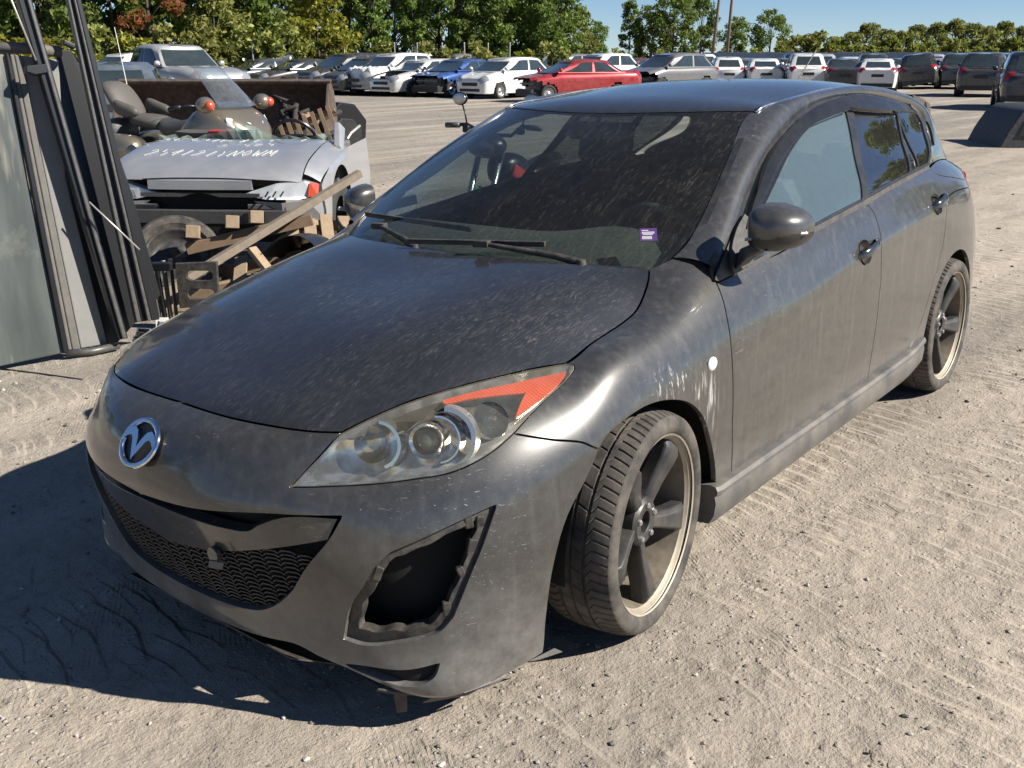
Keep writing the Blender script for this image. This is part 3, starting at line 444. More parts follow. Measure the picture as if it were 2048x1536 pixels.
# ------------------------------------------------------------------ the dark grey hatchback
WR,HD,WSH,RL,GL,RF,CP=[Surf(T) for T in (WRAP,HOOD,WS,RAIL,GLASS,ROOF,CPIL)]
FLIP={id(WSH):-1,id(RL):1,id(GL):1,id(RF):1,id(CP):1,id(HD):1,id(WR):1}
for s_ in (WSH,RL,GL,RF,CP,HD,WR):   # outward normals
    u_=[(s_.U.k[0]+s_.U.k[-1])/2]; v_=[(s_.V.k[0]+s_.V.k[-1])/2]; p_=s_.at(u_,v_)[0]; n_=s_.normal(u_,v_)[0]
    FLIP[id(s_)]=1 if n_@(p_-np.array([1.2,0,.6]))>0 else -1
def area2(l): x,y=l[:,0],l[:,1]; return float(np.sum(x*np.roll(y,-1)-np.roll(x,-1)*y))
def panel(name,surf,segs,holes,mat,parent,step=.022,gap=.0030,flange=.016,off=0.,sides='LR',half=False,label=None,bowl=0.):
    loops=[loop_from_segments(segs,step*.6)]+[loop_from_segments(h,step*.4) if isinstance(h,list) else h for h in holes]
    uv,tri,B=trim_mesh(surf,loops,step); fl=FLIP[id(surf)]
    P=surf.at(uv[:,0],uv[:,1]); N=surf.normal(uv[:,0],uv[:,1])*fl; P=P+N*off
    if bowl:
        dd=dist_to(loops[0],uv); P=P-N*np.minimum(bowl,dd*1.5)[:,None]
    d1=P[tri[:,1]]-P[tri[:,0]]; d2=P[tri[:,2]]-P[tri[:,0]]; fn=np.cross(d1,d2); s=np.einsum('ij,ij->i',fn,N[tri[:,0]]); tri=np.where((s<0)[:,None],tri[:,::-1],tri)
    V=[P]; NN=[N]; F=[tri]; base=len(P); P2=P.copy()
    for li,(l,b) in enumerate(zip(loops,B)):
        b=np.array(b); t=P[np.roll(b,-1)]-P[np.roll(b,1)]; inn=np.cross(N[b],t); inn/=np.maximum(np.linalg.norm(inn,axis=1),1e-9)[:,None]
        sg=(1 if area2(l)>0 else -1)*fl*(1 if li==0 else -1); inn=inn*sg
        mid=np.abs(P[b][:,1])<1.2e-3 if half else np.zeros(len(b),bool)
        P2[b]=P[b]+np.where(mid[:,None],0,inn*gap)
        if flange:
            n=len(b); top=P2[b]; mi=top-inn*.0012-N[b]*.0022; bot=top-inn*.0012-N[b]*flange; o=base; V+=[top,mi,bot]; nn=-inn; NN+=[N[b]*.8+nn*.6,nn,nn]; base+=3*n
            for r0 in (0,n):
                q=[(o+r0+i,o+r0+(i+1)%n,o+r0+n+(i+1)%n,o+r0+n+i) for i in range(n) if not (mid[i] and mid[(i+1)%n])]
                q=np.array(q); 
                if sg*fl>0: q=q[:,::-1]
                F.append(q)
    V[0]=P2; V=np.vstack(V); NN=np.vstack(NN); NN/=np.maximum(np.linalg.norm(NN,axis=1),1e-9)[:,None]
    faces=[tuple(int(i) for i in f) for F_ in F for f in F_]
    outs=[]
    def mk(V,NN,faces,nm):
        me=bpy.data.meshes.new(nm); me.from_pydata([tuple(p) for p in V],[],faces); me.materials.append(M(mat)); me.polygons.foreach_set('use_smooth',[True]*len(me.polygons))
        me.normals_split_custom_set_from_vertices([tuple(n) for n in NN]); o=put(nm,me,parent); outs.append(o); return o
    mir=np.array([1,-1,1])
    if half:
        n=len(V); mp={}; V2=[];N2=[]; idx=[]
        for i in range(n):
            if abs(V[i,1])<1.5e-3: V[i,1]=0; NN[i,1]=0; idx.append(i)
            else: idx.append(n+len(V2)); V2.append(V[i]*mir); N2.append(NN[i]*mir)
        mk(np.vstack([V,V2]),np.vstack([NN,N2]),faces+[tuple(idx[i] for i in f[::-1]) for f in faces],name)
    else:
        if 'L' in sides: mk(V,NN,faces,name)
        if 'R' in sides: mk(V*mir,NN*mir,[f[::-1] for f in faces],name)
    if label:
        for o in outs: o['label']=label
    return outs
def circle_hole(u,v,a,b,n=28): return np.array([(u+a*math.cos(t),v+b*math.sin(t)) for t in np.linspace(0,2*math.pi,n,endpoint=False)])
CAR=thing('hatchback','dusty dark grey hatchback in front with its fog light missing','car',matrix=CARM)
# ---- outer panels
_uf,_vf=PT['handle_f'][0]; _ur,_vr=PT['handle_r'][0]
panel('hood',HD,TR['hood'],[],'paint_hood',CAR,half=True,step=.024)
bump=panel('front_bumper',WR,TR['bumper'],[TR['fog'],TR['lvent']],'paint_bumper',CAR,half=True,step=.02,flange=.03)[0]
panel('fender',WR,TR['fender'],[],'paint_side',CAR,step=.022,flange=.016)
panel('front_door',WR,TR['front_door'],[circle_hole(_uf-.005,_vf,.052,.043)],'paint_side',CAR,step=.026)
panel('rear_door',WR,TR['rear_door'],[circle_hole(_ur-.005,_vr,.05,.042)],'paint_side',CAR,step=.026)
panel('quarter_panel',WR,TR['quarter'],[],'paint_side',CAR,step=.028)
# ---- hidden dark body behind the gaps
def shell(surf,u0,u1,v0,v1,off,name,mat='inner_black',nu=60,nv=14,skip=None):
    U,V_=np.meshgrid(np.linspace(u0,u1,nu),np.linspace(v0,v1,nv),indexing='ij'); uu,vv=U.ravel(),V_.ravel()
    P=surf.at(uu,vv)-surf.normal(uu,vv)*FLIP[id(surf)]*off
    f=[(i*nv+j,i*nv+j+1,(i+1)*nv+j+1,(i+1)*nv+j) for i in range(nu-1) for j in range(nv-1)]
    if skip: f=[q for q in f if not skip(P[list(q)].mean(0))]
    for sg in (1,-1):
        mb=MB(); mb.add(P*np.array([1,sg,1]),f); mb.obj(name,mat,CAR,smooth=True)
def in_wheel(p):
    return any((p[0]-cx)**2+(p[2]-.31)**2<.40**2 for cx in (0,2.64)) and p[2]<.69
ku,kv=WR.U.k,WR.V.k
shell(WR,ku[6],ku[-1],kv[1],kv[-1]-.03,.025,'inner_body',nu=110,skip=in_wheel)
shell(HD,HD.U.k[1]+.01,HD.U.k[-1]-.03,0.,HD.V.k[-1]-.05,.02,'inner_hood',nu=30)
# ---- greenhouse: pillar and rail strip, roof, windshield, side windows
def strip(surf,inner,outer,name,mat,nv=9,n=90,sides=(1,-1),flange=.012):
    a=smooth_line(outer,.01); b=smooth_line(inner,.01); t=np.linspace(0,1,n)
    def rs(l): 
        s=np.concatenate([[0],np.cumsum(np.linalg.norm(np.diff(l,axis=0),axis=1))]); s/=s[-1]; return np.stack([np.interp(t,s,l[:,0]),np.interp(t,s,l[:,1])],1)
    A,B_=rs(a),rs(b); k=np.linspace(0,1,nv)
    uv=(A[:,None]*(1-k)[None,:,None]+B_[:,None]*k[None,:,None]).reshape(-1,2)
    P=surf.at(uv[:,0],uv[:,1]); N=surf.normal(uv[:,0],uv[:,1])*FLIP[id(surf)]
    f=[(i*nv+j,i*nv+j+1,(i+1)*nv+j+1,(i+1)*nv+j) for i in range(n-1) for j in range(nv-1)]
    m=len(P)
    for j in (0,nv-1):
        e=[i*nv+j for i in range(n)]; o=len(P); P=np.vstack([P,P[e]-N[e]*flange]); N=np.vstack([N,N[e]]); f+=[(e[i],e[i+1],o+i+1,o+i) for i in range(n-1)]
    for sg in sides:
        mb=MB(); mb.add(P*np.array([1,sg,1]),f); mb.obj(name,mat,CAR,smooth=True,angle=50)
rin=TR['rail_inner']+[[RL.U.k[-2],RL.V.k[-1]-.004],[RL.U.k[-1]-.02,RL.V.k[-1]-.01]]
rout=TR['rail_outer']+[[RL.U.k[5]+.10,.006],[RL.U.k[6],.004],[RL.U.k[7],.004],[RL.U.k[8],.004],[RL.U.k[9],.004],[RL.U.k[-1]-.02,.004]]
strip(RL,rin,rout,'roof_rail','paint_side')
rfu=[p for p in TR['roof_front']]
rx=RF.U.k; rv=RF.V.k
roof_seg=[[[rfu[-1][0]-.002,0.]]+[p for p in rfu[::-1]],[rfu[0]]+[[rx[2],rv[-1]-.012],[rx[3],rv[-1]-.012],[rx[4],rv[-1]-.012],[rx[5],rv[-1]-.012],[rx[6],rv[-1]-.01],[rx[7],rv[-1]-.01]],[[rx[7],rv[-1]-.01],[rx[7],0.]],[[rx[7],0.],[rfu[-1][0]-.002,0.]]]
panel('roof',RF,roof_seg,[],'paint_roof',CAR,half=True,step=.035)
gut=MB(); gp=[tuple(RF.at([u],[rv[-1]-.004])[0]+np.array([0,0,.0035])) for u in np.linspace(rx[1]+.03,rx[6],30)]; gut.tube(gp,.005,6); gut.obj('roof_moulding','chrome_dull',CAR,smooth=True)
gut=MB(); gut.tube([(x,-y,z) for x,y,z in gp],.005,6); gut.obj('roof_moulding','chrome_dull',CAR,smooth=True)
we=TR['ws_edge']; wt=TR['ws_top']; wk=WSH.U.k
ws_seg=[[[wt[-1][0]+.002,0.]]+wt[::-1],we[::-1],[we[0],[.015,we[0][1]-.03],[.01,.3],[.01,0.]],[[.01,0.],[wt[-1][0]+.002,0.]]]
panel('windshield',WSH,ws_seg,[],'windshield_glass',CAR,half=True,step=.04,flange=.004)
# black ceramic border round the windshield glass
def band(surf,line,wd,name,mat,off=.0015,sgn=1,sides=(1,-1)):
    l=smooth_line(line,.02); t=np.gradient(l,axis=0); n=np.stack([-t[:,1],t[:,0]],1); n/=np.linalg.norm(n,axis=1)[:,None]; uv=np.vstack([l,l+sgn*n*wd])
    P=surf.at(uv[:,0],uv[:,1])+surf.normal(uv[:,0],uv[:,1])*FLIP[id(surf)]*off; m=len(l)
    for sg in sides:
        mb=MB(); mb.add(P*np.array([1,sg,1]),[(i,i+1,m+i+1,m+i) for i in range(m-1)]); mb.obj(name,mat,CAR,smooth=True)
band(WSH,we,.022,'windshield_seal','black_trim',sgn=1); band(WSH,[[wt[-1][0],0.]]+wt[::-1],.012,'windshield_seal','black_trim',sgn=-1)
panel('window_frame',GL,TR['frame'],[TR['g_front'],TR['g_rear'],TR['g_quarter'],TR['g_rearvent']],'black_trim',CAR,step=.03,gap=0.,flange=.01,off=-.002)
for nm,k,mt in (('door_window','g_front','door_glass'),('door_window','g_rear','rear_glass'),('vent_window','g_rearvent','rear_glass'),('quarter_window','g_quarter','rear_glass')):
    panel(nm,GL,TR[k],[],mt,CAR,step=.05,gap=-.006,flange=0.,off=-.008)
panel('belt_moulding',GL,TR['belt'],[],'belt_trim',CAR,step=.03,gap=0.,flange=.01,off=.004)
panel('mirror_sail',GL,TR['sail'],[],'black_plastic',CAR,step=.02,gap=0.,flange=.006,off=.006)
panel('window_visor',GL,TR['visor_front'],[],'visor_plastic',CAR,step=.03,gap=0.,flange=.02,off=.024)
panel('window_visor',GL,TR['visor_rear'],[],'visor_plastic',CAR,step=.03,gap=0.,flange=.02,off=.024)
# C pillar and upper quarter
cu,cv=CP.U.k,CP.V.k
cpf=TR['cp_front']
panel('rear_pillar',CP,[cpf,[cpf[-1],[cpf[-1][0]+.12,cv[-1]],[cu[-1],cv[-1]]],[[cu[-1],cv[-1]],[cu[-1],0.]],[[cu[-1],0.],[cpf[0][0],-.004],cpf[0]]],[],'paint_side',CAR,step=.03,gap=0.)
# tailgate glass, lower tailgate and rear bumper, spoiler
tg=MB(); tg.loft([[(3.20,y,1.30),(3.29,y*1.02,1.18),(3.37,y*1.05,1.06),(3.41,y*1.08,.99)] for y in (.50,.25,0,-.25,-.50)],closed=False,caps=False); tg.obj('rear_window','rear_glass',CAR,smooth=True)
shell(WR,ku[18]+.02,ku[-1],kv[1],kv[-1],.0,'rear_bumper','paint_plain',nu=18)
sp=MB(); sp.loft([[(2.98,y,1.368-.10*abs(y)**2.),(3.14,y,1.352-.13*y*y),(3.27,y*1.0,1.325-.15*y*y),(3.345,y*.97,1.275-.16*y*y),(3.36,y*.965,1.235-.16*y*y),(3.30,y*.97,1.225-.15*y*y),(3.12,y,1.30-.15*y*y)] for y in np.linspace(-.50,.50,13)]); sp.obj('spoiler','paint_roof',CAR,smooth=True,angle=60)
tl=panel('tail_light',WR,[[[ku[18]-.04,kv[6]+.03],[ku[18]-.10,kv[8]+.005]],[[ku[18]-.10,kv[8]+.005],[ku[18]-.05,kv[9]],[ku[18]+.15,kv[9]]],[[ku[18]+.15,kv[9]],[ku[18]+.15,kv[7]]],[[ku[18]+.15,kv[7]],[ku[18]-.04,kv[6]+.03]]],[],'tail_red',CAR,step=.03,off=.012)
ant=MB(); ant.tube([(2.75,0.0,1.40),(2.98,0,1.56)],.0035,6); ant.obj('antenna','black_plastic',CAR)
simple('handle_paint',(.10,.10,.098),.18,metal=.8,coat=1.,var=.1)
# ---- front details: grille, bar, badge, fog recess, lamps
def wp(u,v,off=0.): 
    p=WR.at([u],[v])[0]; n=WR.normal([u],[v])[0]*FLIP[id(WR)]; return p+n*off
shell(WR,0.,ku[6]+.03,kv[0],kv[-1]-.05,.11,'inner_front',nu=40)
gl_loop=loop_from_segments(TR['grille'],.012)
panel('grille_backing',WR,TR['grille'],[],'inner_black',CAR,half=True,step=.04,gap=-.01,flange=0.,off=-.055)
bar_t=[[0.,.4725]]+TR['bartop'][1:]; bar_b=[[0.,.303]]+TR['barbot'][1:]
panel('grille_bar',WR,[bar_t,[bar_t[-1],bar_b[-1]],bar_b[::-1],[bar_b[0],bar_t[0]]],[],'paint_bumper',CAR,half=True,step=.02,gap=0.,flange=.03,off=-.010)
def grille_mesh():
    mb=MB(); bl=np.array([[0.,.303]]+TR['barbot'][1:]+[[.45,.28],[.39,.21],[.35,.15],[.0,.09]]); 
    a,b=.030,.0125; segs=[]
    for j in range(-1,24):
        for i in range(-1,14):
            cx=i*a*1.5*1.05; cy=.07+j*b*1.0*1.02+(b*.5 if i%2 else 0)
            pts=[(cx-a*.72,cy),(cx-a*.35,cy+b*.5),(cx+a*.35,cy+b*.5),(cx+a*.72,cy)]
            segs+=list(zip(pts[:-1],pts[1:]))
    seg=np.array([((p[0]+q[0])/2,(p[1]+q[1])/2) for p,q in segs]); ok=inside(gl_loop,seg)&(seg[:,0]>=-.03)
    # keep only the part under the bar
    def vbar(u): return np.interp(u,[q[0] for q in bar_b],[q[1] for q in bar_b])
    for (p,q),k,c in zip(segs,ok,seg):
        if k and c[1]<vbar(c[0])+.01 and c[0]>=-.02:
            A=wp(max(p[0],0),p[1],-.022); B=wp(max(q[0],0),q[1],-.022)
            for sg in (1,-1): mb.beam(A*np.array([1,sg,1]),B*np.array([1,sg,1]),.010,.0035,up=(0,.2*sg,1))
    mb.obj('grille_mesh','black_plastic',CAR,fix=False)
grille_mesh()
t_=PT['tow']; tp=Vector(t_[1]); 
mb=MB(); mb.lathe([(.0,-.004),(.020,-.004),(.020,.008),(.014,.010)],'x',16); mb.xf(Matrix.Translation(tp+Vector((-.004,0,0)))); mb.obj('tow_eye_cover','paint_plain',CAR,smooth=True,angle=40)
mb=MB(); mb.box(tp+Vector((-.018,-.028,-.012)),(.006,.034,.020),(.3,.2,.9)); mb.obj('tow_eye_flap','paint_plain',CAR,bevel=.003)
# emblem
def emblem():
    p=Vector(PT['badge'][1]); p.y=0; n=Vector(PT['badge'][2]); n.y=0; n.normalize(); up=Vector((0,1,0)).cross(n); 
    if up.z<0: up=-up
    Mx=Matrix((( 0,up.x,n.x,p.x),(-1,up.y,n.y,p.y),(0,up.z,n.z,p.z),(0,0,0,1)))  # local x -> car left (image right), y up, z out
    a,b=.066,.058; mb=MB(); n_=48; secs=[]
    for k in range(n_+1):
        t=2*math.pi*k/n_; ca,sa=math.cos(t),math.sin(t); q=[]
        for j in range(8):
            s=2*math.pi*j/8; w=.0075*math.cos(s); h=.006*math.sin(s)+.006; q.append(((a+w)*ca,(b+w)*sa,h))
        secs.append(q)
    mb.loft(secs,True,False)
    # wings: two mirrored swept blades that meet in a V
    L=[(-.064,.012),(-.050,.028),(-.034,.035),(-.019,.028),(-.008,.010),(.0,-.012)]; Lo=[(-.065,-.006),(-.050,.008),(-.037,.013),(-.027,.005),(-.015,-.018),(.0,-.044)]
    for sg in (1,-1):
        top=[(sg*x,y,.012) for x,y in L]; bot=[(sg*x,y,.012) for x,y in Lo]; m=len(L)
        vs=top+bot+[(x,y,.0) for x,y,z in top]+[(x,y,.0) for x,y,z in bot]
        fs=[(i,i+1,m+i+1,m+i) for i in range(m-1)]+[(i,2*m+i,2*m+i+1,i+1) for i in range(m-1)]+[(m+i,m+i+1,3*m+i+1,3*m+i) for i in range(m-1)]
        mb.add(vs,fs)
    mb.xf(Mx); mb.obj('emblem','chrome',CAR,smooth=True,angle=40)
    mb=MB(); mb.add([(a*math.cos(t)*.98,b*math.sin(t)*.98,.0015) for t in np.linspace(0,2*math.pi,40,endpoint=False)],[tuple(range(40))]); mb.xf(Mx); mb.obj('emblem_plate','black_trim',CAR)
emblem()
# fog light recess with the lamp gone: torn dark frame and snapped brackets
fl_=loop_from_segments(TR['fog'],.012); fc=fl_.mean(0)
rg=random.Random(3)
inner=np.array([fc+(p-fc)*(.83+.025*math.sin(i*.31)+.02*math.sin(i*.83)+.012*rg.random()) for i,p in enumerate(fl_)]); inner[:,1]-=.004
panel('fog_light_frame',WR,[[list(p) for p in fl_]+[list(fl_[0])]],[inner],'black_plastic',CAR,step=.02,gap=-.002,flange=.03,off=-.014)
for k,t_ in enumerate((.02,.10,.18,.26,.60,.70,.955)):
    i=int((1-t_*.999)*len(fl_))%len(fl_) if k<4 else int((1-t_)*len(fl_)); q=fc+(fl_[i]-fc)*.86; p=wp(q[0],q[1],-.022); n=WR.normal([q[0]],[q[1]])[0]; tg=np.cross(n,[0,0,1]); tg/=np.linalg.norm(tg); m=Matrix((Vector(tg),Vector(n),Vector((0,0,1)))).transposed().to_4x4()
    mb=MB(); sz=rg.uniform(.8,1.3); mb.box((0,0,0),(.018*sz,.020,.034*sz),(0,rg.uniform(-.4,.4),0)); mb.xf(Matrix.Translation(Vector(p))@m); mb.obj('fog_light_bracket',('black_plastic','rim_grey')[k%3==1],CAR,bevel=.003)
panel('lower_vent',WR,TR['lvent'],[],'inner_black',CAR,step=.02,gap=-.005,flange=0.,off=-.02)
# torn undertray hanging at the near corner
mb=MB()
def plate(pts,th=.004):
    P=[Vector(p) for p in pts]; n=(P[1]-P[0]).cross(P[2]-P[0]).normalized()*th; k=len(P)
    mb.add(P+[p+n for p in P],[tuple(range(k)),tuple(range(2*k-1,k-1,-1))]+[(i,i+k,(i+1)%k+k,(i+1)%k) for i in range(k)])
plate([(-.80,-.60,.125),(-.74,-.665,.105),(-.715,-.60,.060),(-.76,-.545,.075)]); plate([(-.72,-.70,.102),(-.60,-.77,.104),(-.63,-.735,.072),(-.72,-.665,.070)]); plate([(-.775,-.625,.118),(-.752,-.648,.110),(-.748,-.640,.052),(-.765,-.622,.050)])
mb.obj('torn_undertray','black_plastic',CAR)
mb=MB(); plate([(-.47,-.80,.108),(-.40,-.825,.118),(-.375,-.83,.098),(-.43,-.80,.092)],.003); mb.obj('bumper_tab','paint_bumper',CAR); mb=MB(); plate([(-.66,-.748,.10),(-.55,-.79,.103),(-.56,-.775,.088)],.003); mb.obj('bumper_tab','paint_bumper',CAR)
mb=MB(); plate([(-.86,-.36,.150),(-.86,.36,.150),(-.74,.40,.085),(-.74,-.40,.085)],.004); plate([(-.74,.55,.12),(-.74,-.55,.12),(.1,-.55,.14),(.1,.55,.14)],.01); mb.obj('undertray','black_plastic',CAR)
# headlights
def headlights():
    panel('headlight_lens',WR,TR['headlight'],[],'lamp_lens',CAR,step=.015,gap=.002,flange=.012,off=.001)
    panel('headlight_housing',WR,TR['headlight'],[],'lamp_bowl',CAR,step=.012,gap=.002,flange=0.,off=-.004,bowl=.062)
    panel('turn_reflector',WR,TR['amb1'],[],'amber',CAR,step=.012,gap=0.,flange=.006,off=-.010)
    fwd=Vector((-.86,-.44,.22)).normalized()
    for sg in (1,-1):
        def place(mb,key,dep,du=0.,dv=0.):
            u,v=PT[key][0]; p=Vector(wp(u+du,v+dv,-dep)); q=fwd.to_track_quat('Z','Y').to_matrix().to_4x4(); mb.xf(Matrix.Translation(p)@q)
            if sg<0: mb.v=[(x,-y,z) for x,y,z in mb.v]
            return mb
        mb=MB(); mb.lathe([(.030,-.02),(.034,.014),(.041,.020),(.044,.012),(.046,-.03)],'z',28); place(mb,'proj',.036).obj('projector_ring','chrome',CAR,smooth=True,angle=40)
        mb=MB(); mb.ball((0,0,-.004),(.030,.030,.020),20,10); place(mb,'proj',.036).obj('projector_lens','projector_glass',CAR,smooth=True)
        mb=MB(); mb.lathe([(.006,-.030),(.022,-.024),(.036,-.006),(.044,.018)],'z',24); place(mb,'high',.040).obj('high_beam_reflector','chrome',CAR,smooth=True)
        mb=MB(); mb.lathe([(.006,-.03),(.024,-.022),(.038,.0),(.046,.022)],'z',24); place(mb,'turn',.034,-.01).obj('turn_bowl','chrome_dull',CAR,smooth=True)
        mb=MB(); mb.lathe([(.048,-.02),(.052,.022),(.056,.022),(.058,-.02)],'z',24,a0=-1.4,a1=1.7); place(mb,'proj',.030,.028).obj('reflector_rib','chrome',CAR,smooth=True,angle=30)
        mb=MB(); mb.lathe([(.060,-.02),(.064,.018),(.075,.018),(.077,-.02)],'z',24,a0=-1.3,a1=1.6); place(mb,'proj',.030,.045).obj('reflector_rib','chrome_dull',CAR,smooth=True,angle=30)
        mb=MB(); mb.lathe([(.046,-.02),(.05,.02),(.058,.02),(.06,-.02)],'z',24,a0=-1.2,a1=1.5); place(mb,'high',.034,.012).obj('reflector_rib','chrome',CAR,smooth=True,angle=30)
def lamp_bowl():
    t=NT('lamp_bowl'); f=t.noise(22.,3,.5); col=t.mix(t.ramp(f,[(.42,0),(.6,1)]),(.42,.42,.40),(.90,.90,.88)); MATS['lamp_bowl']=t.done(t.pbsdf(color=col,metal=.9,rough=.22))
lamp_bowl(); simple('projector_glass',(.10,.11,.10),.03,spec=.9,var=.1,coat=1.)
headlights()
# small oval side repeater
for sg in (1,-1):
    p=Vector(PT['signal'][1]); mb=MB(); mb.ball((0,0,0),(.026,.010,.021),20,10); mb.xf(Matrix.Translation((p.x,p.y*1.0,p.z))); mb.v=[(x,sg*y,z) for x,y,z in mb.v]; mb.obj('side_marker','clear_white',CAR,smooth=True)
# ---- door handles
for key in ('handle_f','handle_r'):
    u,v=PT[key][0]; p=np.array(PT[key][1]); n=np.array(PT[key][2]); ax=np.array([1.,0,.10]); ax-=n*(ax@n); ax/=np.linalg.norm(ax); up_=np.cross(n,ax); up_*=np.sign(up_[2])
    m=Matrix((Vector(ax),Vector(-n),Vector(up_))).transposed().to_4x4()   # local x rearward, y inward, z up
    for sg in (1,-1):
        mb=MB(); prof=[(1.0,0.),(.93,.012),(.75,.022),(.4,.029),(0.001,.031)]; vs=[];fs=[]
        for k,(r_,d_) in enumerate(prof): vs+=[(-.005+.0535*r_*math.cos(t),d_-.001,.0445*r_*math.sin(t)) for t in np.linspace(0,2*math.pi,28,endpoint=False)]
        fs=[(k*28+i,k*28+(i+1)%28,(k+1)*28+(i+1)%28,(k+1)*28+i) for k in range(4) for i in range(28)]
        mb.add(vs,fs); mb.xf(Matrix.Translation(Vector(p))@m); mb.v=[(x,sg*y,z) for x,y,z in mb.v]; mb.obj('handle_recess','paint_plain',CAR,smooth=True)
        mb=MB(); secs=[]
        for x,y,h,w_ in ((-.075,.004,.010,.008),(-.070,-.010,.014,.012),(-.045,-.024,.017,.014),(0,-.030,.018,.014),(.05,-.030,.017,.014),(.085,-.022,.015,.014),(.095,-.004,.012,.012),(.097,.006,.010,.008)):
            secs.append([(x,y+w_/2*math.cos(t),h*math.sin(t)*.95+.004+x*.08) for t in np.linspace(0,2*math.pi,12,endpoint=False)])
        mb.loft(secs); mb.xf(Matrix.Translation(Vector(p))@m); mb.v=[(x,sg*y,z) for x,y,z in mb.v]; mb.obj('door_handle','handle_paint',CAR,smooth=True)
# ---- door mirrors
for sg in (1,-1):
    def fl(mb): mb.v=[(x,sg*y,z) for x,y,z in mb.v]; return mb
    c=Vector((.562,-.925,1.058)) if sg>0 else Vector((.625,-.905,1.005)); mb=MB(); n,m=28,14; vs=[];fs=[]
    for j in range(m+1):
        t=math.pi*.5*j/m   # 0 = front pole, pi/2 = rear rim
        for k in range(n):
            a=2*math.pi*k/n; ca,sa=math.cos(a),math.sin(a); e=.78
            q=abs(math.sin(t))**.5; y=.082*q*abs(ca)**.5*(1 if ca>0 else -1); z=.070*q*abs(sa)**.5*(1 if sa>0 else -1)
            o_=max(0,-y)/.084; z*=1-.34*o_**1.5; z+=.008*o_ if z<0 else -.010*o_
            x=-.070*math.cos(t)**.8+.045*(j/m)+(-y)*.34
            vs.append((c.x+x,c.y+y,c.z+z))
    fs=[(j*n+k,j*n+(k+1)%n,(j+1)*n+(k+1)%n,(j+1)*n+k) for j in range(m) for k in range(n)]+[tuple(m*n+k for k in range(n))]
    mb.add(vs,fs)
    for fi,f in enumerate(mb.f):
        zz=sum(mb.v[i][2] for i in f)/len(f)
        yy=sum(mb.v[i][1] for i in f)/len(f); mb.mi[fi]=1 if zz<c.z-.022+.22*max(0,c.y-yy) else 0
    fl(mb).obj('door_mirror',['paint_plain','black_trim'],CAR,smooth=True,angle=50)
    mb=MB(); mb.loft([[(c.x-.06+.09*s,c.y+.07-.14*s*1.05,c.z-.026+h+.018*s) for h in (-.004,.004)]+[(c.x-.055+.09*s+.01,c.y+.07-.14*s*1.05,c.z-.026+h+.018*s) for h in (.004,-.004)] for s in (0,.25,.5,.75,1)]); mb.xf(Matrix.Translation((-.022,-.008,0))); fl(mb).obj('mirror_trim','chrome_dull',CAR,smooth=True)
    mb=MB(); mb.loft([[(.57+dx,-.812,.955+dz) for dx,dz in ((-.045,-.028),(.055,-.022),(.06,.03),(-.02,.035))],[(.555+dx,-.85,.985+dz) for dx,dz in ((-.04,-.018),(.05,-.018),(.05,.02),(-.03,.022))],[(.56+dx,-.885,1.005+dz) for dx,dz in ((-.035,-.015),(.045,-.015),(.045,.015),(-.03,.015))]]); fl(mb).obj('mirror_arm','black_plastic',CAR,bevel=.008,smooth=True,angle=60)
    mb=MB(); mb.box((.535,-.905,.988),(.035,.014,.016),(0,.2,.4)); fl(mb).obj('mirror_lamp','clear_white',CAR,bevel=.004)
panel('mirror_base',GL,TR['mbase'],[],'black_plastic',CAR,step=.02,gap=0.,flange=.02,off=.018)
# ---- side skirts and wheel arches
for sg in (1,-1):
    mb=MB(); secs=[]
    for x,dy in ((.335,.006),(.36,0),(.5,0),(1.0,0),(1.6,0),(2.05,0),(2.16,.0),(2.27,.004)):
        zt=.305+.028*max(0,(x-1.9)/.35)**2; zb=.190 if x<2.1 else .19+(x-2.1)*.12
        secs.append([(x,-.862,zt+.012),(x,-.886+dy,zt+.008),(x,-.893+dy,zt-.004),(x,-.892+dy,zt-.016),(x,-.884+dy,zt-.024),(x,-.889+dy,zt-.045),(x,-.884+dy,zb+.03),(x,-.868+dy,zb),(x,-.80,zb-.006),(x,-.80,zt)])
    mb.loft([[(x,sg*y,z) for x,y,z in s] for s in secs]); mb.obj('side_skirt','sill_paint',CAR,smooth=True,angle=32)
    for cx in (0.,2.64):
        mb=MB(); mb.lathe([(.385,.50),(.385,.845)],'y',30,(cx,0,.325),R(-5),R(185)); mb.lathe([(.10,.50),(.385,.50)],'y',30,(cx,0,.325),R(-5),R(185)); mb.v=[(x,-sg*y,z) for x,y,z in mb.v]; mb.obj('wheel_arch_liner','inner_black',CAR,smooth=True)
# underbody and inner box so that no light leaks through
mb=MB(); mb.box((1.32,0,.30),(1.75,1.5,.20)); mb.box((-.30,0,.42),(.75,.95,.5)); mb.box((2.9,0,.42),(.8,.95,.4)); mb.box((1.3,0,.44),(3.2,.92,.3)); mb.obj('underbody','inner_black',CAR)
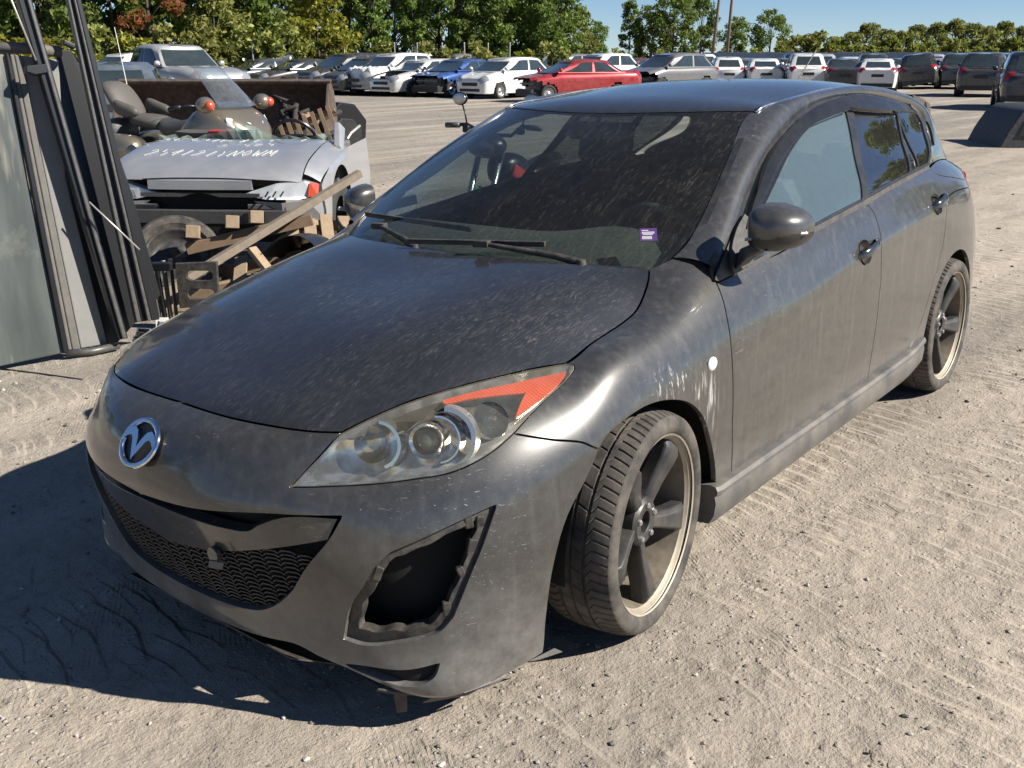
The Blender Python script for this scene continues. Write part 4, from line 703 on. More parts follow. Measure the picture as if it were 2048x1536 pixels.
# ---- wheels
def tyre_mesh():
    mb=MB(); nt_=432   # six steps per tread block, the first one cut
    side=[(.250,-.096),(.256,-.104),(.262,-.1085),(.275,-.1115),(.289,-.110),(.298,-.1065),(.3035,-.1015)]
    ys=[-.0985,-.094,-.085,-.070,-.055,-.0415,-.0405,-.0325,-.0315,-.015,-.0035,-.0025,.0055,.0065,.02,.0315,.0325,.0405,.0415,.055,.070,.085,.094,.0985]; groove=((-.041,-.032),(-.003,.006),(.032,.041))
    def shear(y): a=abs(y); return (.06*(a/.1)**2-.02)*(1 if y<0 else 1)
    prof=[(r_,y,0) for r_,y in side]+[(None,y,1) for y in ys]+[(r_,-y,0) for r_,y in side[::-1]]; q=len(prof); vs=[]
    for k in range(nt_):
        for r_,y,tr in prof:
            a=2*math.pi*k/nt_; cut=0.
            if tr:
                r_=.3165-.0125*(abs(y)/.1)**3.4
                if any(g0<=y<=g1 for g0,g1 in groove): cut=.0065
                kk=k%6
                if abs(y)>.042: a+=shear(y); cut=max(cut,.004 if kk==0 else 0)
                else: a-=y*1.3; cut=max(cut,.003 if (kk==0 and (k//6)%2==0) else 0)
                r_-=cut
            vs.append((r_*math.cos(a),y,r_*math.sin(a)))
    mb.add(vs,[(k*q+i,k*q+i+1,((k+1)%nt_)*q+i+1,((k+1)%nt_)*q+i) for k in range(nt_) for i in range(q-1)]); return mb
def wheel(loc,sgn,steer,spin,name_cap):
    e=bpy.data.objects.new('wheel',None); COL.objects.link(e); e.parent=CAR; e.empty_display_size=.1; e.location=loc
    e.rotation_euler=(0,0,steer if sgn>0 else math.pi+steer)
    return e
TM=tyre_mesh().obj('tyre','tyre_rubber',None,smooth=True,angle=28); TM_me=TM.data; bpy.data.objects.remove(TM)
def rim_parts():
    out=[]
    mb=MB(); mb.lathe([(.249,-.100),(.2535,-.103),(.2545,-.098),(.250,-.092),(.243,-.091),(.240,-.084),(.237,-.080)],'y',72); out.append(('rim','rim_lip',mb,40)); mb=MB(); mb.lathe([(.237,-.080),(.232,-.050),(.226,.0),(.222,.085),(.250,.098)],'y',72); out.append(('rim_wall','rim_wall',mb,40))
    mb=MB(); mb.lathe([(.232,-.02),(.225,.02),(.215,.02),(.205,.06),(.10,.075),(.06,.07)],'y',48); out.append(('rim_barrel','inner_black',mb,40))
    for k in range(5):
        mb=MB(); a=R(90+72*k); secs=[]
        for r_,w,y0,th,sk in ((.050,.044,-.062,.055,0),(.085,.044,-.068,.055,.0),(.13,.052,-.077,.056,.003),(.175,.066,-.089,.056,.008),(.210,.080,-.096,.056,.012),(.234,.088,-.086,.046,.014)):
            s=[]
            for px,py in ((-.5,.5),(-.5,-.25),(-.40,-.5),(.30,-.42),(.5,-.2),(.5,.5)):
                s.append((r_,y0+th*.5+py*th+abs(px)*.004,px*w+sk))
            secs.append(s)
        mb.loft(secs); mb.xf(Matrix.Rotation(-a,4,'Y')); out.append(('spoke','rim_grey',mb,35))
    mb=MB(); mb.lathe([(.031,-.02),(.031,-.062),(.036,-.066),(.060,-.066),(.070,-.056),(.072,.0)],'y',32); out.append(('hub','rim_grey',mb,40))
    mb=MB(); mb.lathe([(.0,-.014),(.031,-.014)],'y',24); mb.lathe([(.031,-.014),(.031,-.030)],'y',24); out.append(('hub_bore','rust',mb,40))
    for k in range(5):
        mb=MB(); a=R(54+72*k); mb.lathe([(.0,-.074),(.007,-.074),(.009,-.071),(.009,-.05)],'y',6,(.050*math.cos(a),0,.050*math.sin(a))); out.append(('wheel_nut','chrome_dull',mb,30))
    mb=MB(); mb.lathe([(.05,.02),(.145,.02),(.145,.042),(.05,.042)],'y',40); out.append(('brake_disc','brake_steel',mb,40))
    mb=MB(); mb.box((-.135,.02,.03),(.06,.075,.13)); out.append(('brake_caliper','rim_grey',mb,None))
    return out
RP=[(n_,mb.obj(n_,mt,None,smooth=ang is not None,angle=ang or None,bevel=.004 if n_=='spoke' else 0.)) for n_,mt,mb,ang in rim_parts()]
def build_wheel(loc,sgn,steer,spin,first):
    e=wheel(loc,sgn,steer,spin,None)
    t=put('tyre',TM_me,e); t.rotation_euler=(0,spin,0)
    for n_,o in RP:
        c=o if first else o.copy()
        if not first: COL.objects.link(c)
        c.parent=e; c.rotation_euler=(0,0 if n_=='brake_caliper' else spin,0)
build_wheel((0,-.774,.316),1,.118,R(39),True); build_wheel((2.64,-.778,.316),1,0,R(33),False); build_wheel((0,.774,.316),-1,.118,.4,False); build_wheel((2.64,.778,.316),-1,0,1.,False)
# ---- cowl, wipers, sticker
mb=MB(); ys=np.linspace(-.62,.62,25); mb.loft([[(.10+.42*y*y,y,.953-.02*y*y),(.15+.40*y*y,y,.945-.02*y*y),(.20+.38*y*y,y,.955-.02*y*y),(.20+.38*y*y,y,.90),(.05+.42*y*y,y,.90)] for y in ys]); mb.obj('cowl','black_plastic',CAR,smooth=True,angle=40)
def wiper(piv,tip,joint,b0,b1):
    mb=MB(); mb.tube([piv,Vector(piv).lerp(Vector(joint),.25)+Vector((0,0,.006)),joint],[.013,.011,.007],8); mb.lathe([(0,.012),(.014,.010),(.017,-.012)],'z',14,piv); mb.obj('wiper_arm','black_plastic',CAR,smooth=True,angle=50)
    mb=MB(); a,b=Vector(b0),Vector(b1); mb.beam(a,b,.010,.012); mb.beam(a+Vector((0,0,.008)),b+Vector((0,0,.008)),.016,.005); mb.box(joint,(.03,.05,.02),(0,0,.3)); mb.obj('wiper_blade','black_plastic',CAR,bevel=.002)
wiper((.215,-.475,.967),None,(.150,-.150,1.004),(.118,.135,.988),(.235,-.330,1.004))
wiper((.150,.14,.966),None,(.25,.40,1.0),(.30,.02,1.01),(.34,.56,1.015))
def sticker():
    u,v=PT['sticker'][0]; p=WSH.at([u],[v])[0]; n=WSH.normal([u],[v])[0]*FLIP[id(WSH)]; t=WSH.at([u],[v+.01])[0]-p; t/=np.linalg.norm(t); s=np.cross(n,t)
    s*=1 if s[2]>0 else -1
    P=lambda a,b,o:p+t*a+s*b+n*o
    mb=MB(); mb.add([P(-.026,-.028,.002),P(.026,-.028,.002),P(.026,.028,.002),P(-.026,.028,.002)],[(0,1,2,3)]); st=mb.obj('window_sticker','purple_print',CAR)
    mb=MB()
    for a0,a1,b in ((-.02,.0,.018),(-.02,.018,.010),(-.02,.018,.005),(-.017,.013,0.),(-.02,.010,-.009),(-.02,.010,-.014),(-.02,.010,-.019)): mb.add([P(a0,b-.0014,.0026),P(a1,b-.0014,.0026),P(a1,b+.0014,.0026),P(a0,b+.0014,.0026)],[(0,1,2,3)])
    mb.obj('sticker_print','white_print',st)
sticker()
# ---- interior
mb=MB(); ys=np.linspace(-.66,.66,21); mb.loft([[(.30+.25*y*y,y,.925),(.42+.2*y*y,y,.962+.015*math.exp(-((y+.36)/.18)**2)),(.62,y,.965+.045*math.exp(-((y+.36)/.2)**2)),(.72,y,.93),(.74,y,.75),(.55,y,.62),(.30,y,.62)] for y in ys]); mb.obj('dashboard','dash_plastic',CAR,smooth=True,angle=45)
mb=MB(); mb.lathe([(.170+.014*math.cos(t),.014*math.sin(t)) for t in np.linspace(0,2*math.pi,9)],'x',36); mb.beam((0,-.16,0),(0,.16,0),.03,.04); mb.beam((0,0,0),(0,0,-.16),.03,.05,up=(0,1,0)); mb.box((0,0,0),(.05,.13,.11)); mb.xf(Matrix.Translation((.86,-.36,.90))@Matrix.Rotation(R(-24),4,'Y')); mb.obj('steering_wheel','dash_plastic',CAR,smooth=True,angle=40)
def seat(x,y,w=.50):
    mb=MB()
    mb.loft([[(x+dx,y+w/2*sx,z) for sx,z in ((-1,.32),(1,.32),(1,.53+zz),(.6,.50+zz),(-.6,.50+zz),(-1,.53+zz))] for dx,zz in ((-.26,.03),(-.2,.05),(0,.02),(.25,0))])
    mb.loft([[(x+.22+(z-.45)*.32+dx,y+ww/2*sx,z) for sx,dx in ((-1,-.06),(-.6,.0),(.6,.0),(1,-.06),(.9,.12),(-.9,.12))] for z,ww in ((.45,w*.95),(.65,w),(.85,w*.95),(1.0,w*.85),(1.07,w*.6))])
    mb.loft([[(x+.44+(z-1.1)*.2+dx,y+.13*s*k,z) for s,dx in ((-1,-.02),(-.5,-.06),(.5,-.06),(1,-.02),(.8,.06),(-.8,.06))] for z,k in ((1.09,.75),(1.13,1.),(1.22,1.),(1.27,.8))])
    mb.tube([(x+.43,y-.06,1.04),(x+.45,y-.06,1.12)],.007,6); mb.tube([(x+.43,y+.06,1.04),(x+.45,y+.06,1.12)],.007,6)
    mb.obj('seat','seat_cloth',CAR,smooth=True,angle=60,bevel=.02)
seat(1.15,-.36); seat(1.15,.36)
mb=MB(); mb.loft([[(x,y,z) for x,z in ((1.85,.32),(1.85,.55),(2.25,.50),(2.45,1.0),(2.55,1.0),(2.45,.32))] for y in (-.62,-.2,.2,.62)]); 
for y in (-.38,0,.38): mb.box((2.52,y,1.07),(.09,.24,.14),(0,.2,0))
mb.obj('rear_seat','seat_cloth',CAR,bevel=.03,smooth=True,angle=60)
mb=MB(); mb.box((1.3,0,.42),(2.4,1.4,.04)); mb.obj('cabin_floor','inner_black',CAR)
mb=MB(); mb.box((.99,-.0,1.285),(.035,.22,.06),(0,.35,0)); mb.tube([(1.0,0,1.30),(1.03,0,1.36)],.01,6); mb.obj('interior_mirror','dash_plastic',CAR,bevel=.012)
hl=MB(); U,V_=np.meshgrid(np.linspace(rx[1]+.03,rx[-1]-.05,16),np.linspace(0,rv[-1]-.03,7),indexing='ij'); P_=RF.at(U.ravel(),V_.ravel())-np.array([0,0,.03]); f_=[(i*7+j,i*7+j+1,(i+1)*7+j+1,(i+1)*7+j) for i in range(15) for j in range(6)]
hl.add(P_,f_); hl.add(P_*np.array([1,-1,1]),f_); hl.obj('headliner','seat_cloth',CAR,smooth=True)
# ------------------------------------------------------------------ ground
def _hash(ix,iy,s): 
    h=(ix.astype(np.int64)*374761393+iy.astype(np.int64)*668265263+s*974711)&0x7fffffff
    h=((h^(h>>13))*1274126177)&0x7fffffff; return ((h^(h>>16))&0xffff)/65535.
def vnoise(x,y,s=0):
    ix=np.floor(x);iy=np.floor(y);fx=x-ix;fy=y-iy;fx=fx*fx*(3-2*fx);fy=fy*fy*(3-2*fy)
    a=_hash(ix,iy,s);b=_hash(ix+1,iy,s);c=_hash(ix,iy+1,s);d=_hash(ix+1,iy+1,s)
    return (a*(1-fx)+b*fx)*(1-fy)+(c*(1-fx)+d*fx)*fy
def fbm(x,y,o=4,s=0):
    v=0;a=.5
    for i in range(o): v=v+a*vnoise(x,y,s+i);x=x*2.03+3.1;y=y*2.03+1.7;a*=.5
    return v
def relief(X,Y):
    """ground height: lean near the hatchback, soft ruts, churned crescents left by turning tyres"""
    d=np.hypot(X-.6,Y+.2); k=np.clip((d-3.2)/9.,0,1); k=k*k*(3-2*k)
    z=(_p0[2]-(_pn[0]*(X-_p0[0])+_pn[1]*(Y-_p0[1]))/_pn[2])*(1-k)
    near=np.clip(1-(np.hypot(X-1,Y)-8)/20.,0,1)
    z=z+(fbm(X*.9,Y*.9,4,11)-.47)*.022+(fbm(X*6,Y*6,3,5)-.44)*.012*near+(fbm(X*24,Y*24,2,9)-.37)*.006*near
    # crescents: arcs across wheel tracks that run roughly along +x on the open side of the car
    tx=X*.94-Y*.34; ty=X*.34+Y*.94
    for c,wd,ph in ((-1.55,.24,0.),(-2.2,.22,1.3),(-3.1,.25,.4),(-4.3,.25,2.)):
        off=(ty-c-.10*np.sin(tx*.8+ph))/wd; m=np.exp(-off**4)*near
        ar=tx*15.0-off*off*1.4+1.6*fbm(X*3,Y*3,2,21)*2; sw=np.mod(ar/(2*np.pi),1.0)
        z=z+m*((sw*.020-.010)*(fbm(X*2.1,Y*2.1,3,31)>.40)-.004)
    return z-.004*near
def build_ground():
    c0=np.array([CAM[0],CAM[1]]); view=math.atan2(_f[1],_f[0])
    rr=[.35]
    while rr[-1]<6.5: rr.append(rr[-1]*1.0085+.0005)
    while rr[-1]<1800: rr.append(rr[-1]*1.026)
    rr=np.array(rr)
    fine=np.arange(-36,36.01,.17); coarse=np.arange(38,322,4.); A=np.radians(np.concatenate([fine,coarse]))+view
    Rr,Aa=np.meshgrid(rr,A,indexing='ij'); X=c0[0]+Rr*np.cos(Aa); Y=c0[1]+Rr*np.sin(Aa); Z=relief(X,Y); n,m=X.shape
    V=np.stack([X.ravel(),Y.ravel(),Z.ravel()],1)
    i,j=np.meshgrid(np.arange(n-1),np.arange(m),indexing='ij'); j2=(j+1)%m
    F=np.stack([i*m+j,(i+1)*m+j,(i+1)*m+j2,i*m+j2],-1).reshape(-1,4)
    V=np.vstack([V,[[c0[0],c0[1],float(relief(np.array([c0[0]]),np.array([c0[1]]))[0])]]]); ci=len(V)-1
    me=bpy.data.meshes.new('ground'); nf=len(F)+m
    me.vertices.add(len(V)); me.vertices.foreach_set('co',V.ravel())
    T=np.stack([np.full(m,ci),np.arange(m),(np.arange(m)+1)%m],1)
    me.loops.add(len(F)*4+m*3); me.polygons.add(nf)
    me.loops.foreach_set('vertex_index',np.concatenate([F.ravel(),T.ravel()])); me.polygons.foreach_set('loop_start',np.concatenate([np.arange(len(F))*4,len(F)*4+np.arange(m)*3]))
    me.update(calc_edges=True); me.polygons.foreach_set('use_smooth',[True]*nf); me.materials.append(M('dirt'))
    g=put('ground',me); g['kind']='structure'; g['label']='dry pale dirt yard packed by tyres'; return g
def dirt():
    t=NT('dirt'); o=t.obj()
    big=t.noise(.16,5,.6); mid=t.noise(1.4,6,.65); fine=t.noise(26.,6,.7); gr=t.noise(120.,4,.7)
    col=t.mix(t.ramp(mid,[(.3,0),(.72,1)]),(.285,.245,.200),(.435,.385,.320))
    col=t.mix(t.ramp(big,[(.38,0),(.66,.75)]),col,(.315,.275,.225))
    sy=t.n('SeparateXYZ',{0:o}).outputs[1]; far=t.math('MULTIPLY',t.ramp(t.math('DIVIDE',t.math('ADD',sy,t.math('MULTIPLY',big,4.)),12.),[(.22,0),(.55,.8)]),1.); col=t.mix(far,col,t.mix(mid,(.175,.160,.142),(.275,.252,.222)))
    # long pale and dark drag marks across the open yard
    dm=t.noise(1.,4,.6,t.map((.10,1.1,1.),(0,0,R(-38)))); col=t.mix(t.ramp(dm,[(.42,0),(.64,.6)]),col,(.50,.435,.35))
    dk=t.noise(1.,4,.6,t.map((.14,.75,1.),(0,0,R(-34)),loc=(7,3,0))); col=t.mix(t.ramp(dk,[(.50,0),(.68,.62)]),col,(.20,.178,.155))
    col=t.mix(t.ramp(fine,[(.25,.85),(.5,0)]),col,t.mix(.45,col,(.05,.045,.04)))
    pv=t.n('TexVoronoi',{'Vector':o,'Scale':46.,'Randomness':1.}); pc=t.n('SeparateColor',{0:pv.outputs['Color']}).outputs[0]
    peb=t.math('MULTIPLY',t.ramp(pv.outputs['Distance'],[(.20,1),(.36,0)]),t.ramp(pc,[(.62,0),(.7,1)]))
    pm=t.ramp(t.noise(.8,4,.6),[(.42,.15),(.62,1)]); peb=t.math('MULTIPLY',peb,pm)
    col=t.mix(t.math('MULTIPLY',peb,.75),col,t.mix(pc,(.20,.19,.18),(.50,.47,.42)))
    sp=t.ramp(t.noise(75.,2,.5),[(.70,0),(.76,.8)]); col=t.mix(sp,col,(.07,.062,.055))
    cr=t.n('TexVoronoi',{'Vector':t.n('VectorMath',{0:t.map((9,4.2,6),(0,0,R(20))),1:t.n('VectorMath',{0:t.n('TexNoise',{'Vector':o,'Scale':5.}).outputs[1],1:(.9,.9,.9)},operation='MULTIPLY').outputs[0]},operation='ADD').outputs[0],'Scale':1.},feature='DISTANCE_TO_EDGE').outputs[0]
    crk=t.math('MULTIPLY',t.ramp(cr,[(0,1),(.03,0)]),t.ramp(t.noise(.7,3,.5),[(.55,0),(.66,.5)]))
    h=t.math('ADD',t.math('MULTIPLY',fine,.0075),t.math('MULTIPLY',gr,.003)); h=t.math('ADD',h,t.math('MULTIPLY',peb,.006)); h=t.math('SUBTRACT',h,t.math('MULTIPLY',crk,.0015))
    # shoe and tyre prints: short parallel bars in patches
    wv=t.n('TexWave',{'Vector':t.map((1,1,1),(0,0,R(35))),'Scale':22.,'Distortion':1.5,'Detail':2.,'Detail Scale':1.2},wave_type='BANDS').outputs[0]
    pmk=t.ramp(t.noise(3.3,2,.4),[(.63,0),(.66,1)]); h=t.math('SUBTRACT',h,t.math('MULTIPLY',t.math('MULTIPLY',t.ramp(wv,[(.45,0),(.6,1)]),pmk),.006))
    sx=t.n('SeparateXYZ',{0:t.n('VectorMath',{0:t.map((1,1,1),(0,0,R(9))),1:t.n('VectorMath',{0:t.n('TexNoise',{'Vector':o,'Scale':1.1,'Detail':3.}).outputs[1],1:(.22,.22,0)},operation='MULTIPLY').outputs[0]},operation='ADD').outputs[0]})
    for wd,fr_,hh,ph,lo,hi in ((.62,9.,.011,.0,.42,.54),(.41,15.,.006,.37,.48,.58)):
        tr=t.math('FRACT',t.math('ADD',t.math('DIVIDE',sx.outputs[1],wd),ph)); tc=t.math('ABSOLUTE',t.math('SUBTRACT',tr,.5))
        lug=t.math('FRACT',t.math('ADD',t.math('MULTIPLY',sx.outputs[0],fr_),t.math('MULTIPLY',t.math('MULTIPLY',tc,tc),2.2)))
        lug=t.math('MULTIPLY',t.ramp(lug,[(0,0),(.80,1),(.90,.1),(1,0)]),t.ramp(tc,[(.28,1),(.42,0)]))
        h=t.math('ADD',h,t.math('MULTIPLY',t.math('MULTIPLY',lug,t.ramp(t.noise(1.3,4,.65),[(lo,0),(hi,1)])),hh))
    lum=t.noise(7.5,5,.68); h=t.math('ADD',h,t.math('MULTIPLY',lum,.014))
    nb=t.bump(h,1.0,1.0)
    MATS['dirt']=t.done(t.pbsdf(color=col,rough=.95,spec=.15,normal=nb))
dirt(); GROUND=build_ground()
# loose stones (far too many to count)
def stones():
    rg=np.random.default_rng(5); base=[]
    ico=bmesh.new(); bmesh.ops.create_icosphere(ico,subdivisions=1,radius=1.); iv=np.array([tuple(v.co) for v in ico.verts]); fi=np.array([[v.index for v in f.verts] for f in ico.faces]); ico.free()
    view=math.atan2(_f[1],_f[0]); P=[]
    n=4200; r=1.3*np.exp(rg.random(n)*2.35); a=view+np.radians(rg.uniform(-34,34,n)); x=CAM[0]+r*np.cos(a); y=CAM[1]+r*np.sin(a)
    keep=(fbm(x*.7,y*.7,3,77)>.40)|(rg.random(n)<.25); x,y,r=x[keep],y[keep],r[keep]
    s=rg.gamma(2.,.0015,len(x))+.0014; s=np.minimum(s,.024)*(.7+.12*r)
    z=relief(x,y); V=[];F=[]
    for k in range(len(x)):
        q=iv*(rg.uniform(.6,1.3,(1,3)))*(1+rg.uniform(-.25,.25,(12,1)) if len(iv)==12 else 1)*s[k]; q[:,2]*=.65
        t=rg.uniform(0,6.28); c_,s_=math.cos(t),math.sin(t); q=np.stack([q[:,0]*c_-q[:,1]*s_,q[:,0]*s_+q[:,1]*c_,q[:,2]],1)
        V.append(q+np.array([x[k],y[k],z[k]+s[k]*.25])); F.append(fi+k*len(iv))
    me=bpy.data.meshes.new('gravel'); me.from_pydata([tuple(p) for p in np.vstack(V)],[],[tuple(int(i) for i in f) for f in np.vstack(F)]); me.materials.append(M('stone')); g=put('gravel',me); g['kind']='stuff'; g['label']='small loose grey and tan stones strewn over the dirt'
def stone():
    t=NT('stone'); ri=t.n('NewGeometry').outputs['Random Per Island']; MATS['stone']=t.done(t.pbsdf(color=t.ramp(ri,[(0,(.10,.095,.09)),(.4,(.25,.22,.18)),(.75,(.36,.32,.27)),(1,(.50,.47,.43))]),rough=.9,spec=.2))
stone(); stones()
# ------------------------------------------------------------------ trees, bushes, fence, poles
def leafmat(name,c0,c1,c2):
    t=NT(name); ri=t.n('NewGeometry').outputs['Random Per Island']; ob=t.n('ObjectInfo').outputs['Random']
    col=t.ramp(ri,[(0,c0),(.55,c1),(1,c2)]); hv=t.n('HueSaturation',{'Hue':t.mix(ob,.485,.515,'FLOAT'),'Saturation':1.,'Value':t.mix(ob,.8,1.2,'FLOAT'),'Color':col}).outputs[0]
    d=t.pbsdf(color=hv,rough=.65,spec=.25); tr=t.n('BsdfTranslucent',{'Color':t.mix(.5,hv,(.25,.35,.04))}).outputs[0]
    MATS[name]=t.done(t.n('MixShader',{0:.35,1:d,2:tr}).outputs[0])
leafmat('leaf_green',(0.068,0.103,0.024),(0.128,0.179,0.043),(0.225,0.262,0.072))
leafmat('leaf_dark',(0.039,0.069,0.020),(0.075,0.121,0.034),(0.143,0.179,0.054))
leafmat('leaf_yellow',(.10,.115,.018),(.22,.21,.03),(.36,.31,.05))
leafmat('leaf_olive',(0.112,0.127,0.031),(0.217,0.221,0.060),(0.345,0.317,0.102))
leafmat('leaf_red',(.13,.06,.02),(.26,.07,.03),(.28,.15,.05))
leafmat('grass_dry',(.14,.12,.055),(.24,.21,.10),(.17,.19,.06))
simple('bark',(.075,.06,.048),.95,vscale=12,var=.4,bump=.4)
def crown_mesh(name,seed,rad,h,z0,n,leaf,shape='round',clumps=26,mat='leaf_green'):
    rg=np.random.default_rng(seed); V=[];F=[]
    cl=[]
    for k in range(clumps):
        t=rg.random(); z=z0+h*(t**.85)
        if shape=='round': w=math.sin(math.pi*min(.98,.12+.86*t))**.7
        elif shape=='cone': w=(1-t)**.7*.95+.08
        elif shape=='column': w=.75*math.sin(math.pi*min(.97,.1+.85*t))**.5
        else: w=math.sin(math.pi*min(.98,.25+.7*t))**.6
        a=rg.uniform(0,6.283); r=rad*w*math.sqrt(rg.uniform(.25,1.)); cl.append((r*math.cos(a),r*math.sin(a),z,rad*rg.uniform(.20,.36)))
    cl=np.array(cl); per=n//clumps
    for cx,cy,cz,cr in cl:
        d=rg.normal(size=(per,3)); d/=np.linalg.norm(d,axis=1)[:,None]; rr=cr*rg.random((per,1))**.45; p=np.array([cx,cy,cz])+d*rr*np.array([1,1,.8]); V.append(p)
    P=np.vstack(V); m=len(P); s=leaf*rg.uniform(.55,1.35,(m,1))
    nrm=rg.normal(size=(m,3))+np.array([0,0,.5]); nrm/=np.linalg.norm(nrm,axis=1)[:,None]
    t=np.cross(nrm,rg.normal(size=(m,3))); t/=np.linalg.norm(t,axis=1)[:,None]; b=np.cross(nrm,t)
    q=np.stack([P-t*s,P+b*s*.55,P+t*s,P-b*s*.55],1).reshape(-1,3)
    me=bpy.data.meshes.new(name); me.from_pydata([tuple(x) for x in q],[],[(4*i,4*i+1,4*i+2,4*i+3) for i in range(m)]); me.materials.append(M(mat)); return me,cl
def trunk_mesh(name,seed,z0,h,cl,r0=.16):
    rg=np.random.default_rng(seed); mb=MB(); top=z0+h*.75
    bend=rg.uniform(-.25,.25,2); pts=[(bend[0]*t*t,bend[1]*t*t,top*t) for t in (0,.3,.6,1)]; mb.tube(pts,[r0,r0*.8,r0*.55,r0*.2],7)
    for cx,cy,cz,cr in cl[::3]:
        t=min(.9,max(.25,(cz/top)*.62)); mb.tube([(bend[0]*t*t,bend[1]*t*t,top*t),(cx*.45,cy*.45,(top*t+cz)/2),(cx*.9,cy*.9,cz)],[r0*.38*(1.1-t),r0*.2,r0*.07],5)
    return mb
TREES=[]
def tree_kind(key,seed,rad,h,z0,n,leaf,shape,mat,clumps=26,r0=.15):
    me,cl=crown_mesh('crown',seed,rad,h,z0,n,leaf,shape,clumps,mat); tm=trunk_mesh('trunk',seed,z0,h,cl,r0)
    b=tm.obj('trunk','bark',None,smooth=True); tme=b.data; bpy.data.objects.remove(b); return me,tme
KIND={'broad':tree_kind('broad',1,2.7,7.6,.5,6000,.18,'full','leaf_green',64,.18),'dark':tree_kind('dark',2,2.5,8.6,.4,6000,.18,'full','leaf_dark',64,.18),
 'poplar':tree_kind('poplar',3,1.7,8.0,.3,4600,.15,'column','leaf_green',52,.13),'olive':tree_kind('olive',4,2.1,6.2,.1,4600,.15,'column','leaf_olive',52,.1),
 'yellow':tree_kind('yellow',5,2.0,4.8,.2,3600,.15,'full','leaf_yellow',40,.1),'red':tree_kind('red',6,2.2,5.0,3.0,1700,.18,'round','leaf_red',20,.14),'bush':tree_kind('bush',7,1.5,2.2,.1,1500,.15,'round','leaf_olive',16,.05),
 'ybush':tree_kind('ybush',8,1.4,1.9,.1,1300,.15,'round','leaf_yellow',14,.05)}
def tree(kind,x,y,s,rz,label,cat='tree',group='trees behind the yard',sz=None,name=None):
    t=thing(name or ('bush' if 'bush' in kind else 'tree'),label,cat,(x,y,0),rz,group); t.scale=(s,s,sz or s); me,tme=KIND[kind]
    put('crown',me,t); put('trunk',tme,t); return t
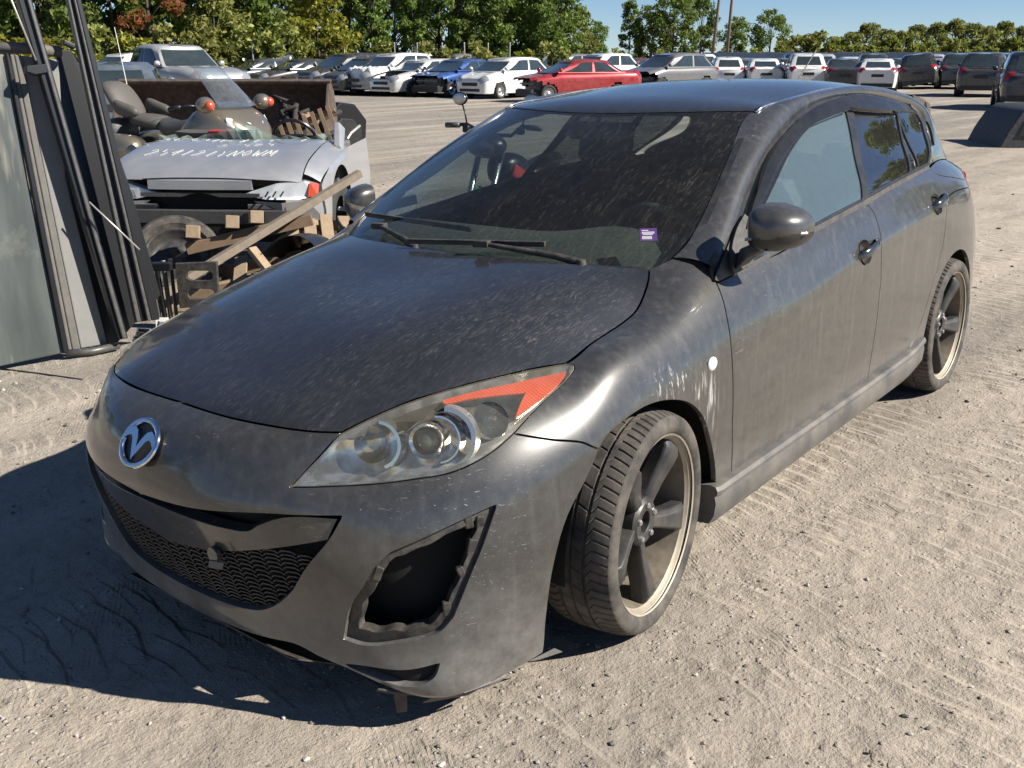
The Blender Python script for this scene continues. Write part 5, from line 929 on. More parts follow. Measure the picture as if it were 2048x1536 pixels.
# ------------------------------------------------------------------ where the far things stand (world metres)
LOT=[
(32.71,42.18,-0.192,'suv','c_charcoal','charcoal suv with a pale roof behind the black sedan, left of the red one',''),
(35.48,49.88,-0.192,'suv','c_white','white suv behind the silver pickup hood, far row',''),
(41.88,57.87,-0.541,'van','c_white','long white van at the back left of the lot',''),
(37.36,44.37,-0.105,'suv','c_red','bright red suv in the second row behind black cars',''),
(29.06,35.57,-0.192,'sedan','c_black','black sedan with its round headlight beside the rusty bucket top',''),
(29.16,38.61,-0.157,'sedan','c_slate','slate grey sedan just right of the silver pickup',''),
(29.36,32.81,-0.087,'suv','c_black','black suv with round emblem between two black cars',''),
(28.92,30.97,-0.017,'hatch','c_black','small black hatchback left of the crumpled white suv',''),
(29.24,29.78,-0.017,'suv','c_white','white suv with a crumpled raised hood','hood'),
(29.27,28.15,-0.017,'sedan','c_pearl','pearl white sedan with its bonnet gone and dark grille','nohood'),
(29.51,26.27,-0.017,'sedan','c_blue','blue sedan with a black front end','nofront'),
(29.54,23.84,-0.017,'hatch','c_white','white hatchback with a black steel front wheel',''),
(28.38,19.72,-0.506,'sedan','c_red','red sedan missing its front bumper, nearest of the row','nofront'),
(40.97,27.21,-0.227,'suv','c_white','white suv behind the red sedan',''),
(37.04,20.94,-0.227,'suv','c_grey','grey suv with its front end torn off behind the red sedan','nofront'),
(40.1,36.23,-0.017,'suv','c_grey','grey suv roof behind the pearl white and blue sedans',''),
(43.76,36.48,-0.017,'sedan','c_silver','silver car behind the white hatchback with the sun glinting off it',''),
(41.41,31.44,-0.105,'suv','c_charcoal','charcoal suv directly behind the white hatchback',''),
(36.7,40.43,-0.105,'suv','c_maroon','maroon suv behind the black suv',''),
(36.93,38.55,-0.105,'sedan','c_slate','slate grey car behind the crumpled white suv',''),
(30.49,48.1,-0.192,'suv','c_black','black suv behind the silver pickup cab',''),
(22.88,40.01,0.157,'suv','c_white','white suv seen between the bike aerial and the pickup',''),
(8.35,15.85,-2.147,'sedan','c_bluegrey','blue grey sedan seen from behind, beside the black rails',''),
(46.71,23.31,-2.566,'hatch','c_white','white hatchback seen from behind, leftmost of the tails',''),
(46.97,21.39,-2.601,'sedan','c_white','white sedan seen from behind, its roof above the dark grey one',''),
(51.38,22.3,-2.635,'sedan','c_black','dark sedan with red tail lights between white sedan and white suv',''),
(46.38,18.94,-2.635,'suv','c_white','white suv seen from behind beside the roof antenna',''),
(46.59,17.09,-2.705,'sedan','c_charcoal','charcoal sedan seen from behind between white suv and low white sedan',''),
(46.62,15.46,-2.775,'sedan','c_white','low white sedan seen from behind, right of the black sedan',''),
(57.36,19.68,-2.705,'suv','c_charcoal','charcoal suv behind the low white sedan',''),
(51.97,15.22,-2.81,'suv','c_black','black suv leaning to one side, seen from behind','tilt'),
(56.33,17.77,-2.775,'sedan','c_slate','slate grey car left of the leaning black suv',''),
(53.19,13.71,-2.845,'suv','c_slate','slate grey suv with large red tail lights right of the leaning one',''),
(59.87,16.58,-2.775,'sedan','c_silver','silver sedan behind the two black suvs',''),
(43.41,9.9,-2.915,'suv','c_charcoal','wrecked charcoal suv with its front stripped to metal','nofront'),
(33.19,5.83,-2.845,'suv','c_navy','dark navy suv at the right edge, rear corner showing',''),
(56.46,27.14,-2.566,'sedan','c_grey','grey car behind the two white tails',''),
(58.37,23.2,-2.635,'suv','c_silver','silver suv behind the white suv and black sedan',''),
(63.79,14.92,-2.81,'suv','c_maroon','maroon suv by the end of the blue fence',''),
(34.49,43.16,-0.122,'sedan','c_slate','slate grey car roof behind the black sedan',''),
(34.6,39.85,-0.087,'hatch','c_black','black hatchback roof between the red suv and the black suv',''),
(37.22,36.61,-0.017,'suv','c_white','white suv roof behind the crumpled one',''),
(35.77,33.63,-0.017,'sedan','c_silver','silver car roof behind the pearl white sedan',''),
(37.84,32.66,-0.017,'sedan','c_charcoal','charcoal car roof behind the blue sedan',''),
(46.35,33.27,-0.192,'suv','c_grey','grey suv far behind the red sedan roof',''),
(47.07,29.21,-0.227,'sedan','c_maroon','dark maroon car behind the grey torn suv',''),
(35.55,52.97,-0.192,'sedan','c_white','white sedan far behind the pickup cab',''),
(52.53,27.23,-2.496,'sedan','c_black','black car behind the leftmost white tail',''),
(58.37,24.79,-2.601,'suv','c_black','black suv far behind the white suv',''),
(62.43,22.95,-2.635,'hatch','c_white','white hatchback roof by the fence above the black sedan',''),
(65.58,19.06,-2.705,'suv','c_silver','silver suv roof by the fence behind the black suvs',''),
(65.06,16.53,-2.74,'sedan','c_grey','grey car between the black suv and the stripped one',''),
(53.54,11.69,-2.845,'suv','c_black','black suv behind the stripped suv',''),
(52.78,28.51,-2.286,'suv','c_white','white suv just right of the grey torn one',''),]
WOOD=[
(24.14,57.53,'dark',1.0,1.48,'dark leafy tree at the far left behind the leaning covers',1.0),
(26.84,57.38,'dark',1.05,0.65,'dark leafy tree behind the black rails',1.05),
(26.07,51.96,'broad',0.95,2.49,'green tree right of the black rails',0.95),
(30.21,56.39,'dark',1.1,0.97,'dark tree left of the bare brown trunk',1.1),
(30.33,53.06,'broad',1.0,0.42,'green tree left of the red leaved one',1.0),
(28.77,47.04,'red',1.0,2.52,'thin tree with red and rust leaves',1.0),
(33.82,51.93,'broad',1.05,5.76,'tall green tree above the pickup cab',1.05),
(32.62,47.06,'olive',1.0,5.03,'olive tree above the pickup hood',1.0),
(35.94,49.31,'broad',1.0,4.81,'green tree right of the pickup',1.0),
(38.42,49.43,'broad',1.0,1.39,'green tree behind the charcoal suv',1.0),
(40.77,49.71,'olive',1.05,3.37,'slim olive tree left of the yellow one',1.05),
(34.93,41.03,'yellow',1.0,1.74,'yellow leaved tree behind the red suv',1.0),
(42.74,47.27,'dark',0.74,1.08,'dark tree right of the yellow one',0.74),
(39.46,41.79,'poplar',0.78,0.67,'slim green poplar above the crumpled white suv',0.78),
(44.51,45.09,'dark',0.75,1.35,'dark tree left of centre behind the white suv',0.75),
(42.42,41.31,'poplar',0.8,5.82,'slim poplar above the pearl white sedan',0.8),
(46.28,42.9,'dark',0.76,5.21,'dark tree above the blue sedan',0.76),
(44.18,39.14,'poplar',0.8,5.07,'poplar behind the glinting roofs',0.8),
(47.96,40.83,'dark',0.72,5.03,'dark tree above the white hatchback nose',0.72),
(46.43,37.95,'broad',0.78,1.21,'broad green tree above the white hatchback',0.78),
(49.83,38.52,'broad',0.74,1.95,'green tree right of the white hatchback roof',0.74),
(48.4,35.51,'broad',0.7,3.94,'rounded green tree at the end of the wood',0.7),
(51.7,36.21,'olive',0.66,4.6,'olive tree at the edge of the wood by the sky gap',0.66),
(22.66,49.82,'ybush',1.15,5.37,'yellow bush behind the first black rail',1.15),
(23.51,48.77,'ybush',1.15,5.53,'yellow bush between the two black rails',1.15),
(24.68,47.33,'ybush',1.15,0.54,'yellow bush under the dark trees',1.15),
(25.61,46.18,'bush',1.15,3.8,'olive bush beside the thin aerial',1.15),
(26.62,44.94,'ybush',1.15,4.22,'yellow bush under the red tree',1.15),
(27.62,43.69,'bush',1.15,3.18,'olive bush over the pickup roof',1.15),
(28.71,42.35,'bush',1.15,1.12,'olive bush right of the pickup cab',1.15),
(30.11,40.63,'bush',1.15,2.97,'olive bush by the fence posts',1.15),
(31.19,39.28,'bush',1.15,0.56,'olive bush behind the black sedan',1.15),
(32.82,37.27,'ybush',1.15,5.87,'yellow bush right of the yellow tree',1.15),
(34.3,35.45,'bush',0.85,5.44,'olive bush behind the crumpled suv',0.85),
(35.69,33.73,'bush',0.85,3.44,'olive bush behind the blue sedan',0.85),
(37.09,32.0,'bush',0.85,1.89,'olive bush above the glint',0.85),
(38.72,29.99,'ybush',0.85,5.71,'pale bush behind the white hatchback',0.85),
(39.42,29.13,'bush',0.85,3.59,'olive bush at the wood edge',0.85),
(30.42,68.84,'dark',1.25,5.54,'tall dark tree deep in the wood, far left',1.25),
(33.71,67.95,'dark',1.3,5.33,'tall dark tree deep in the wood behind the rails',1.3),
(36.08,65.03,'dark',1.25,3.19,'tall dark tree deep in the wood left of the red one',1.25),
(38.87,61.58,'dark',1.25,2.6,'tall dark tree deep in the wood behind the red one',1.25),
(42.0,60.9,'dark',1.2,3.76,'tall dark tree deep in the wood above the pickup',1.2),
(44.21,58.17,'dark',1.2,2.71,'tall dark tree deep in the wood right of the pickup',1.2),
(46.85,56.5,'dark',1.15,1.01,'tall dark tree deep in the wood behind the yellow one',1.15),
(50.11,54.06,'broad',0.82,1.92,'green tree deep in the wood above the crumpled suv',0.82),
(52.04,51.68,'dark',0.8,5.1,'dark tree deep in the wood above the pearl sedan',0.8),
(54.08,49.16,'broad',0.84,0.27,'green tree deep in the wood above the blue sedan',0.84),
(56.12,46.64,'dark',0.78,0.29,'dark tree deep in the wood above the white hatchback',0.78),
(58.27,43.98,'broad',0.72,3.93,'green tree deep in the wood near the sky gap',0.72),
(95.45,64.81,'broad',0.62,1.76,'small tree standing alone in the sky gap',0.62),
(99.46,63.03,'poplar',0.88,3.36,'dense dark green tree left of the utility poles',0.88),
(102.76,62.14,'broad',0.85,2.96,'tree touching the dense dark one, left of the poles',0.85),
(100.83,58.16,'broad',1.02,2.15,'tall broad tree just left of the utility poles',1.02),
(106.33,57.73,'dark',0.85,6.26,'dark tree behind the utility poles',0.85),
(110.7,55.51,'broad',0.7,1.23,'green tree right of the utility poles',0.7),
(109.49,50.65,'broad',0.78,2.59,'open green tree above the white hatchback tail',0.78),
(114.26,47.93,'olive',0.85,1.27,'rounded green tree above the white suv',0.62),
(95.91,42.0,'olive',0.462,3.97,'scrubby olive tree behind the blue fence, first from the left',0.462),
(98.7,38.55,'olive',0.5207999999999999,1.74,'scrubby olive tree behind the blue fence, second from the left',0.5207999999999999),
(99.63,37.4,'olive',0.588,2.23,'scrubby olive tree behind the blue fence, third from the left',0.588),
(100.72,36.06,'olive',0.714,4.69,'scrubby olive tree behind the blue fence, fourth from the left',0.714),
(101.65,34.91,'olive',0.63,2.01,'scrubby olive tree behind the blue fence, fifth from the left',0.63),
(102.73,33.57,'olive',0.6048,3.51,'scrubby olive tree behind the blue fence, sixth from the left',0.6048),
(103.66,32.42,'olive',0.6888,5.68,'scrubby olive tree behind the blue fence, seventh from the left',0.6888),
(104.75,31.08,'olive',0.7223999999999999,0.63,'scrubby olive tree behind the blue fence, eighth from the left',0.7223999999999999),
(105.84,29.73,'olive',0.7728,0.39,'scrubby olive tree behind the blue fence, ninth from the left',0.7728),
(106.92,28.39,'olive',0.714,1.44,'scrubby olive tree behind the blue fence, tenth from the left',0.714),
(108.01,27.05,'olive',0.672,4.81,'scrubby olive tree behind the blue fence, eleventh from the left',0.672),
(109.1,25.71,'olive',0.7392,3.86,'scrubby olive tree behind the blue fence, twelfth from the left',0.7392),
(110.18,24.37,'olive',0.672,1.49,'scrubby olive tree behind the blue fence, thirteenth from the left',0.672),
(111.27,23.03,'olive',0.714,2.08,'scrubby olive tree behind the blue fence, fourteenth from the left',0.714),
(89.66,40.17,'bush',1.15,1.11,'low olive bush right behind the blue fence, number one from the left',1.15),
(90.71,38.87,'bush',1.2899999999999998,2.88,'low olive bush right behind the blue fence, number two from the left',1.2899999999999998),
(91.77,37.57,'bush',1.43,0.27,'low olive bush right behind the blue fence, number three from the left',1.43),
(92.82,36.27,'bush',1.22,4.38,'low olive bush right behind the blue fence, number four from the left',1.22),
(93.87,34.97,'bush',1.3599999999999999,5.63,'low olive bush right behind the blue fence, number five from the left',1.3599999999999999),
(94.93,33.67,'bush',1.15,6.0,'low olive bush right behind the blue fence, number six from the left',1.15),
(95.98,32.37,'bush',1.2899999999999998,4.62,'low olive bush right behind the blue fence, number seven from the left',1.2899999999999998),
(97.03,31.07,'bush',1.43,6.03,'low olive bush right behind the blue fence, number eight from the left',1.43),
(98.08,29.77,'bush',1.22,0.11,'low olive bush right behind the blue fence, number nine from the left',1.22),
(99.14,28.47,'bush',1.3599999999999999,1.81,'low olive bush right behind the blue fence, number ten from the left',1.3599999999999999),
(100.19,27.17,'bush',1.15,6.07,'low olive bush right behind the blue fence, number eleven from the left',1.15),
(101.24,25.87,'bush',1.2899999999999998,4.87,'low olive bush right behind the blue fence, number twelve from the left',1.2899999999999998),
(102.3,24.57,'bush',1.43,2.58,'low olive bush right behind the blue fence, number thirteen from the left',1.43),
(103.35,23.27,'bush',1.22,5.92,'low olive bush right behind the blue fence, number fourteen from the left',1.22),
(104.4,21.97,'bush',1.3599999999999999,3.9,'low olive bush right behind the blue fence, number fifteen from the left',1.3599999999999999),
(99.11,50.76,'bush',0.9,5.14,'yellowish bush at the foot of the utility poles',0.9),
(91.75,59.84,'bush',0.9,1.84,'low bush in the sky gap',0.9),
(94.76,56.12,'bush',0.9,1.2,'low bush under the tall broad tree',0.9),
(101.11,48.28,'bush',0.9,2.79,'bush behind the fence above the white sedan',0.9),]
FENCE=((79.78, 42.84),(98.86, 19.28))
POLES=((94.59, 49.98),(91.93, 46.9),(79.9, 55.41))
POSTS=[(28.68, 42.39),(30.02, 42.33),(29.58, 39.69),(30.9, 39.65),(32.31, 39.49),(32.45, 37.73),(34.41, 38.49),(35.26, 37.43),(35.31, 35.78),(36.76, 35.58),(37.54, 34.63),(37.53, 33.05),(39.77, 33.46),(39.7, 31.96)]
WOODLINE=((22.12, 55.25),(45.08, 31.67))
PICKUP=(15.89, 24.82)
# ------------------------------------------------------------------ cars of the yard
def lot_paint(name,c,metal=.3):
    t=NT(name); d=t.ramp(t.noise(7.,5,.65),[(.35,0),(.8,.22)]); p=t.pbsdf(color=c,metal=metal,rough=.35,coat=1.,coat_rough=.06); q=t.pbsdf(color=(.30,.27,.22),rough=.9); MATS[name]=t.done(t.n('MixShader',{0:d,1:p,2:q}).outputs[0])
for n_,c_ in dict(c_white=(.72,.72,.70),c_pearl=(.62,.63,.60),c_black=(.012,.013,.015),c_charcoal=(.035,.038,.042),c_slate=(.05,.062,.075),c_red=(.33,.012,.018),c_maroon=(.10,.012,.018),c_blue=(.012,.07,.26),c_grey=(.17,.17,.175),c_silver=(.45,.46,.47),c_bluegrey=(.10,.14,.18),c_navy=(.014,.022,.036)).items(): lot_paint(n_,c_,0. if n_ in('c_white','c_black') else .35)
t=NT('lot_glass'); MATS['lot_glass']=t.done(t.pbsdf(color=t.mix(t.noise(3.),(.012,.018,.018),(.05,.065,.065)),rough=.04,spec=.8,coat=1.))
simple('lot_lamp',(.55,.55,.52),.12,metal=.6,coat=1.); simple('lot_tail',(.32,.015,.015),.2,coat=1.); simple('lot_tyre',(.03,.03,.03),.8); simple('lot_alloy',(.45,.45,.45),.35,metal=.8); simple('lot_dark',(.02,.02,.021),.6,var=.5,vscale=12); simple('engine_grey',(.14,.14,.14),.5,metal=.5,var=.6,vscale=14)
TYPES={'sedan':dict(L=4.65,W=1.80,H=1.45,hood=.78,cowl=.98,belt=1.0,deck=1.03,wb=(.22,.41,.73,.885),wr=.30,ax=(.20,.78)),
'hatch':dict(L=4.25,W=1.72,H=1.52,hood=.80,cowl=1.0,belt=1.0,deck=1.0,wb=(.18,.39,.84,.975),wr=.30,ax=(.19,.80)),
'suv':dict(L=4.6,W=1.85,H=1.69,hood=.90,cowl=1.10,belt=1.10,deck=1.08,wb=(.215,.41,.85,.975),wr=.345,ax=(.20,.80)),
'van':dict(L=5.2,W=1.95,H=1.95,hood=.95,cowl=1.15,belt=1.15,deck=1.12,wb=(.12,.28,.97,.995),wr=.34,ax=(.17,.78))}
def car_meshes(kind,dmg,seed):
    p=TYPES[kind]; L,W2,H=p['L'],p['W']/2,p['H']; rg=np.random.default_rng(seed); g=.20 if kind!='suv' else .26
    xs=[0,.015,.06,.14,.22,.30,.42,.58,.74,.84,.92,.975,1.0]; ws=[.62,.84,.95,.99,1,1,1,1,1,.99,.965,.90,.80]
    if kind=='sedan': tops=[p['hood']-.16,p['hood']-.05,p['hood']+.02,p['hood']+.09,p['cowl']-.05,p['cowl'],p['belt']-.01,p['belt'],p['belt']+.02,p['deck'],p['deck'],p['deck']-.02,p['deck']-.10]
    else: tops=[p['hood']-.18,p['hood']-.06,p['hood']+.02,p['hood']+.09,p['cowl']-.03,p['cowl'],p['belt'],p['belt']+.01,p['belt']+.02,p['belt']+.02,p['belt']+.01,p['deck']-.03,p['deck']-.12]
    T=[]
    for x,w_,z in zip(xs,ws,tops):
        w=W2*w_; up=z-g; T.append([(x*L,0,z+.03),(x*L,-w*.55,z+.022),(x*L,-w*.87,z-.005),(x*L,-w*.975,z-.10*min(1,up/.6)),(x*L,-w,g+up*.52),(x*L,-w*.985,g+up*.26),(x*L,-w*.93,g)])
    S=Surf(T); nu,nv=116,19; U,V_=np.meshgrid(np.linspace(0,S.U.k[-1],nu),np.linspace(0,S.V.k[-1],nv),indexing='ij'); P=S.at(U.ravel(),V_.ravel())
    if dmg=='hood':
        k=np.clip(1-P[:,0]/(.30*L),0,1); P[:,2]+=k*(fbm(P[:,0]*4+seed,P[:,1]*4,3,3)-.3)*.65*(P[:,2]>.6); P[:,0]+=k*k*.25; P[:,1]*=1-.12*k*fbm(P[:,0]*5,P[:,2]*5,2,8)
    F=[];Fd=[]
    for i in range(nu-1):
        for j in range(nv-1):
            q=(i*nv+j,i*nv+j+1,(i+1)*nv+j+1,(i+1)*nv+j); c=P[list(q)].mean(0)
            if any((c[0]-a*L)**2+(c[2]-p['wr'])**2<(p['wr']*1.16)**2 for a in p['ax']) and c[1]<-W2*.8: continue
            if dmg=='nofront' and c[0]<.15*L and (c[2]<p['hood']-.05 or c[0]<.06*L): continue
            if dmg in('nohood',) and c[0]<.22*L and c[1]>-W2*.72 and c[2]>p['hood']-.12: continue
            F.append(q)
    out={}
    body=MB()
    for sg in (1,-1): body.add(P*np.array([1,sg,1]),F)
    for x_,k in ((0,0),(nu-1,nu-1)):
        if k==0 and dmg in('nofront',): continue
        idx=[k*nv+j for j in range(nv)]; pts=[tuple(P[i]) for i in idx]+[(a,-b,c) for a,b,c in P[idx[::-1]]]; body.add(pts,[tuple(range(len(pts)))])
    # greenhouse
    xb,xt,xr,xrb=[k*L for k in p['wb']]; zb=p['belt']-.02; rows=[]
    def ring(t):
        f=xb+(xt-xb)*t; r_=xrb+(xr-xrb)*t; hw=W2*(.93-.19*t**1.2); z=zb+(H-zb-.05)*t; bow=.12*(1-t*.4); bw=.07; xm=xt*.45+xr*.55; hl_=(xr-xt)/2*1.15
        return [(a,b,c-.085*t*min(1.6,((a-xm)/hl_)**2)) for a,b,c in [(f-bow*.0,0,z),(f+bow*.15,-hw*.5,z),(f+bow*.75,-hw*.86,z),(f+bow*1.6,-hw,z),(f+(r_-f)*.35,-hw*1.01,z),(f+(r_-f)*.65,-hw*1.01,z),(r_-bw*2.,-hw*.98,z),(r_-bw*.6,-hw*.84,z),(r_,-hw*.45,z),(r_+.01,0,z)]]
    Rg=[ring(t) for t in (0,.33,.66,.86)]; mid_=[(a*.985+(xt+xr)/2*.015,b*.955,c+(H-zb-.05)*.03) for a,b,c in ring(.93)]; Rg.append(mid_)
    top=[(a*.97+(xt+xr)/2*.03,b*.88,H-.015) for a,b,c in Rg[-1]]; top=[(a,b,H-.012-.085*min(1.6,((a-(xt*.45+xr*.55))/((xr-xt)/2*1.15))**2)) for a,b,c in top]
    Rg.append(top); S2=np.array(Rg); nr,nc=S2.shape[:2]
    for sg in (1,-1):
        body.add((S2*np.array([1,sg,1])).reshape(-1,3),[(i*nc+j,i*nc+j+1,(i+1)*nc+j+1,(i+1)*nc+j) for i in range(nr-1) for j in range(nc-1)])
    pts=top+[(a,-b,c) for a,b,c in top[::-1][1:-1]]; cx=(xt+xr)/2; n_=len(pts); body.add(pts+[(cx,0,H)],[(i,(i+1)%n_,n_) for i in range(n_)])
    out['body']=body
    def pan(t0,t1,j0,j1,in0=.0,in1=.0,n=6):
        """window panel on the greenhouse between ring params, sections j0..j1 (fractional), slightly proud"""
        vs=[]
        for t in np.linspace(t0,t1,4):
            q=ring(t); ja=j0+in0*(t-t0)/(t1-t0); jb=j1-in1*(t-t0)/(t1-t0)
            for j in np.linspace(ja,jb,n):
                i=min(int(j),nc-2); f=j-i; a,b=np.array(q[i]),np.array(q[i+1]); c=a*(1-f)+b*f; o=np.array([c[0]-(xb+xrb)/2,c[1]*1.6,0]); o=o/np.linalg.norm(o); vs.append(c+o*.012)
        return np.array(vs),[(r*n+k,r*n+k+1,(r+1)*n+k+1,(r+1)*n+k) for r in range(3) for k in range(n-1)]
    def both(nm,args):
        v,f=pan(*args); m=MB()
        for sg in (1,-1): m.add(v*np.array([1,sg,1]),f)
        out.setdefault(nm,[]).append(m)
    both('windshield',(.06,.92,0,2.3)); both('rear_window',(.16 if kind!='sedan' else .08,.9,7.4,9))
    for sg in (1,-1):
        for a in ((.10,.88,3.25,4.55,.45,0),(.10,.88,4.68,5.75,0,.1),(.12,.86,5.85,6.3,0,.0)):
            v,f=pan(*a); m=MB(); m.add(v*np.array([1,sg,1]),f); out.setdefault('side_window',[]).append(m)
    def patch(nm,u0,u1,v0,v1,off=.008,n=5):
        for sg in (1,-1):
            uu,vv=np.meshgrid(np.linspace(u0,u1,n)*S.U.k[-1],np.linspace(v0,v1,n)*S.V.k[-1],indexing='ij'); N=S.normal(uu.ravel(),vv.ravel()); q=S.at(uu.ravel(),vv.ravel()); N*=np.sign((N*(q-np.array([L/2,0,.5]))).sum(1))[:,None]; q=q+N*off
            m=MB(); m.add(q*np.array([1,sg,1]),[(i*n+j,i*n+j+1,(i+1)*n+j+1,(i+1)*n+j) for i in range(n-1) for j in range(n-1)]); out.setdefault(nm,[]).append(m)
    if dmg!='nofront':
        patch('headlight',.002,.085,.36,.60)
        m=MB(); m.box((-.004,0,g+(p['hood']-g)*.55),(.02,W2*.9,(p['hood']-g)*.20)); m.box((-.004,0,g+.12),(.02,W2*1.15,.10)); out['grille']=[m]
    else:
        m=MB(); m.box((.16*L,0,.50),(.10,W2*1.5,.40)); m.box((.10*L,0,.62),(.06,W2*1.3,.05)); m.box((.09*L,0,.40),(.07,W2*1.5,.09)); m.box((.14*L,-W2*.6,.62),(.14,.22,.18),(.2,.3,.1)); m.box((.14*L,W2*.6,.60),(.14,.22,.18),(.1,.2,.4)); out['bare_front']=[m]
    if dmg=='nohood':
        m=MB(); m.box((.13*L,0,p['hood']-.16),(.18*L,W2*1.3,.14)); m.box((.10*L,.2,p['hood']-.05),(.3,.3,.10)); out['engine_bay']=[m]
    patch('tail_light',.93,.997,.40,.60)
    m=MB(); m.box((L+.002,0,g+(p['deck']-g)*.62),(.012,.52,.12)); out['plate_recess']=[m]
    m=MB(); m.box((L-.03,0,g+.10),(.10,W2*1.5,.16)); out['bumper_trim']=[m]
    m=MB(); m.box((L/2,0,g+.10),(L*.86,W2*1.55,.22)); out['underside']=[m]
    for sg in (-1,1):
        m=MB(); m.ball((xb+.22*(xt-xb)+.12,sg*(W2*1.06),zb+.10),(.07,.10,.075),10,7); out.setdefault('door_mirror',[]).append(m)
    return {k:(v if isinstance(v,list) else [v]) for k,v in out.items()}
def lot_wheel():
    a=MB(); a.lathe([(.64,-.09),(.70,-.11),(.90,-.115),(.985,-.10),(1.,-.06),(1.,.06),(.985,.10),(.90,.115)],'y',28); b=MB(); b.lathe([(0.,-.075),(.14,-.08),(.20,-.06),(.55,-.055),(.60,-.095),(.66,-.105),(.66,-.07)],'y',20); 
    return a,b
_wa,_wb=lot_wheel(); _o=_wa.obj('tyre','lot_tyre',smooth=True); WA=_o.data; bpy.data.objects.remove(_o); _o=_wb.obj('rim','lot_alloy',smooth=True,angle=40); WB=_o.data; bpy.data.objects.remove(_o)
PM={'windshield':'lot_glass','rear_window':'lot_glass','side_window':'lot_glass','headlight':'lot_lamp','tail_light':'lot_tail','grille':'lot_dark','bare_front':'engine_grey','engine_bay':'lot_dark','plate_recess':'lot_dark','bumper_trim':'lot_dark','underside':'lot_dark'}
CARMESH={}
def lot_car(x,y,rz,kind,col,label,dmg=''):
    key=(kind,'' if dmg=='tilt' else dmg); p=TYPES[kind]
    if key not in CARMESH:
        D=car_meshes(kind,key[1],len(CARMESH)+3); lst=[]
        for nm,ms in D.items():
            for m in ms:
                o=m.obj(nm,PM.get(nm,'c_white'),None,smooth=True,angle=42); lst.append((nm,o.data)); bpy.data.objects.remove(o)
        CARMESH[key]=lst
    t=thing('parked_car',label,'car',(x,y,0),rz,'cars parked in the yard')
    t.location=(x-math.cos(rz)*p['L']/2,y-math.sin(rz)*p['L']/2,0)
    if dmg=='tilt': t.rotation_euler=(R(7),0,rz)
    for nm,me in CARMESH[key]:
        o=put(nm,me,t)
        if nm in('body','door_mirror'): o.material_slots[0].link='OBJECT'; o.material_slots[0].material=M(col)
    for a in p['ax']:
        for sg in (-1,1):
            if dmg=='nofront' and a<.5 and sg>0: continue
            w_=bpy.data.objects.new('wheel',None); COL.objects.link(w_); w_.parent=t; w_.location=(a*p['L'],sg*(p['W']/2-.10),p['wr']); w_.scale=(p['wr'],1,p['wr']); w_.rotation_euler=(0,0,0 if sg<0 else math.pi); w_.empty_display_size=.1
            put('tyre',WA,w_); put('rim',WB,w_)
    return t
for a in LOT: lot_car(*a)
for x,y,k,s,r_,l,sz in WOOD: tree(k,x,y,s,r_,l,'bush' if 'bush' in k else 'tree','bushes behind the yard' if 'bush' in k else 'trees behind the yard',sz)
tree('broad',29.5,-6.2,1.0,.4,'broad green tree right of the yard that the rear side window mirrors'); tree('olive',33.,-3.6,1.0,1.4,'olive tree right of the yard mirrored beside the broad one'); tree('dark',36.,-9.6,1.0,2.4,'dark tree right of the yard, out past the truck cap')
for k,(a_,D_,kd,s_,l_) in enumerate(((18,44,'broad',1.0,'green tree left of the yard, first past the left edge'),(11,40,'red',1.1,'rust leaved tree left of the yard, mirrored in the bumper nose'),(4,42,'broad',1.05,'green tree left of the yard, third past the left edge'),(-3,38,'yellow',1.2,'yellow tree left of the yard, fourth past the left edge'),(-10,40,'broad',1.1,'green tree left of the yard, fifth past the left edge'),(-18,38,'red',1.1,'rust leaved tree left of the yard, sixth past the left edge'),(-26,37,'broad',1.1,'green tree left of the yard, seventh past the left edge'),(-34,38,'olive',1.2,'olive tree left of the yard, eighth past the left edge'),(-43,38,'broad',1.1,'green tree left of the yard, ninth past the left edge'),(-53,40,'olive',1.2,'olive tree left of the yard, tenth past the left edge'))):
    tree(kd,CAM[0]+D_*math.sin(R(a_)),CAM[1]+D_*math.cos(R(a_)),s_,k*.7,l_)
# ---- blue sheet fence, wire fence posts, utility poles
simple('fence_blue',(.055,.10,.17),.55,metal=.2,dust=.25,vscale=2,var=.15); simple('galv',(.42,.42,.41),.5,metal=.6); simple('pole_wood',(.16,.125,.095),.9,vscale=20,var=.3)
(fx0,fy0),(fx1,fy1)=FENCE; fl_=math.hypot(fx1-fx0,fy1-fy0); n_=int(fl_/.9); FE=thing('sheet_fence','long blue corrugated sheet fence behind the right hand cars','fence',(fx0,fy0,0),math.atan2(fy1-fy0,fx1-fx0))
mb=MB(); zig=[]
for k in range(10): zig+= [(k*.09,0),(k*.09+.03,0),(k*.09+.045,.022),(k*.09+.075,.022)]
zig.append((.9,0)); m_=len(zig); mb.add([(a,b,.05) for a,b in zig]+[(a,b,1.88) for a,b in zig],[(i,i+1,m_+i+1,m_+i) for i in range(m_-1)]); o0=mb.obj('fence_sheet','fence_blue',FE); 
for k in range(n_):
    o=o0 if k==0 else o0.copy()
    if k: COL.objects.link(o)
    o.location=(k*.9,rnd.uniform(-.01,.01),rnd.uniform(-.04,.04))
mb=MB(); mb.box((0,.08,.95),(.08,.08,1.9)); p0=mb.obj('fence_post','galv',FE)
for k in range(0,n_,3):
    o=p0 if k==0 else p0.copy()
    if k: COL.objects.link(o)
    o.location=(k*.9,0,0)
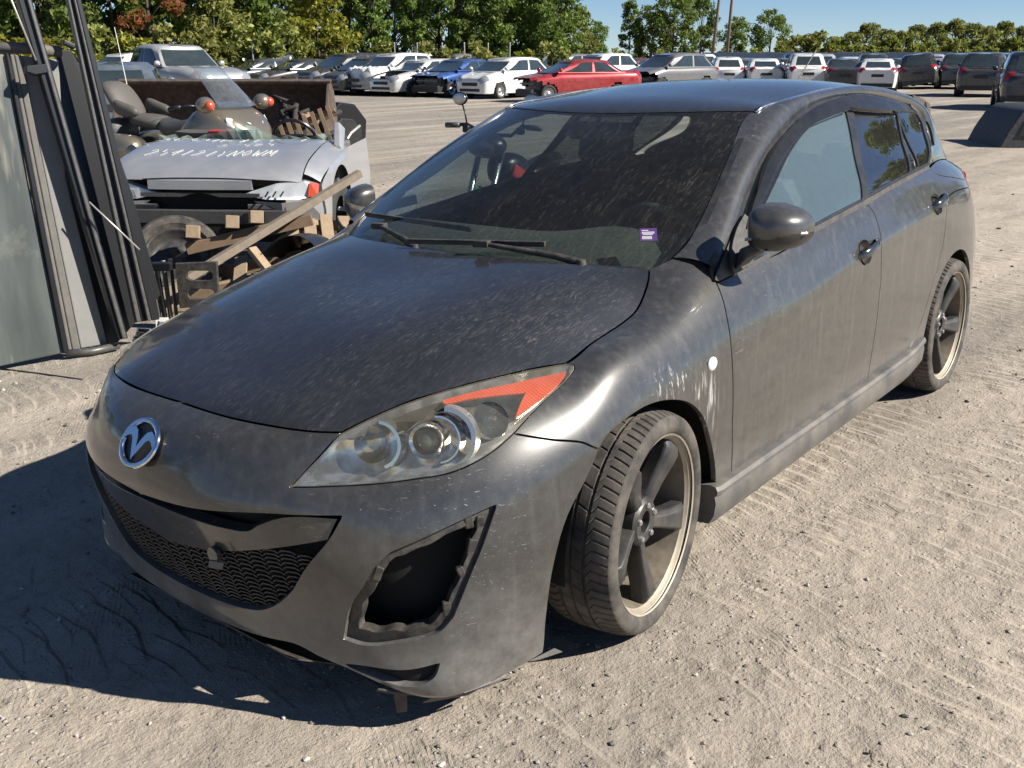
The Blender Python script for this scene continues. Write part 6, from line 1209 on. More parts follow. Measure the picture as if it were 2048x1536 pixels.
for k,(x,y) in enumerate(POSTS):
    mb=MB(); mb.tube([(0,0,0),(0,0,2.15)],.035,8); mb.ball((0,0,2.16),.045,8,5); o=mb.obj('wire_fence_post','galv'); o.location=(x,y,0); o.rotation_euler=(rnd.uniform(-.02,.02),rnd.uniform(-.02,.02),0)
    tag(o,'thin pale wire fence post at the wood edge, %s from the left'%('first','second','third','fourth','fifth','sixth','seventh','eighth','ninth','tenth','eleventh','twelfth','thirteenth','fourteenth')[k],'post','wire fence posts along the wood')
for k,((x,y),h,lean,lab) in enumerate(((POLES[0],12,.07,'left of the two tall brown utility poles above the fence'),(POLES[1],12,.035,'right of the two tall brown utility poles above the fence'),(POLES[2],6.1,.0,'short thin pole standing in the sky gap by the wood'))):
    mb=MB(); mb.tube([(0,0,0),(0,0,h*.5),(0,0,h)],[.16,.145,.12] if k<2 else [.08,.07,.06],10); o=mb.obj('utility_pole','pole_wood',smooth=True); d=Vector((_r[0],_r[1],0))*lean; o.location=(x,y,0); o.rotation_euler=Vector((d.x,d.y,1)).to_track_quat('Z','Y').to_euler(); tag(o,lab,'pole')
# dry grass strip along the foot of the wood
def grass():
    rg=np.random.default_rng(8); V=[];F=[]; n=9000
    a=np.array(WOODLINE[0]); b=np.array(WOODLINE[1]); 
    t=rg.random(n)[:,None]; P=a+(b-a)*t+np.stack([rg.normal(0,1.6,n),rg.normal(0,1.6,n)],1); h=rg.uniform(.4,1.1,n); an=rg.uniform(0,6.28,n); w=.05; l=rg.normal(0,.18,(n,2))
    for k in range(n):
        x,y=P[k]; c,s=math.cos(an[k])*w,math.sin(an[k])*w; V+=[(x-c,y-s,0),(x+c,y+s,0),(x+l[k,0],y+l[k,1],h[k])]; F.append((3*k,3*k+1,3*k+2))
    me=bpy.data.meshes.new('dry_grass'); me.from_pydata(V,[],F); me.materials.append(M('grass_dry')); g=put('dry_grass',me); g['kind']='stuff'; g['label']='tall dry grass along the foot of the wood'
grass()
# ------------------------------------------------------------------ positions of the scrap left of the hatchback (world metres)
COVER_N=(-0.231, -0.963, 0.1386)
COVER_A=[('cover_panel','cover_dirty',[(0.109, 3.482, 1.533), (0.454, 3.4, 1.543), (0.431, 3.314, 0.9), (0.425, 3.179, -0.041), (-0.111, 3.304, -0.068)],0.05),('edge_rail','rail_black',[(0.442, 3.378, 1.548), (0.463, 3.373, 1.548), (0.437, 3.152, -0.033), (0.413, 3.157, -0.037)],0.05),('edge_strip','cover_tan',[(0.473, 3.396, 1.543), (0.492, 3.391, 1.541), (0.469, 3.169, -0.038), (0.449, 3.174, -0.037)],0.04)]
COVER_B=[('edge_strip','cover_tan',[(0.501, 3.405, 1.541), (0.531, 3.397, 1.538), (0.52, 3.172, -0.044), (0.478, 3.182, -0.042)],0.03),('cover_panel','cover_grey',[(0.542, 3.42, 1.536), (0.724, 3.373, 1.515), (0.633, 3.304, 0.883), (0.675, 3.161, -0.041), (0.533, 3.195, -0.042)],0.03),('dark_recess','rail_black',[(0.764, 3.465, 1.57), (0.839, 3.446, 1.565), (0.939, 3.384, 1.296), (1.012, 3.293, 0.792), (1.067, 3.191, 0.172), (0.74, 3.231, -0.095), (0.717, 3.24, -0.07), (0.675, 3.386, 0.873)],0.04)]  # last slab: shade of the recess beside the rails, given as black
COVER_C=[('rail','rail_black',[(0.504, 3.406, 2.166), (0.573, 3.39, 2.172), (0.739, 3.038, 0.002), (0.687, 3.05, -0.0)],0.07),('rail_face','rail_grey',[(0.541, 3.376, 2.168), (0.559, 3.372, 2.169), (0.722, 3.022, 0.009), (0.699, 3.027, 0.007)],0.025)]
COVER_D=[('rail','rail_grey',[(0.757, 3.327, 2.183), (0.769, 3.324, 2.184), (0.816, 3.01, 0.086), (0.791, 3.017, 0.087)],0.05),('rail','rail_black',[(0.779, 3.343, 2.186), (0.791, 3.34, 2.187), (0.862, 3.019, 0.081), (0.826, 3.028, 0.081)],0.05),('rail','rail_grey',[(0.776, 3.312, 2.184), (0.786, 3.309, 2.185), (0.866, 2.988, 0.088), (0.847, 2.993, 0.088)],0.05),('rail','rail_black',[(0.796, 3.328, 2.187), (0.818, 3.323, 2.188), (0.924, 2.994, 0.081), (0.876, 3.006, 0.083)],0.05)]
COVER_E=[('clamp','rail_black',[(0.469, 3.233, 1.486), (0.571, 3.21, 1.496), (0.568, 3.204, 1.449), (0.507, 3.217, 1.439), (0.463, 3.23, 1.454)],0.06)]
COVER_F=[('latch','rail_black',[(0.701, 3.248, 1.619), (0.758, 3.231, 1.592), (0.746, 3.23, 1.569), (0.692, 3.247, 1.596)],0.04)]
ROD_A=[(0.439, 3.376, 2.066), (0.526, 3.233, 1.511)]
ROD_B=[(0.643, 3.1, 0.779), (0.823, 2.955, 0.509)]
SEAL=[(0.436, 3.176, -0.046), (0.561, 3.124, -0.053), (0.713, 3.109, -0.049)]
ROLL=[(0.44, 3.481, 1.576), (0.607, 3.441, 1.571), (0.757, 3.402, 1.554)]
WIRE=[(0.118, 3.297, -0.084), (0.202, 3.021, -0.078), (0.281, 2.728, -0.072)]
P_CLIP=(2.25,4.47)
P_BIKE=(4.35,7.6)
P_BUCKET=(6.45,9.77)
P_BURNT=(6.02,7.76)
P_LEAN=(5.55,6.76)
P_DOOR=(8.29,9.72)
P_BAR=(3.06,2.52)
P_PALLET=(1.9,3.48)
P_PALLET2=(2.6,3.57)
P_WHEEL=(1.72,4.01)
P_BRACKET=(1.28,3.13)
P_CAP=(18.52,2.18)
P_PICK=(15.54,25.24)
P_REFT1=(17.8,-4.56)
P_REFT2=(25.65,-7.9)
# ------------------------------------------------------------------ scrap and vehicles left of and behind the hatchback
def cover_dirty():
    t=NT('cover_dirty'); v=t.map((5,5,.7)); n1=t.noise(1.,5,.6,v); n2=t.noise(2.7,6,.7); c=t.mix(t.ramp(n1,[(.35,0),(.7,1)]),(.045,.055,.054),(.10,.115,.11)); c=t.mix(t.ramp(t.noise(1.,3,.6,t.map((9,9,.35),loc=(3,1,0))),[(.60,0),(.68,.55)]),c,(.26,.24,.19)); c=t.mix(t.ramp(n2,[(.6,0),(.75,.4)]),c,(.22,.21,.18)); MATS['cover_dirty']=t.done(t.pbsdf(color=c,rough=.45))
cover_dirty(); simple('cover_grey',(.19,.195,.19),.75,var=.12,vscale=5,dust=.2,bump=.1); simple('cover_tan',(.10,.098,.09),.6,dust=.2); simple('rail_black',(.010,.011,.013),.35,var=.1); simple('rail_grey',(.085,.085,.085),.4,metal=.4,dust=.15,vscale=18); simple('pale_metal',(.6,.58,.53),.4,metal=.6)
simple('silver_paint',(.46,.47,.485),.33,metal=.55,coat=.8,var=.06,dust=.2,vscale=3); simple('bare_plastic',(.10,.10,.098),.7,dust=.3); simple('wood_pallet',(.29,.215,.14),.85,var=.4,vscale=14,bump=.25); simple('wood_old',(.20,.165,.125),.9,var=.35,vscale=22,bump=.3); simple('wood_brown',(.19,.13,.08),.85,var=.4,vscale=18)
simple('rust_plate',(.055,.034,.026),.85,var=.55,vscale=5,dust=.25,bump=.2); simple('burnt',(.03,.027,.025),.8,var=.8,vscale=30); simple('gold_paint',(.23,.20,.15),.3,metal=.55,coat=1.,var=.08); simple('bike_plastic',(.10,.10,.105),.5); simple('leather',(.085,.078,.070),.6,var=.2,bump=.15); simple('chalk',(.66,.66,.63),.9)
glass_mat('clear_screen',(.80,.85,.88),dust=.16,film=(.5,.52,.54),refl=1.45); glass_mat('shatter',(.55,.72,.66),dust=.42,film=(.50,.62,.57),refl=1.5)
simple('red_plastic',(.40,.03,.025),.4); simple('green_plastic',(.05,.16,.09),.5); simple('white_plate',(.75,.75,.72),.6)
simple('pale_lens',(.62,.65,.68),.12,coat=1.,var=.35,vscale=14)
simple('cap_dark',(.03,.036,.045),.6,dust=.2)
def slab(name,mat,pts,th,parent,n):
    P=[Vector(p) for p in pts]; k=len(P); d=Vector(n)*-th; mb=MB(); mb.add(P+[p+d for p in P],[tuple(range(k)),tuple(range(2*k-1,k-1,-1))]+[(i,i+k,(i+1)%k+k,(i+1)%k) for i in range(k)]); return mb.obj(name,mat,parent,bevel=.006)
def cover(name,label,items,extra=()):
    t=thing(name,label,'truck cover' if 'cover' in name else 'rail'); 
    for nm,mt,pts,th in items: slab(nm,mt,pts,th,t,COVER_N)
    for nm,mt,path,r_ in extra: mb=MB(); mb.tube(path,r_,8); mb.obj(nm,mt,t,smooth=True)
    return t
cover('bed_cover','stained dark green grey truck bed cover standing on end at the left edge',COVER_A)
cover('bed_cover','plain light grey truck bed cover standing beside the stained one',COVER_B,[('bottom_seal','rail_grey',SEAL,.022),('top_roll','cover_tan',ROLL,.03)])
cover('leaning_rail','single black rail leaning in front of the grey bed cover',COVER_C+COVER_E,[('thin_rod','pale_metal',ROD_A,.005)])
cover('leaning_rail','bundle of black and grey rails leaning nearest the silver car',COVER_D+COVER_F,[('prop_rod','pale_metal',ROD_B,.005)])
mb=MB(); mb.tube(WIRE,.007,6); tag(mb.obj('cable','rail_black',smooth=True),'thin dark cable lying on the dirt below the stained cover','cable')
FH=Vector((math.sin(YAW),math.cos(YAW),0)); RH=Vector((math.cos(YAW),-math.sin(YAW),0))
def rz_of(phi): d=RH*math.cos(R(phi))+FH*math.sin(R(phi)); return math.atan2(d.y,d.x)
def flatz(p): return float(relief(np.array([p[0]]),np.array([p[1]]))[0])
# ---- black plastic step bracket with two slots, at the foot of the rails
B=thing('step_bracket','black plastic bracket with two long slots at the foot of the rails','bracket',(P_BRACKET[0],P_BRACKET[1],flatz(P_BRACKET)),rz_of(0))
def framed(w,h,d,slots,y0):
    mb=MB(); n=8
    outer=[(-w/2,0),(w/2,0),(w/2,h),(-w/2,h)]
    loops=[np.array([(-w/2+.0,0),(w/2,.02),(w/2+.01,h),(-w/2,h-.01)])]
    for (cx,cz,sw,sh) in slots:
        r_=sh/2; loops.append(np.array([(cx+sg*(sw/2-r_)+r_*math.cos(a),cz+r_*math.sin(a)) for sg,rng in ((1,np.linspace(-math.pi/2,math.pi/2,n)),(-1,np.linspace(math.pi/2,1.5*math.pi,n))) for a in rng]))
    uv,tri,Bd=trim_mesh(None,[l for l in loops],.05); k=len(uv)
    vs=[(a,y0,b) for a,b in uv]+[(a,y0+d,b) for a,b in uv]; fs=[tuple(map(int,t)) for t in tri]+[tuple(int(i)+k for i in t[::-1]) for t in tri]
    for l in Bd: fs+=[(l[i],l[(i+1)%len(l)],l[(i+1)%len(l)]+k,l[i]+k) for i in range(len(l))]
    mb.add(vs,fs); return mb
framed(.245,.29,.03,[(.02,.205,.16,.06),(.02,.09,.165,.065)],0.).xf(Matrix.Translation((0,0,.13))).obj('slotted_plate','black_plastic',B,bevel=.004)
for k in range(4): mb=MB(); mb.beam((-.155-.035*k,.03,.0),(-.165-.045*k,.05,.43-.01*k),.02,.03); mb.obj('bar',('rail_black','rail_grey')[k%2],B,bevel=.003)
mb=MB(); mb.box((-.19,-.04,.40),(.12,.05,.05)); mb.obj('hinge','rail_black',B,bevel=.006)
mb=MB(); mb.box((-.21,-.08,.05),(.075,.01,.085),(-.2,0,.05)); pl_=mb.obj('label_plate','white_plate',B); mb=MB(); mb.box((-.205,-.088,.05),(.012,.004,.035),(-.2,0,.05)); mb.obj('printed_mark','rail_black',pl_)
# ---- steel wheel leaning behind the rails
W_=thing('spare_rim','loose steel rim and tyre lying among the scrap by the broken pallet','wheel',(P_WHEEL[0],P_WHEEL[1],flatz(P_WHEEL)),rz_of(0)+.3)
Mw=Matrix.Translation((0,0,.26))@Matrix.Rotation(R(-28),4,'X')
mb=MB(); mb.lathe([(.215,-.07),(.25,-.10),(.29,-.10),(.315,-.07),(.315,.07),(.29,.10)],'y',40); mb.xf(Mw); mb.obj('tyre','tyre_rubber',W_,smooth=True,angle=40)
mb=MB(); mb.lathe([(.03,-.02),(.06,-.05),(.085,-.055),(.13,-.015),(.17,-.03),(.20,-.07),(.215,-.085),(.222,-.08)],'y',40); mb.xf(Mw); mb.obj('rim','rim_grey',W_,smooth=True)
for k in range(5): a=R(72*k); mb=MB(); mb.lathe([(0,-.06),(.012,-.058),(.014,-.04)],'y',8,(.06*math.cos(a),0,.06*math.sin(a))); mb.xf(Mw); mb.obj('wheel_nut','rail_black',W_)
# ---- silver front end of a sedan with no roof or windscreen
C=thing('wrecked_sedan','silver sedan front end with chalk writing on its hood and no bumper skin','car',(P_CLIP[0],P_CLIP[1],flatz(P_CLIP)+.11),rz_of(86))
HT=[[(.02,0,.645),(.025,-.30,.64),(.05,-.55,.625),(.12,-.76,.60),(.2,-.86,.55)],[(.15,0,.70),(.155,-.3,.70),(.17,-.55,.69),(.2,-.76,.67),(.26,-.87,.60)],[(.5,0,.775),(.5,-.3,.785),(.5,-.55,.785),(.5,-.75,.765),(.5,-.885,.68)],[(.85,0,.822),(.85,-.3,.835),(.85,-.55,.838),(.85,-.74,.815),(.85,-.89,.74)],[(1.08,0,.835),(1.09,-.3,.846),(1.11,-.55,.846),(1.14,-.72,.83),(1.16,-.88,.78)]]
CH=Surf(HT); FLIP[id(CH)]=1 if CH.normal([.4],[.3])[0][2]>0 else -1
def grid_part(surf,u0,u1,v0,v1,nu,nv,name,mat,parent,both=True,off=0.,onesided=None):
    U,V_=np.meshgrid(np.linspace(u0,u1,nu),np.linspace(v0,v1,nv),indexing='ij'); P=surf.at(U.ravel(),V_.ravel())+surf.normal(U.ravel(),V_.ravel())*FLIP[id(surf)]*off; f=[(i*nv+j,i*nv+j+1,(i+1)*nv+j+1,(i+1)*nv+j) for i in range(nu-1) for j in range(nv-1)]; mb=MB()
    for sg in ((1,-1) if both else (onesided or 1,)): mb.add(P*np.array([1,sg,1]),f)
    return mb.obj(name,mat,parent,smooth=True)
ce=CH.V.k; hood_=grid_part(CH,CH.U.k[0],CH.U.k[-1],0,ce[3]-.006,26,12,'hood','silver_paint',C)
for sg in (1,-1):
    grid_part(CH,CH.U.k[0]+.10,CH.U.k[-1],ce[3]+.003,ce[4],24,5,'fender_top','silver_paint',C,False,onesided=sg)
    mb=MB(); xs=np.linspace(.22,1.9,30); zt=np.interp(xs,[.2,.26,.5,.85,1.16,1.9],[.55,.60,.68,.74,.78,.80]); rows=[]
    for x,z in zip(xs,zt):
        dz=(.31+math.sqrt(max(0,.36**2-(x-.78)**2))) if abs(x-.78)<.36 else .20; rows.append([(x,-sg*-.885*-1,z),(x,sg*-.91,(z+dz)/2),(x,sg*-.905,dz)])
    rows=[[(a,sg*-.885 if i==0 else b,c) for i,(a,b,c) in enumerate(r_)] for r_ in rows]; mb.loft(rows,False,False); mb.obj('fender','silver_paint',C,smooth=True)
    mb=MB(); mb.lathe([(.20,-.09),(.29,-.11),(.315,-.08),(.315,.08)],'y',28,(.78,sg*.80,.22)); mb.obj('wheel','lot_tyre',C,smooth=True)
    hp=[(.03,-.32,.52),(.055,-.58,.60),(.12,-.78,.615),(.20,-.862,.585),(.16,-.86,.50),(.085,-.74,.475),(.04,-.50,.48)]
    mb=MB(); k=len(hp); mb.add([(x,sg*y,z) for x,y,z in hp]+[(x+.09,sg*y*.97,z) for x,y,z in hp],[tuple(range(k)),tuple(range(2*k-1,k-1,-1))]+[(i,i+k,(i+1)%k+k,(i+1)%k) for i in range(k)]); hl_=mb.obj('headlight','pale_lens',C,bevel=.006)
    mb=MB(); mb.add([(x,sg*y,z) for x,y,z in ((.145,-.815,.605),(.205,-.872,.585),(.168,-.868,.50),(.125,-.80,.495))],[(0,1,2,3)]); mb.xf(Matrix.Translation((-.008,0,0))); mb.obj('reflector','amber',hl_)
    for j in range(3): mb=MB(); mb.beam((.012+.01*j,sg*(-.50-.055*j),.505),(.028+.01*j,sg*(-.525-.055*j),.545),.008,.012); mb.obj('lamp_fin','chrome',hl_)
    mb=MB(); k=[(.05,-.40,.47),(.03,-.62,.46),(.10,-.80,.47),(.20,-.88,.49),(.24,-.90,.30),(.12,-.83,.24),(.06,-.62,.31)]; mb.add([(x,sg*y,z) for x,y,z in k],[tuple(range(len(k)))]); mb.obj('bumper_corner','silver_paint',C)
    mb=MB(); mb.box((.07,sg*-.50,.425),(.05,.30,.04)); mb.box((.08,sg*-.62,.39),(.04,.20,.03)); mb.obj('lamp_bracket','bare_plastic',C,bevel=.006)
mb=MB(); mb.loft([[(.03+.12*y*y,y,.638),(.012+.12*y*y,y,.622),(.01+.12*y*y,y,.555),(.05+.12*y*y,y,.55)] for y in np.linspace(-.40,.40,15)],True,True); mb.obj('upper_bumper_strip','silver_paint',C,smooth=True,angle=40)
mb=MB(); seg=np.linspace(-.46,.46,25); top=[(.02,y,.53) for y in seg]; bot=[(.02,y,.50-.0*y if abs(y)>.14 else .50+.03*math.cos(y/.14*math.pi/2)) for y in seg]; mb.add(top+bot,[(i,i+1,26+i,25+i) for i in range(24)]); mb.obj('grille_edge','rail_grey',C)
mb=MB(); mb.box((.16,0,.43),(.10,1.2,.26)); mb.box((.20,0,.25),(.2,1.5,.2)); mb.obj('radiator_cavity','inner_black',C)
mb=MB(); mb.loft([[(.04+.10*y*y,y,.405),(.0+.10*y*y,y,.40),(.0+.10*y*y,y,.30),(.04+.10*y*y,y,.295)] for y in np.linspace(-.70,.70,15)]); bm_=mb.obj('bumper_beam','rail_grey',C,bevel=.006); mb=MB(); mb.box((.0,-.42,.355),(.03,.16,.065)); mb.obj('beam_opening','inner_black',bm_)
mb=MB(); mb.box((1.25,0,.60),(.5,1.66,.42)); mb.box((1.10,0,.815),(.10,1.5,.03)); mb.obj('cowl','bare_plastic',C,bevel=.02)
mb=MB(); rg_=random.Random(5); n_=26; ys=[-.75+1.5*k/(n_-1) for k in range(n_)]; mb.add([(1.15,y,.83) for y in ys]+[(1.15+rg_.uniform(-.03,.05),y+rg_.uniform(-.02,.02),.845+rg_.uniform(0,.04)+.09*math.exp(-((y-.02)/.2)**2)) for y in ys],[(i,i+1,n_+i+1,n_+i) for i in range(n_-1)]); mb.obj('broken_windscreen','shatter',C)
mb=MB(); mb.lathe([(.185+.016*math.cos(t),.016*math.sin(t)) for t in np.linspace(0,2*math.pi,9)],'x',36); mb.beam((0,-.18,0),(0,.18,0),.03,.05); mb.box((0,0,-.05),(.05,.16,.16)); mb.xf(Matrix.Translation((1.35,-.38,.83))@Matrix.Rotation(R(-30),4,'Y')); mb.obj('steering_wheel','rail_black',C,smooth=True,angle=40)
mb=MB(); mb.loft([[(1.5,y,.80),(1.45,y,.875+.01*math.sin(y*9)),(1.62,y,.885),(1.7,y,.80)] for y in np.linspace(.02,.72,10)]); st_=mb.obj('seat_back','leather',C,smooth=True,angle=50); mb=MB(); mb.loft([[(1.449,y,.845),(1.44,y,.882),(1.55,y,.89)] for y in np.linspace(.22,.42,4)],False,False); mb.obj('red_stripe','red_plastic',st_)
mb=MB(); mb.loft([[(1.0,-.80,.80),(1.0,-.86,.80),(1.02,-.88,.74),(1.02,-.80,.74)],[(1.25,-.75,.98),(1.25,-.80,.98),(1.3,-.84,.92),(1.3,-.77,.90)]]); mb.obj('pillar_stub','silver_paint',C,bevel=.01)
# chalk marks on the hood: strokes that follow the metal
STROKES={'S':[(.9,.9),(.5,1),(.1,.8),(.3,.55),(.8,.4),(.7,.1),(.1,0)],'E':[(.9,1),(.1,1),(.1,0),(.9,0)],'E2':[(.1,.5),(.7,.5)],'C':[(.9,.9),(.4,1),(.1,.5),(.4,0),(.9,.1)],'O':[(.5,1),(.1,.5),(.5,0),(.9,.5),(.5,1)],'R':[(.1,0),(.1,1),(.8,.8),(.2,.5),(.9,0)],'L':[(.1,1),(.1,0),(.8,0)],'Y':[(.1,1),(.5,.5),(.9,1),(.5,.5),(.4,0)],'T':[(.1,1),(.9,1),(.5,1),(.4,0)],'N':[(.1,0),(.2,1),(.8,0),(.9,1)],'W':[(.05,1),(.3,0),(.5,.6),(.7,0),(.95,1)],'M':[(.05,0),(.2,1),(.5,.4),(.8,1),(.95,0)],'U':[(.1,1),(.15,.1),(.7,0),(.9,1)],'2':[(.1,.8),(.5,1),(.8,.7),(.1,0),(.9,0)],'5':[(.9,1),(.2,1),(.2,.6),(.8,.5),(.6,0),(.1,0)],'4':[(.6,0),(.7,1),(.1,.4),(.9,.4)],'3':[(.1,1),(.8,.9),(.4,.5),(.9,.3),(.1,0)],'8':[(.5,.5),(.1,.8),(.5,1),(.8,.8),(.1,.2),(.5,0),(.9,.2),(.5,.5)],'1':[(.5,1),(.4,0)],'0':[(.5,1),(.1,.5),(.5,0),(.9,.5),(.5,1)],'Z':[(.1,1),(.9,1),(.1,0),(.9,0)],'I':[(.5,1),(.45,0)],'X':[(.1,1),(.9,0),(.5,.5),(.9,1),(.1,0)]}
def chalk(text,x0,y0,w,h,sl,name):
    mb=MB(); y=y0
    for ch in text:
        if ch!=' ':
            pts=[]
            for a,b in STROKES[ch]:
                yy=y-(a*w*.8+b*sl); xx=x0-b*h; u=np.interp(xx,[HT[i][0][0] for i in range(5)],CH.U.k); v=np.interp(abs(yy),[0,.3,.55,.75,.88],CH.V.k); p=CH.at([u],[v])[0]; p[1]=-abs(p[1]) if yy<0 else abs(p[1]); pts.append(Vector(p)+Vector((0,0,.004)))
            for p,q in zip(pts[:-1],pts[1:]): mb.beam(p,q,.0042,.002)
        y-=w
    mb.obj(name,'chalk',hood_,fix=False)
chalk('SECURITY 1',.90,.66,.13,-.12,.0,'chalk_writing'); chalk('3 525',.72,.10,.10,-.07,.01,'chalk_writing'); chalk('25412IYNOWM',.40,.58,.095,-.16,.03,'chalk_writing')
chalk('1',.95,-.02,.1,-.5,.0,'chalk_scratch')
# ---- touring motorcycle behind the silver car
BK=thing('touring_motorcycle','gold touring motorcycle with clear windshield and grey seats behind the silver car','motorcycle',(P_BIKE[0]+.15,P_BIKE[1]+.2,0),rz_of(160))
def sub(mb,name,mat,parent,lv=2,bev=0.): return mb.obj(name,mat,parent,smooth=True,sub=lv,bevel=bev)
for x in (-.85,.80):
    mb=MB(); mb.lathe([(.22,-.055),(.28,-.065),(.315,-.04),(.325,0),(.315,.04),(.28,.065)],'y',32,(x,0,.325)); mb.obj('tyre','lot_tyre',BK,smooth=True); mb=MB(); mb.lathe([(.03,-.04),(.19,-.03),(.225,-.05),(.225,.05),(.19,.03),(.03,.04)],'y',24,(x,0,.325)); mb.obj('rim','lot_alloy',BK,smooth=True)
mb=MB(); mb.loft([[(-1.05+.40*k/6*1.0,s*.085*w,.55+.14*math.sin(math.pi*k/6)+(-.05 if abs(s)>.9 else .02)) for s in (-1,-.5,.5,1)] for k,w in enumerate((.5,.9,1,1,1,.9,.6))],False,False); sub(mb,'front_fender','gold_paint',BK,1)
def ringsec(x,hw,z0,z1,n=10,sq=.7): return [(x,hw*abs(math.cos(a))**sq*(1 if math.cos(a)>0 else -1),(z0+z1)/2+(z1-z0)/2*abs(math.sin(a))**sq*(1 if math.sin(a)>0 else -1)) for a in np.linspace(0,2*math.pi,n,endpoint=False)]
mb=MB(); mb.loft([ringsec(-.90,.10,.66,.76,12,.6),ringsec(-.84,.30,.60,.84,12,.55),ringsec(-.66,.42,.58,1.0,12,.55),ringsec(-.46,.46,.56,1.10,12,.6),ringsec(-.26,.44,.48,1.04,12,.6),ringsec(-.08,.40,.42,.86,12,.6),ringsec(.04,.36,.40,.74,12,.6)]); sub(mb,'fairing','gold_paint',BK,1)
for s in (-1,1):
    mb=MB(); mb.loft([[(x+.0,s*(.40+b),z) for x,z in ((-.42,.42),(-.30,.80),(.0,.72),(.05,.42))] for b in (-.06,.07)]); mb.obj('side_cowl','gold_paint',BK,bevel=.03,smooth=True,angle=50)
    mb=MB(); mb.box((-.18,s*.475,.60),(.20,.02,.13)); mb.obj('cowl_vent','inner_black',BK,bevel=.01)
    mb=MB(); mb.loft([[(-.86,s*.05,.70),(-.87,s*.06,.77),(-.80,s*.10,.86),(-.79,s*.12,.74)],[(-.74,s*.32,.72),(-.74,s*.33,.82),(-.66,s*.36,.93),(-.68,s*.36,.80)]]); mb.xf(Matrix.Translation((-.012,s*.012,.005))); mb.obj('headlight','pale_lens',BK,bevel=.015)
    mb=MB(); mb.ball((-.56,s*.52,1.05),(.10,.10,.085),14,9); mb.obj('bike_mirror','gold_paint',BK,smooth=True); mb=MB(); mb.ball((-.635,s*.55,1.045),(.05,.06,.055),12,8); mb.obj('turn_lamp','amber',BK,smooth=True)
    mb=MB(); mb.tube([(-.30,s*.22,1.02),(-.22,s*.36,1.03),(-.06,s*.42,1.0)],.018,8); mb.obj('handlebar','rail_black',BK,smooth=True); mb=MB(); mb.tube([(-.16,s*.40,1.02),(-.03,s*.44,.99)],.026,8); mb.obj('grip','rail_black',BK,smooth=True)
    mb=MB(); mb.loft([ringsec(.42,.15,.42,.66),ringsec(.62,.19,.38,.74),ringsec(.95,.18,.40,.72),ringsec(1.10,.10,.44,.66)]); mb.xf(Matrix.Translation((0,s*.34,0))); sub(mb,'side_case','gold_paint',BK,2)
    mb=MB(); mb.tube([(.2,s*.32,.24),(.7,s*.36,.26),(1.15,s*.36,.28)],[.04,.055,.06],10); mb.obj('exhaust','chrome_dull',BK,smooth=True)
    mb=MB(); mb.tube([(-.85,s*.10,.33),(-.66,s*.12,.80)],.035,8); mb.obj('fork','rail_grey',BK,smooth=True)
    mb=MB(); mb.tube([(1.05,s*.30,.84),(1.20,s*.32,1.85)],[.006,.003],5); mb.obj('aerial','pale_metal',BK)
mb=MB(); n_=9; mb.loft([[(-.70+.36*t+.10*(abs(s))**2,.34*s*(1-.28*t),1.02+.40*t) for s in np.linspace(-1,1,n_)] for t in (0,.35,.7,.92,1.)],False,False); ws_=mb.obj('windshield','clear_screen',BK,smooth=True); sm=ws_.modifiers.new('solid','SOLIDIFY'); sm.thickness=.005
mb=MB(); mb.loft([ringsec(-.15,.17,.72,.90),ringsec(.05,.20,.66,.88),ringsec(.25,.21,.66,.84),ringsec(.38,.20,.70,.92)]); sub(mb,'rider_seat','leather',BK,2)
mb=MB(); mb.loft([ringsec(.32,.20,.72,.90),ringsec(.55,.22,.76,.92),ringsec(.78,.21,.78,.94)]); sub(mb,'pillion_seat','leather',BK,2)
mb=MB(); mb.loft([[(x+dx,s*.24*w,z) for s,dx in ((-1,.10),(-.8,-.02),(.8,-.02),(1,.10),(.8,.16),(-.8,.16))] for x,z,w in ((.70,.86,.9),(.78,1.0,1.05),(.88,1.16,1.0),(.98,1.28,.75))]); sub(mb,'backrest','leather',BK,2)
for s in (-1,1): mb=MB(); mb.loft([ringsec(.50,.05,.90,1.0,8),ringsec(.66,.07,.88,1.04,8),ringsec(.84,.06,.92,1.12,8)]); mb.xf(Matrix.Translation((0,s*.27,0))); sub(mb,'armrest','leather',BK,2)
mb=MB(); mb.box((.10,0,.40),(.75,.50,.34)); mb.box((.1,0,.30),(.4,.8,.2)); mb.obj('engine','engine_grey',BK,bevel=.05)
mb=MB(); mb.loft([ringsec(.85,.26,.62,.90),ringsec(1.05,.26,.60,.88),ringsec(1.16,.22,.64,.84)]); sub(mb,'tail_trunk','bike_plastic',BK,2)
# ---- rusty loader bucket
K=thing('loader_bucket','wide rusty steel loader bucket lying open behind the motorcycle','bucket',(P_BUCKET[0],P_BUCKET[1],0),rz_of(0))
prof=[(-.55,.02),(.10,.0),(.42,.12),(.58,.40),(.55,.80),(.38,1.08),(.20,1.19)]  # y (away), z
mb=MB(); n_=len(prof); mb.loft([[(x,y,z) for y,z in prof]+[(x,y+(.03 if i>1 else 0),z-(.03 if i<2 else 0)) for i,(y,z) in list(enumerate(prof))[::-1]] for x in (-1.55,1.30)]); mb.obj('shell','rust_plate',K,smooth=True,angle=30)
for x in (-1.57,1.30): mb=MB(); pp=[(-.60,.0)]+prof[1:]+[(.05,1.16),(-.30,.62)]; mb.prism([(y,z) for y,z in pp],x,x+.04,'x'); mb.obj('side_plate','rust_plate',K,bevel=.006)
mb=MB(); mb.box((-.12,.19,1.205),(2.92,.10,.045),(.3,0,0)); mb.obj('top_lip','rust_plate',K,bevel=.008); mb=MB(); mb.box((-.12,-.58,.03),(2.9,.2,.04)); mb.obj('cutting_edge','rust_plate',K,bevel=.008)
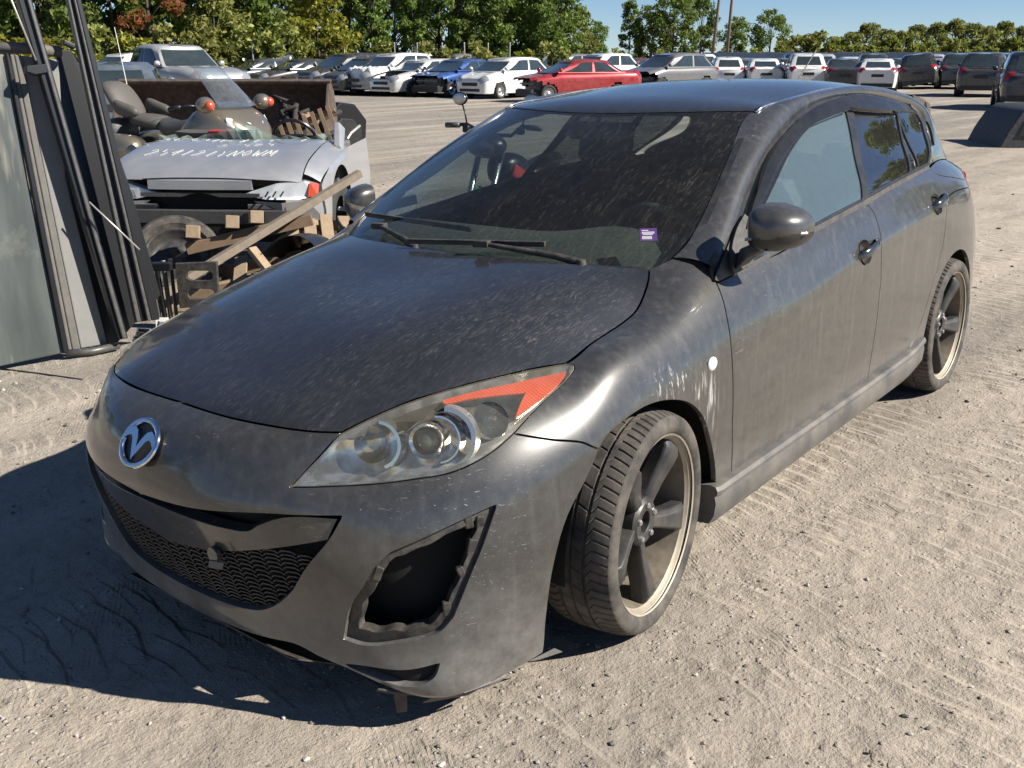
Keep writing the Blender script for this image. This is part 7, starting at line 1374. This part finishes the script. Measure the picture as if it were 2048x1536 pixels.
# ---- burnt motorcycle remains, leaning rack, old door
Z=thing('burnt_motorcycle','burnt black motorcycle frame with a silver exhaust beside the silver car','motorcycle',(P_BURNT[0],P_BURNT[1],0),rz_of(70))
rg_=random.Random(12)
mb=MB(); mb.lathe([(.22,-.05),(.29,-.06),(.32,0),(.29,.06),(.22,.05)],'y',28,(-.55,0,.32)); mb.obj('tyre','burnt',Z,smooth=True); mb=MB(); mb.lathe([(.22,-.05),(.29,-.06),(.32,0),(.29,.06),(.22,.05)],'y',28,(.75,0,.32)); mb.obj('tyre','burnt',Z,smooth=True)
mb=MB(); mb.tube([(-.55,.09,.32),(-.35,.1,.9),(-.30,.1,1.0)],.03,8); mb.tube([(-.55,-.09,.32),(-.35,-.1,.9),(-.30,-.1,1.0)],.03,8); mb.obj('fork','burnt',Z,smooth=True)
mb=MB(); mb.tube([(-.3,0,.95),(.1,.0,.75),(.5,0,.8),(.9,0,.85)],.035,8); mb.tube([(-.3,0,.85),(-.05,0,.35),(.4,0,.3),(.75,0,.32)],.03,8); mb.obj('frame','burnt',Z,smooth=True)
for k in range(9): mb=MB(); c=Vector((-.35+rg_.uniform(-.08,.2),rg_.uniform(-.15,.15),.92+rg_.uniform(-.14,.12))); mb.tube([c+Vector((rg_.uniform(-.1,.1),rg_.uniform(-.12,.12),rg_.uniform(-.08,.08))) for _ in range(4)],.012+.012*rg_.random(),6); mb.obj('loose_cable','burnt',Z,smooth=True)
mb=MB(); mb.box((.1,0,.48),(.42,.34,.36),(.1,.2,.1)); mb.box((.02,0,.62),(.22,.26,.2),(.3,.5,.1)); mb.obj('engine','engine_grey',Z,bevel=.05)
mb=MB(); mb.loft([ringsec(-.25,.14,.74,.90,10),ringsec(0,.18,.70,.92,10),ringsec(.25,.12,.70,.84,10)]); sub(mb,'fuel_tank','wood_brown',Z,2)
mb=MB(); mb.tube([(-.1,-.2,.4),(-.3,-.28,.28),(-.62,-.30,.20),(-.75,-.31,.20)],[.03,.03,.055,.06],12); mb.obj('exhaust','chrome_dull',Z,smooth=True)
mb=MB(); mb.ball((-.55,.35,.80),.055,12,8); mb.obj('turn_lamp','amber',Z,smooth=True)
L_=thing('wooden_rack','brown slatted wooden rack leaning beside the bucket','rack',(P_LEAN[0],P_LEAN[1],0),rz_of(-8))
Ml=Matrix.Rotation(R(-24),4,'X')@Matrix.Rotation(R(-24),4,'Y'); 
for k in range(7): mb=MB(); mb.beam((-.30+.10*k,0,.0),(-.30+.10*k,0,1.05),.045,.03,up=(0,1,0)); mb.xf(Ml); mb.obj('slat','wood_brown',L_)
for k in range(4): mb=MB(); mb.beam((-.36,.045,.06+.31*k),(.36,.045,.06+.31*k),.07,.05); mb.xf(Ml); mb.obj('cross_board','wood_brown',L_)
Dd=thing('car_door','stripped dark car door leaning on the bucket side','car door',(P_DOOR[0],P_DOOR[1],0),rz_of(58))
pd=[(-.55,.05),(.40,.05),(.52,.35),(.50,.62),(.20,.86),(-.15,.90),(-.52,.62)]; mb=MB(); mb.prism(pd,-.05,.05,'y'); mb.xf(Matrix.Rotation(R(10),4,'X')); mb.obj('door_skin','rail_black',Dd,bevel=.02); mb=MB(); mb.prism([(x*.75,z*.7+.05) for x,z in pd],-.075,-.05,'y'); mb.xf(Matrix.Rotation(R(10),4,'X')); mb.obj('inner_trim','lot_dark',Dd,bevel=.02); mb=MB(); mb.tube([(-.35,-.085,.15),(-.1,-.09,.22),(.1,-.09,.45),(.30,-.085,.55)],.02,8); mb.xf(Matrix.Rotation(R(10),4,'X')); mb.obj('wiring_loom','pale_metal',Dd,smooth=True)
# ---- broken pallets
def pallet(name,label,p,rz,tilt,nb=6,missing=(),w=1.0,d=1.0,z=0.):
    t=thing(name,label,'pallet',(p[0],p[1],flatz(p)+z),rz); t.rotation_euler=(tilt[0],tilt[1],rz)
    for k,y in enumerate((-d/2+.05,0,d/2-.05)): mb=MB(); mb.box((0,y,.06),(w,.045,.085)); mb.obj('stringer','wood_pallet',t,bevel=.003)
    for k in range(nb):
        if k in missing: continue
        mb=MB(); mb.box((-w/2+.05+k*(w-.1)/(nb-1),rnd.uniform(-.02,.02),.112),(.09,d*rnd.uniform(.94,1.03),.017),(0,0,rnd.uniform(-.03,.03))); mb.obj('deck_board','wood_pallet',t,bevel=.002)
    for k in (0,2,4): mb=MB(); mb.box((-w/2+.08+k*(w-.16)/4,0,.008),(.09,d,.017)); mb.obj('bottom_board','wood_pallet',t,bevel=.002)
    return t
pallet('broken_pallet','broken wooden pallet lying tilted in front of the silver car',(P_PALLET[0]+.05,P_PALLET[1]+.1),rz_of(10),(R(14),R(-12)),5,(1,3),1.05,.6,.06)
pallet('broken_pallet','small wooden pallet standing at the silver car wheel, right of the broken one',(P_PALLET2[0]+.1,P_PALLET2[1]+.0),rz_of(20),(R(52),R(4)),5,(),.62,.62,.16)
pallet('broken_pallet','pallet lying flat on the gravel nearest the grey hatchback mirror',(P_PALLET2[0]+.62,P_PALLET2[1]-.10),rz_of(4),(R(6),0),5,(),.5,.8,.0)
def plank(name,label,a,b,w,h,mat='wood_old'):
    a=Vector(a);b=Vector(b); mb=MB(); mb.beam(tuple(a-a),tuple(b-a),w,h); o=mb.obj(name,mat,bevel=.003); o.location=a; tag(o,label,'plank'); return o
a0=Vector((P_PALLET[0],P_PALLET[1],0)); 
plank('plank','long grey weathered plank lying slanted over the broken pallet',a0-RH*.42-FH*.55+Vector((0,0,.10)),a0+RH*.72+FH*.55+Vector((0,0,.74)),.055,.05)
plank('plank','thick pale timber with square blocks across the pallet',a0-RH*.42+FH*.10+Vector((0,0,.28)),a0+RH*.42+FH*.25+Vector((0,0,.46)),.07,.075,'wood_brown')
plank('plank','short splintered board end on the pallet',a0+RH*.10-FH*.20+Vector((0,0,.34)),a0+RH*.28-FH*.30+Vector((0,0,.14)),.07,.03,'wood_pallet')
plank('plank','short brown board with a dark end above the small pallet',a0+RH*.70+FH*.50+Vector((0,0,.46)),a0+RH*1.12+FH*.55+Vector((0,0,.56)),.09,.06,'wood_brown')
for k,(dx,dy,dz) in enumerate(((-.36,.08,.34),(-.10,.12,.40),(.06,.14,.43))):
    mb=MB(); mb.box((0,0,0),(.09,.09,.085),(.1,.2,.9+.1*k)); o=mb.obj('wood_block','wood_pallet',bevel=.004); o.location=a0+RH*dx+FH*dy+Vector((0,0,dz+.06)); tag(o,('square wooden block at the left end of the pale timber','square wooden block in the middle of the pale timber','square wooden block right of the middle of the pale timber')[k],'wood block')
rg_=random.Random(21); mb=MB()
for k in range(16):
    st=len(mb.v); mb.box((0,0,0),(rg_.uniform(.06,.28),rg_.uniform(.03,.10),rg_.uniform(.012,.04)),(rg_.uniform(-.4,.4),rg_.uniform(-.4,.4),rg_.uniform(0,3))); mb.xf(Matrix.Translation(a0+RH*rg_.uniform(-.3,1.)+FH*rg_.uniform(-.6,.3)+Vector((0,0,.05+flatz(a0)))),st)
o=mb.obj('wood_splinters','wood_pallet'); o['kind']='stuff'; o['label']='small splintered wood pieces strewn under the planks'
mb=MB(); mb.loft([[(x,.26*s,.30+.22*(1-s*s)-.25*max(0,x)) for s in np.linspace(-1,1,9)] for x in (-.4,-.15,.1,.35)],False,False); o=mb.obj('loose_hood_piece','rail_black',smooth=True); o.location=a0+RH*.35+FH*.12+Vector((0,0,-.12)); o.rotation_euler=(.2,.1,.6); tag(o,'dark curved body panel lying under the pallet boards','body panel')
# ---- small motorcycle beyond the hatchback
N=thing('small_motorcycle','small black motorcycle standing beyond the windscreen, round mirror raised','motorcycle',(P_BAR[0]+.25,P_BAR[1]-.1,flatz(P_BAR)),rz_of(60))
mb=MB(); mb.tube([(-.08,-.36,1.12),(-.06,-.22,1.13),(0,-.10,1.06),(0,.10,1.06),(-.06,.22,1.13),(-.08,.36,1.12)],.013,8); mb.obj('handlebar','rail_black',N,smooth=True)
for s in (-1,1):
    mb=MB(); mb.tube([(-.08,s*.27,1.125),(-.08,s*.38,1.12)],.019,10); mb.obj('grip','rail_grey',N,smooth=True); mb=MB(); mb.tube([(-.06,s*.22,1.13),(-.05,s*.24,1.2),(-.04,s*.27,1.27)],.006,6); mb.obj('mirror_stem','rail_black',N,smooth=True)
    mb=MB(); mb.ball((-.04,s*.285,1.30),(.016,.062,.045),16,9); mb.obj('bike_mirror','rail_black',N,smooth=True); mb=MB(); mb.ball((-.055,s*.285,1.30),(.005,.054,.038),16,9); mb.obj('mirror_glass','chrome_dull',N,smooth=True)
    mb=MB(); mb.box((-.07,s*.215,1.10),(.05,.05,.05)); mb.obj('switch_box','rail_black',N,bevel=.01)
    mb=MB(); mb.tube([(-.42,s*.08,.30),(-.08,s*.09,1.02)],.022,8); mb.obj('fork','chrome_dull',N,smooth=True)
mb=MB(); mb.ball((-.16,0,1.0),(.11,.15,.085),18,10); mb.obj('headlight_cowl','rail_black',N,smooth=True); mb=MB(); mb.ball((-.22,0,.99),(.07,.11,.06),14,8); mb.obj('headlight','clear_screen',N,smooth=True)
for x in (-.45,.72): mb=MB(); mb.lathe([(.22,-.045),(.28,-.055),(.30,0),(.28,.055),(.22,.045)],'y',28,(x,0,.30)); mb.obj('tyre','lot_tyre',N,smooth=True); mb=MB(); mb.lathe([(.02,-.03),(.21,-.02),(.225,-.04),(.225,.04),(.21,.02),(.02,.03)],'y',20,(x,0,.30)); mb.obj('rim','lot_alloy',N,smooth=True)
mb=MB(); mb.loft([ringsec(-.05,.10,.72,.92),ringsec(.12,.15,.68,.96),ringsec(.32,.12,.70,.88)]); sub(mb,'fuel_tank','rail_black',N,2); mb=MB(); mb.loft([ringsec(.28,.12,.70,.82),ringsec(.55,.13,.72,.84),ringsec(.88,.10,.80,.92)]); sub(mb,'seat','rail_black',N,2); mb=MB(); mb.box((.15,0,.45),(.45,.28,.36)); mb.obj('engine','engine_grey',N,bevel=.05); mb=MB(); mb.box((-.02,-.14,.62),(.25,.05,.16),(0,.3,0)); mb.box((-.02,.14,.62),(.25,.05,.16),(0,.3,0)); mb.obj('side_shroud','green_plastic',N,bevel=.02); mb=MB(); mb.box((.02,-.16,.80),(.20,.03,.09),(0,.4,0)); mb.obj('tank_panel','red_plastic',N,bevel=.02)
# ---- silver pickup, truck cap
TYPES['pickup']=dict(L=5.8,W=2.0,H=1.88,hood=1.12,cowl=1.26,belt=1.27,deck=1.30,wb=(.26,.355,.60,.63),wr=.39,ax=(.17,.80))
lot_car(P_PICK[0],P_PICK[1],rz_of(140),'pickup','c_silver','silver pickup truck with tall cab facing right behind the rusty bucket')
Q=thing('truck_cap','dark fibreglass truck bed cap lying on the ground at the right edge','truck cap',(P_CAP[0],P_CAP[1],0),rz_of(-6))
mb=MB(); mb.loft([[(x*k+xo,y,z) for x,z,k in ((-1.,.0,1),(-.9,.25,1),(-.72,.58,1),(-.55,.70,1),(.55,.72,1),(.72,.58,1),(.9,.25,1),(1.,0,1))] for y,xo in ((-.80,.0),(.9,.0))],False,False); mb.loft([[(x,-.80,z) for x,z in ((-1.,.0),(-.9,.25),(-.72,.58),(-.55,.70))],[(x,-.80,z) for x,z in ((1.,.0),(.9,.25),(.72,.58),(.55,.72))]],False,False); mb.obj('cap_shell','cap_dark',Q,bevel=.03,smooth=True,angle=40)
for x0,x1 in ((-.62,-.06),(.02,.60)): mb=MB(); mb.add([(x0-.08,-.815,.20),(x1,-.815,.20),(x1-.02,-.812,.50),(x0+.02,-.812,.50)],[(0,1,2,3)]); mb.obj('cap_window','lot_dark',Q)
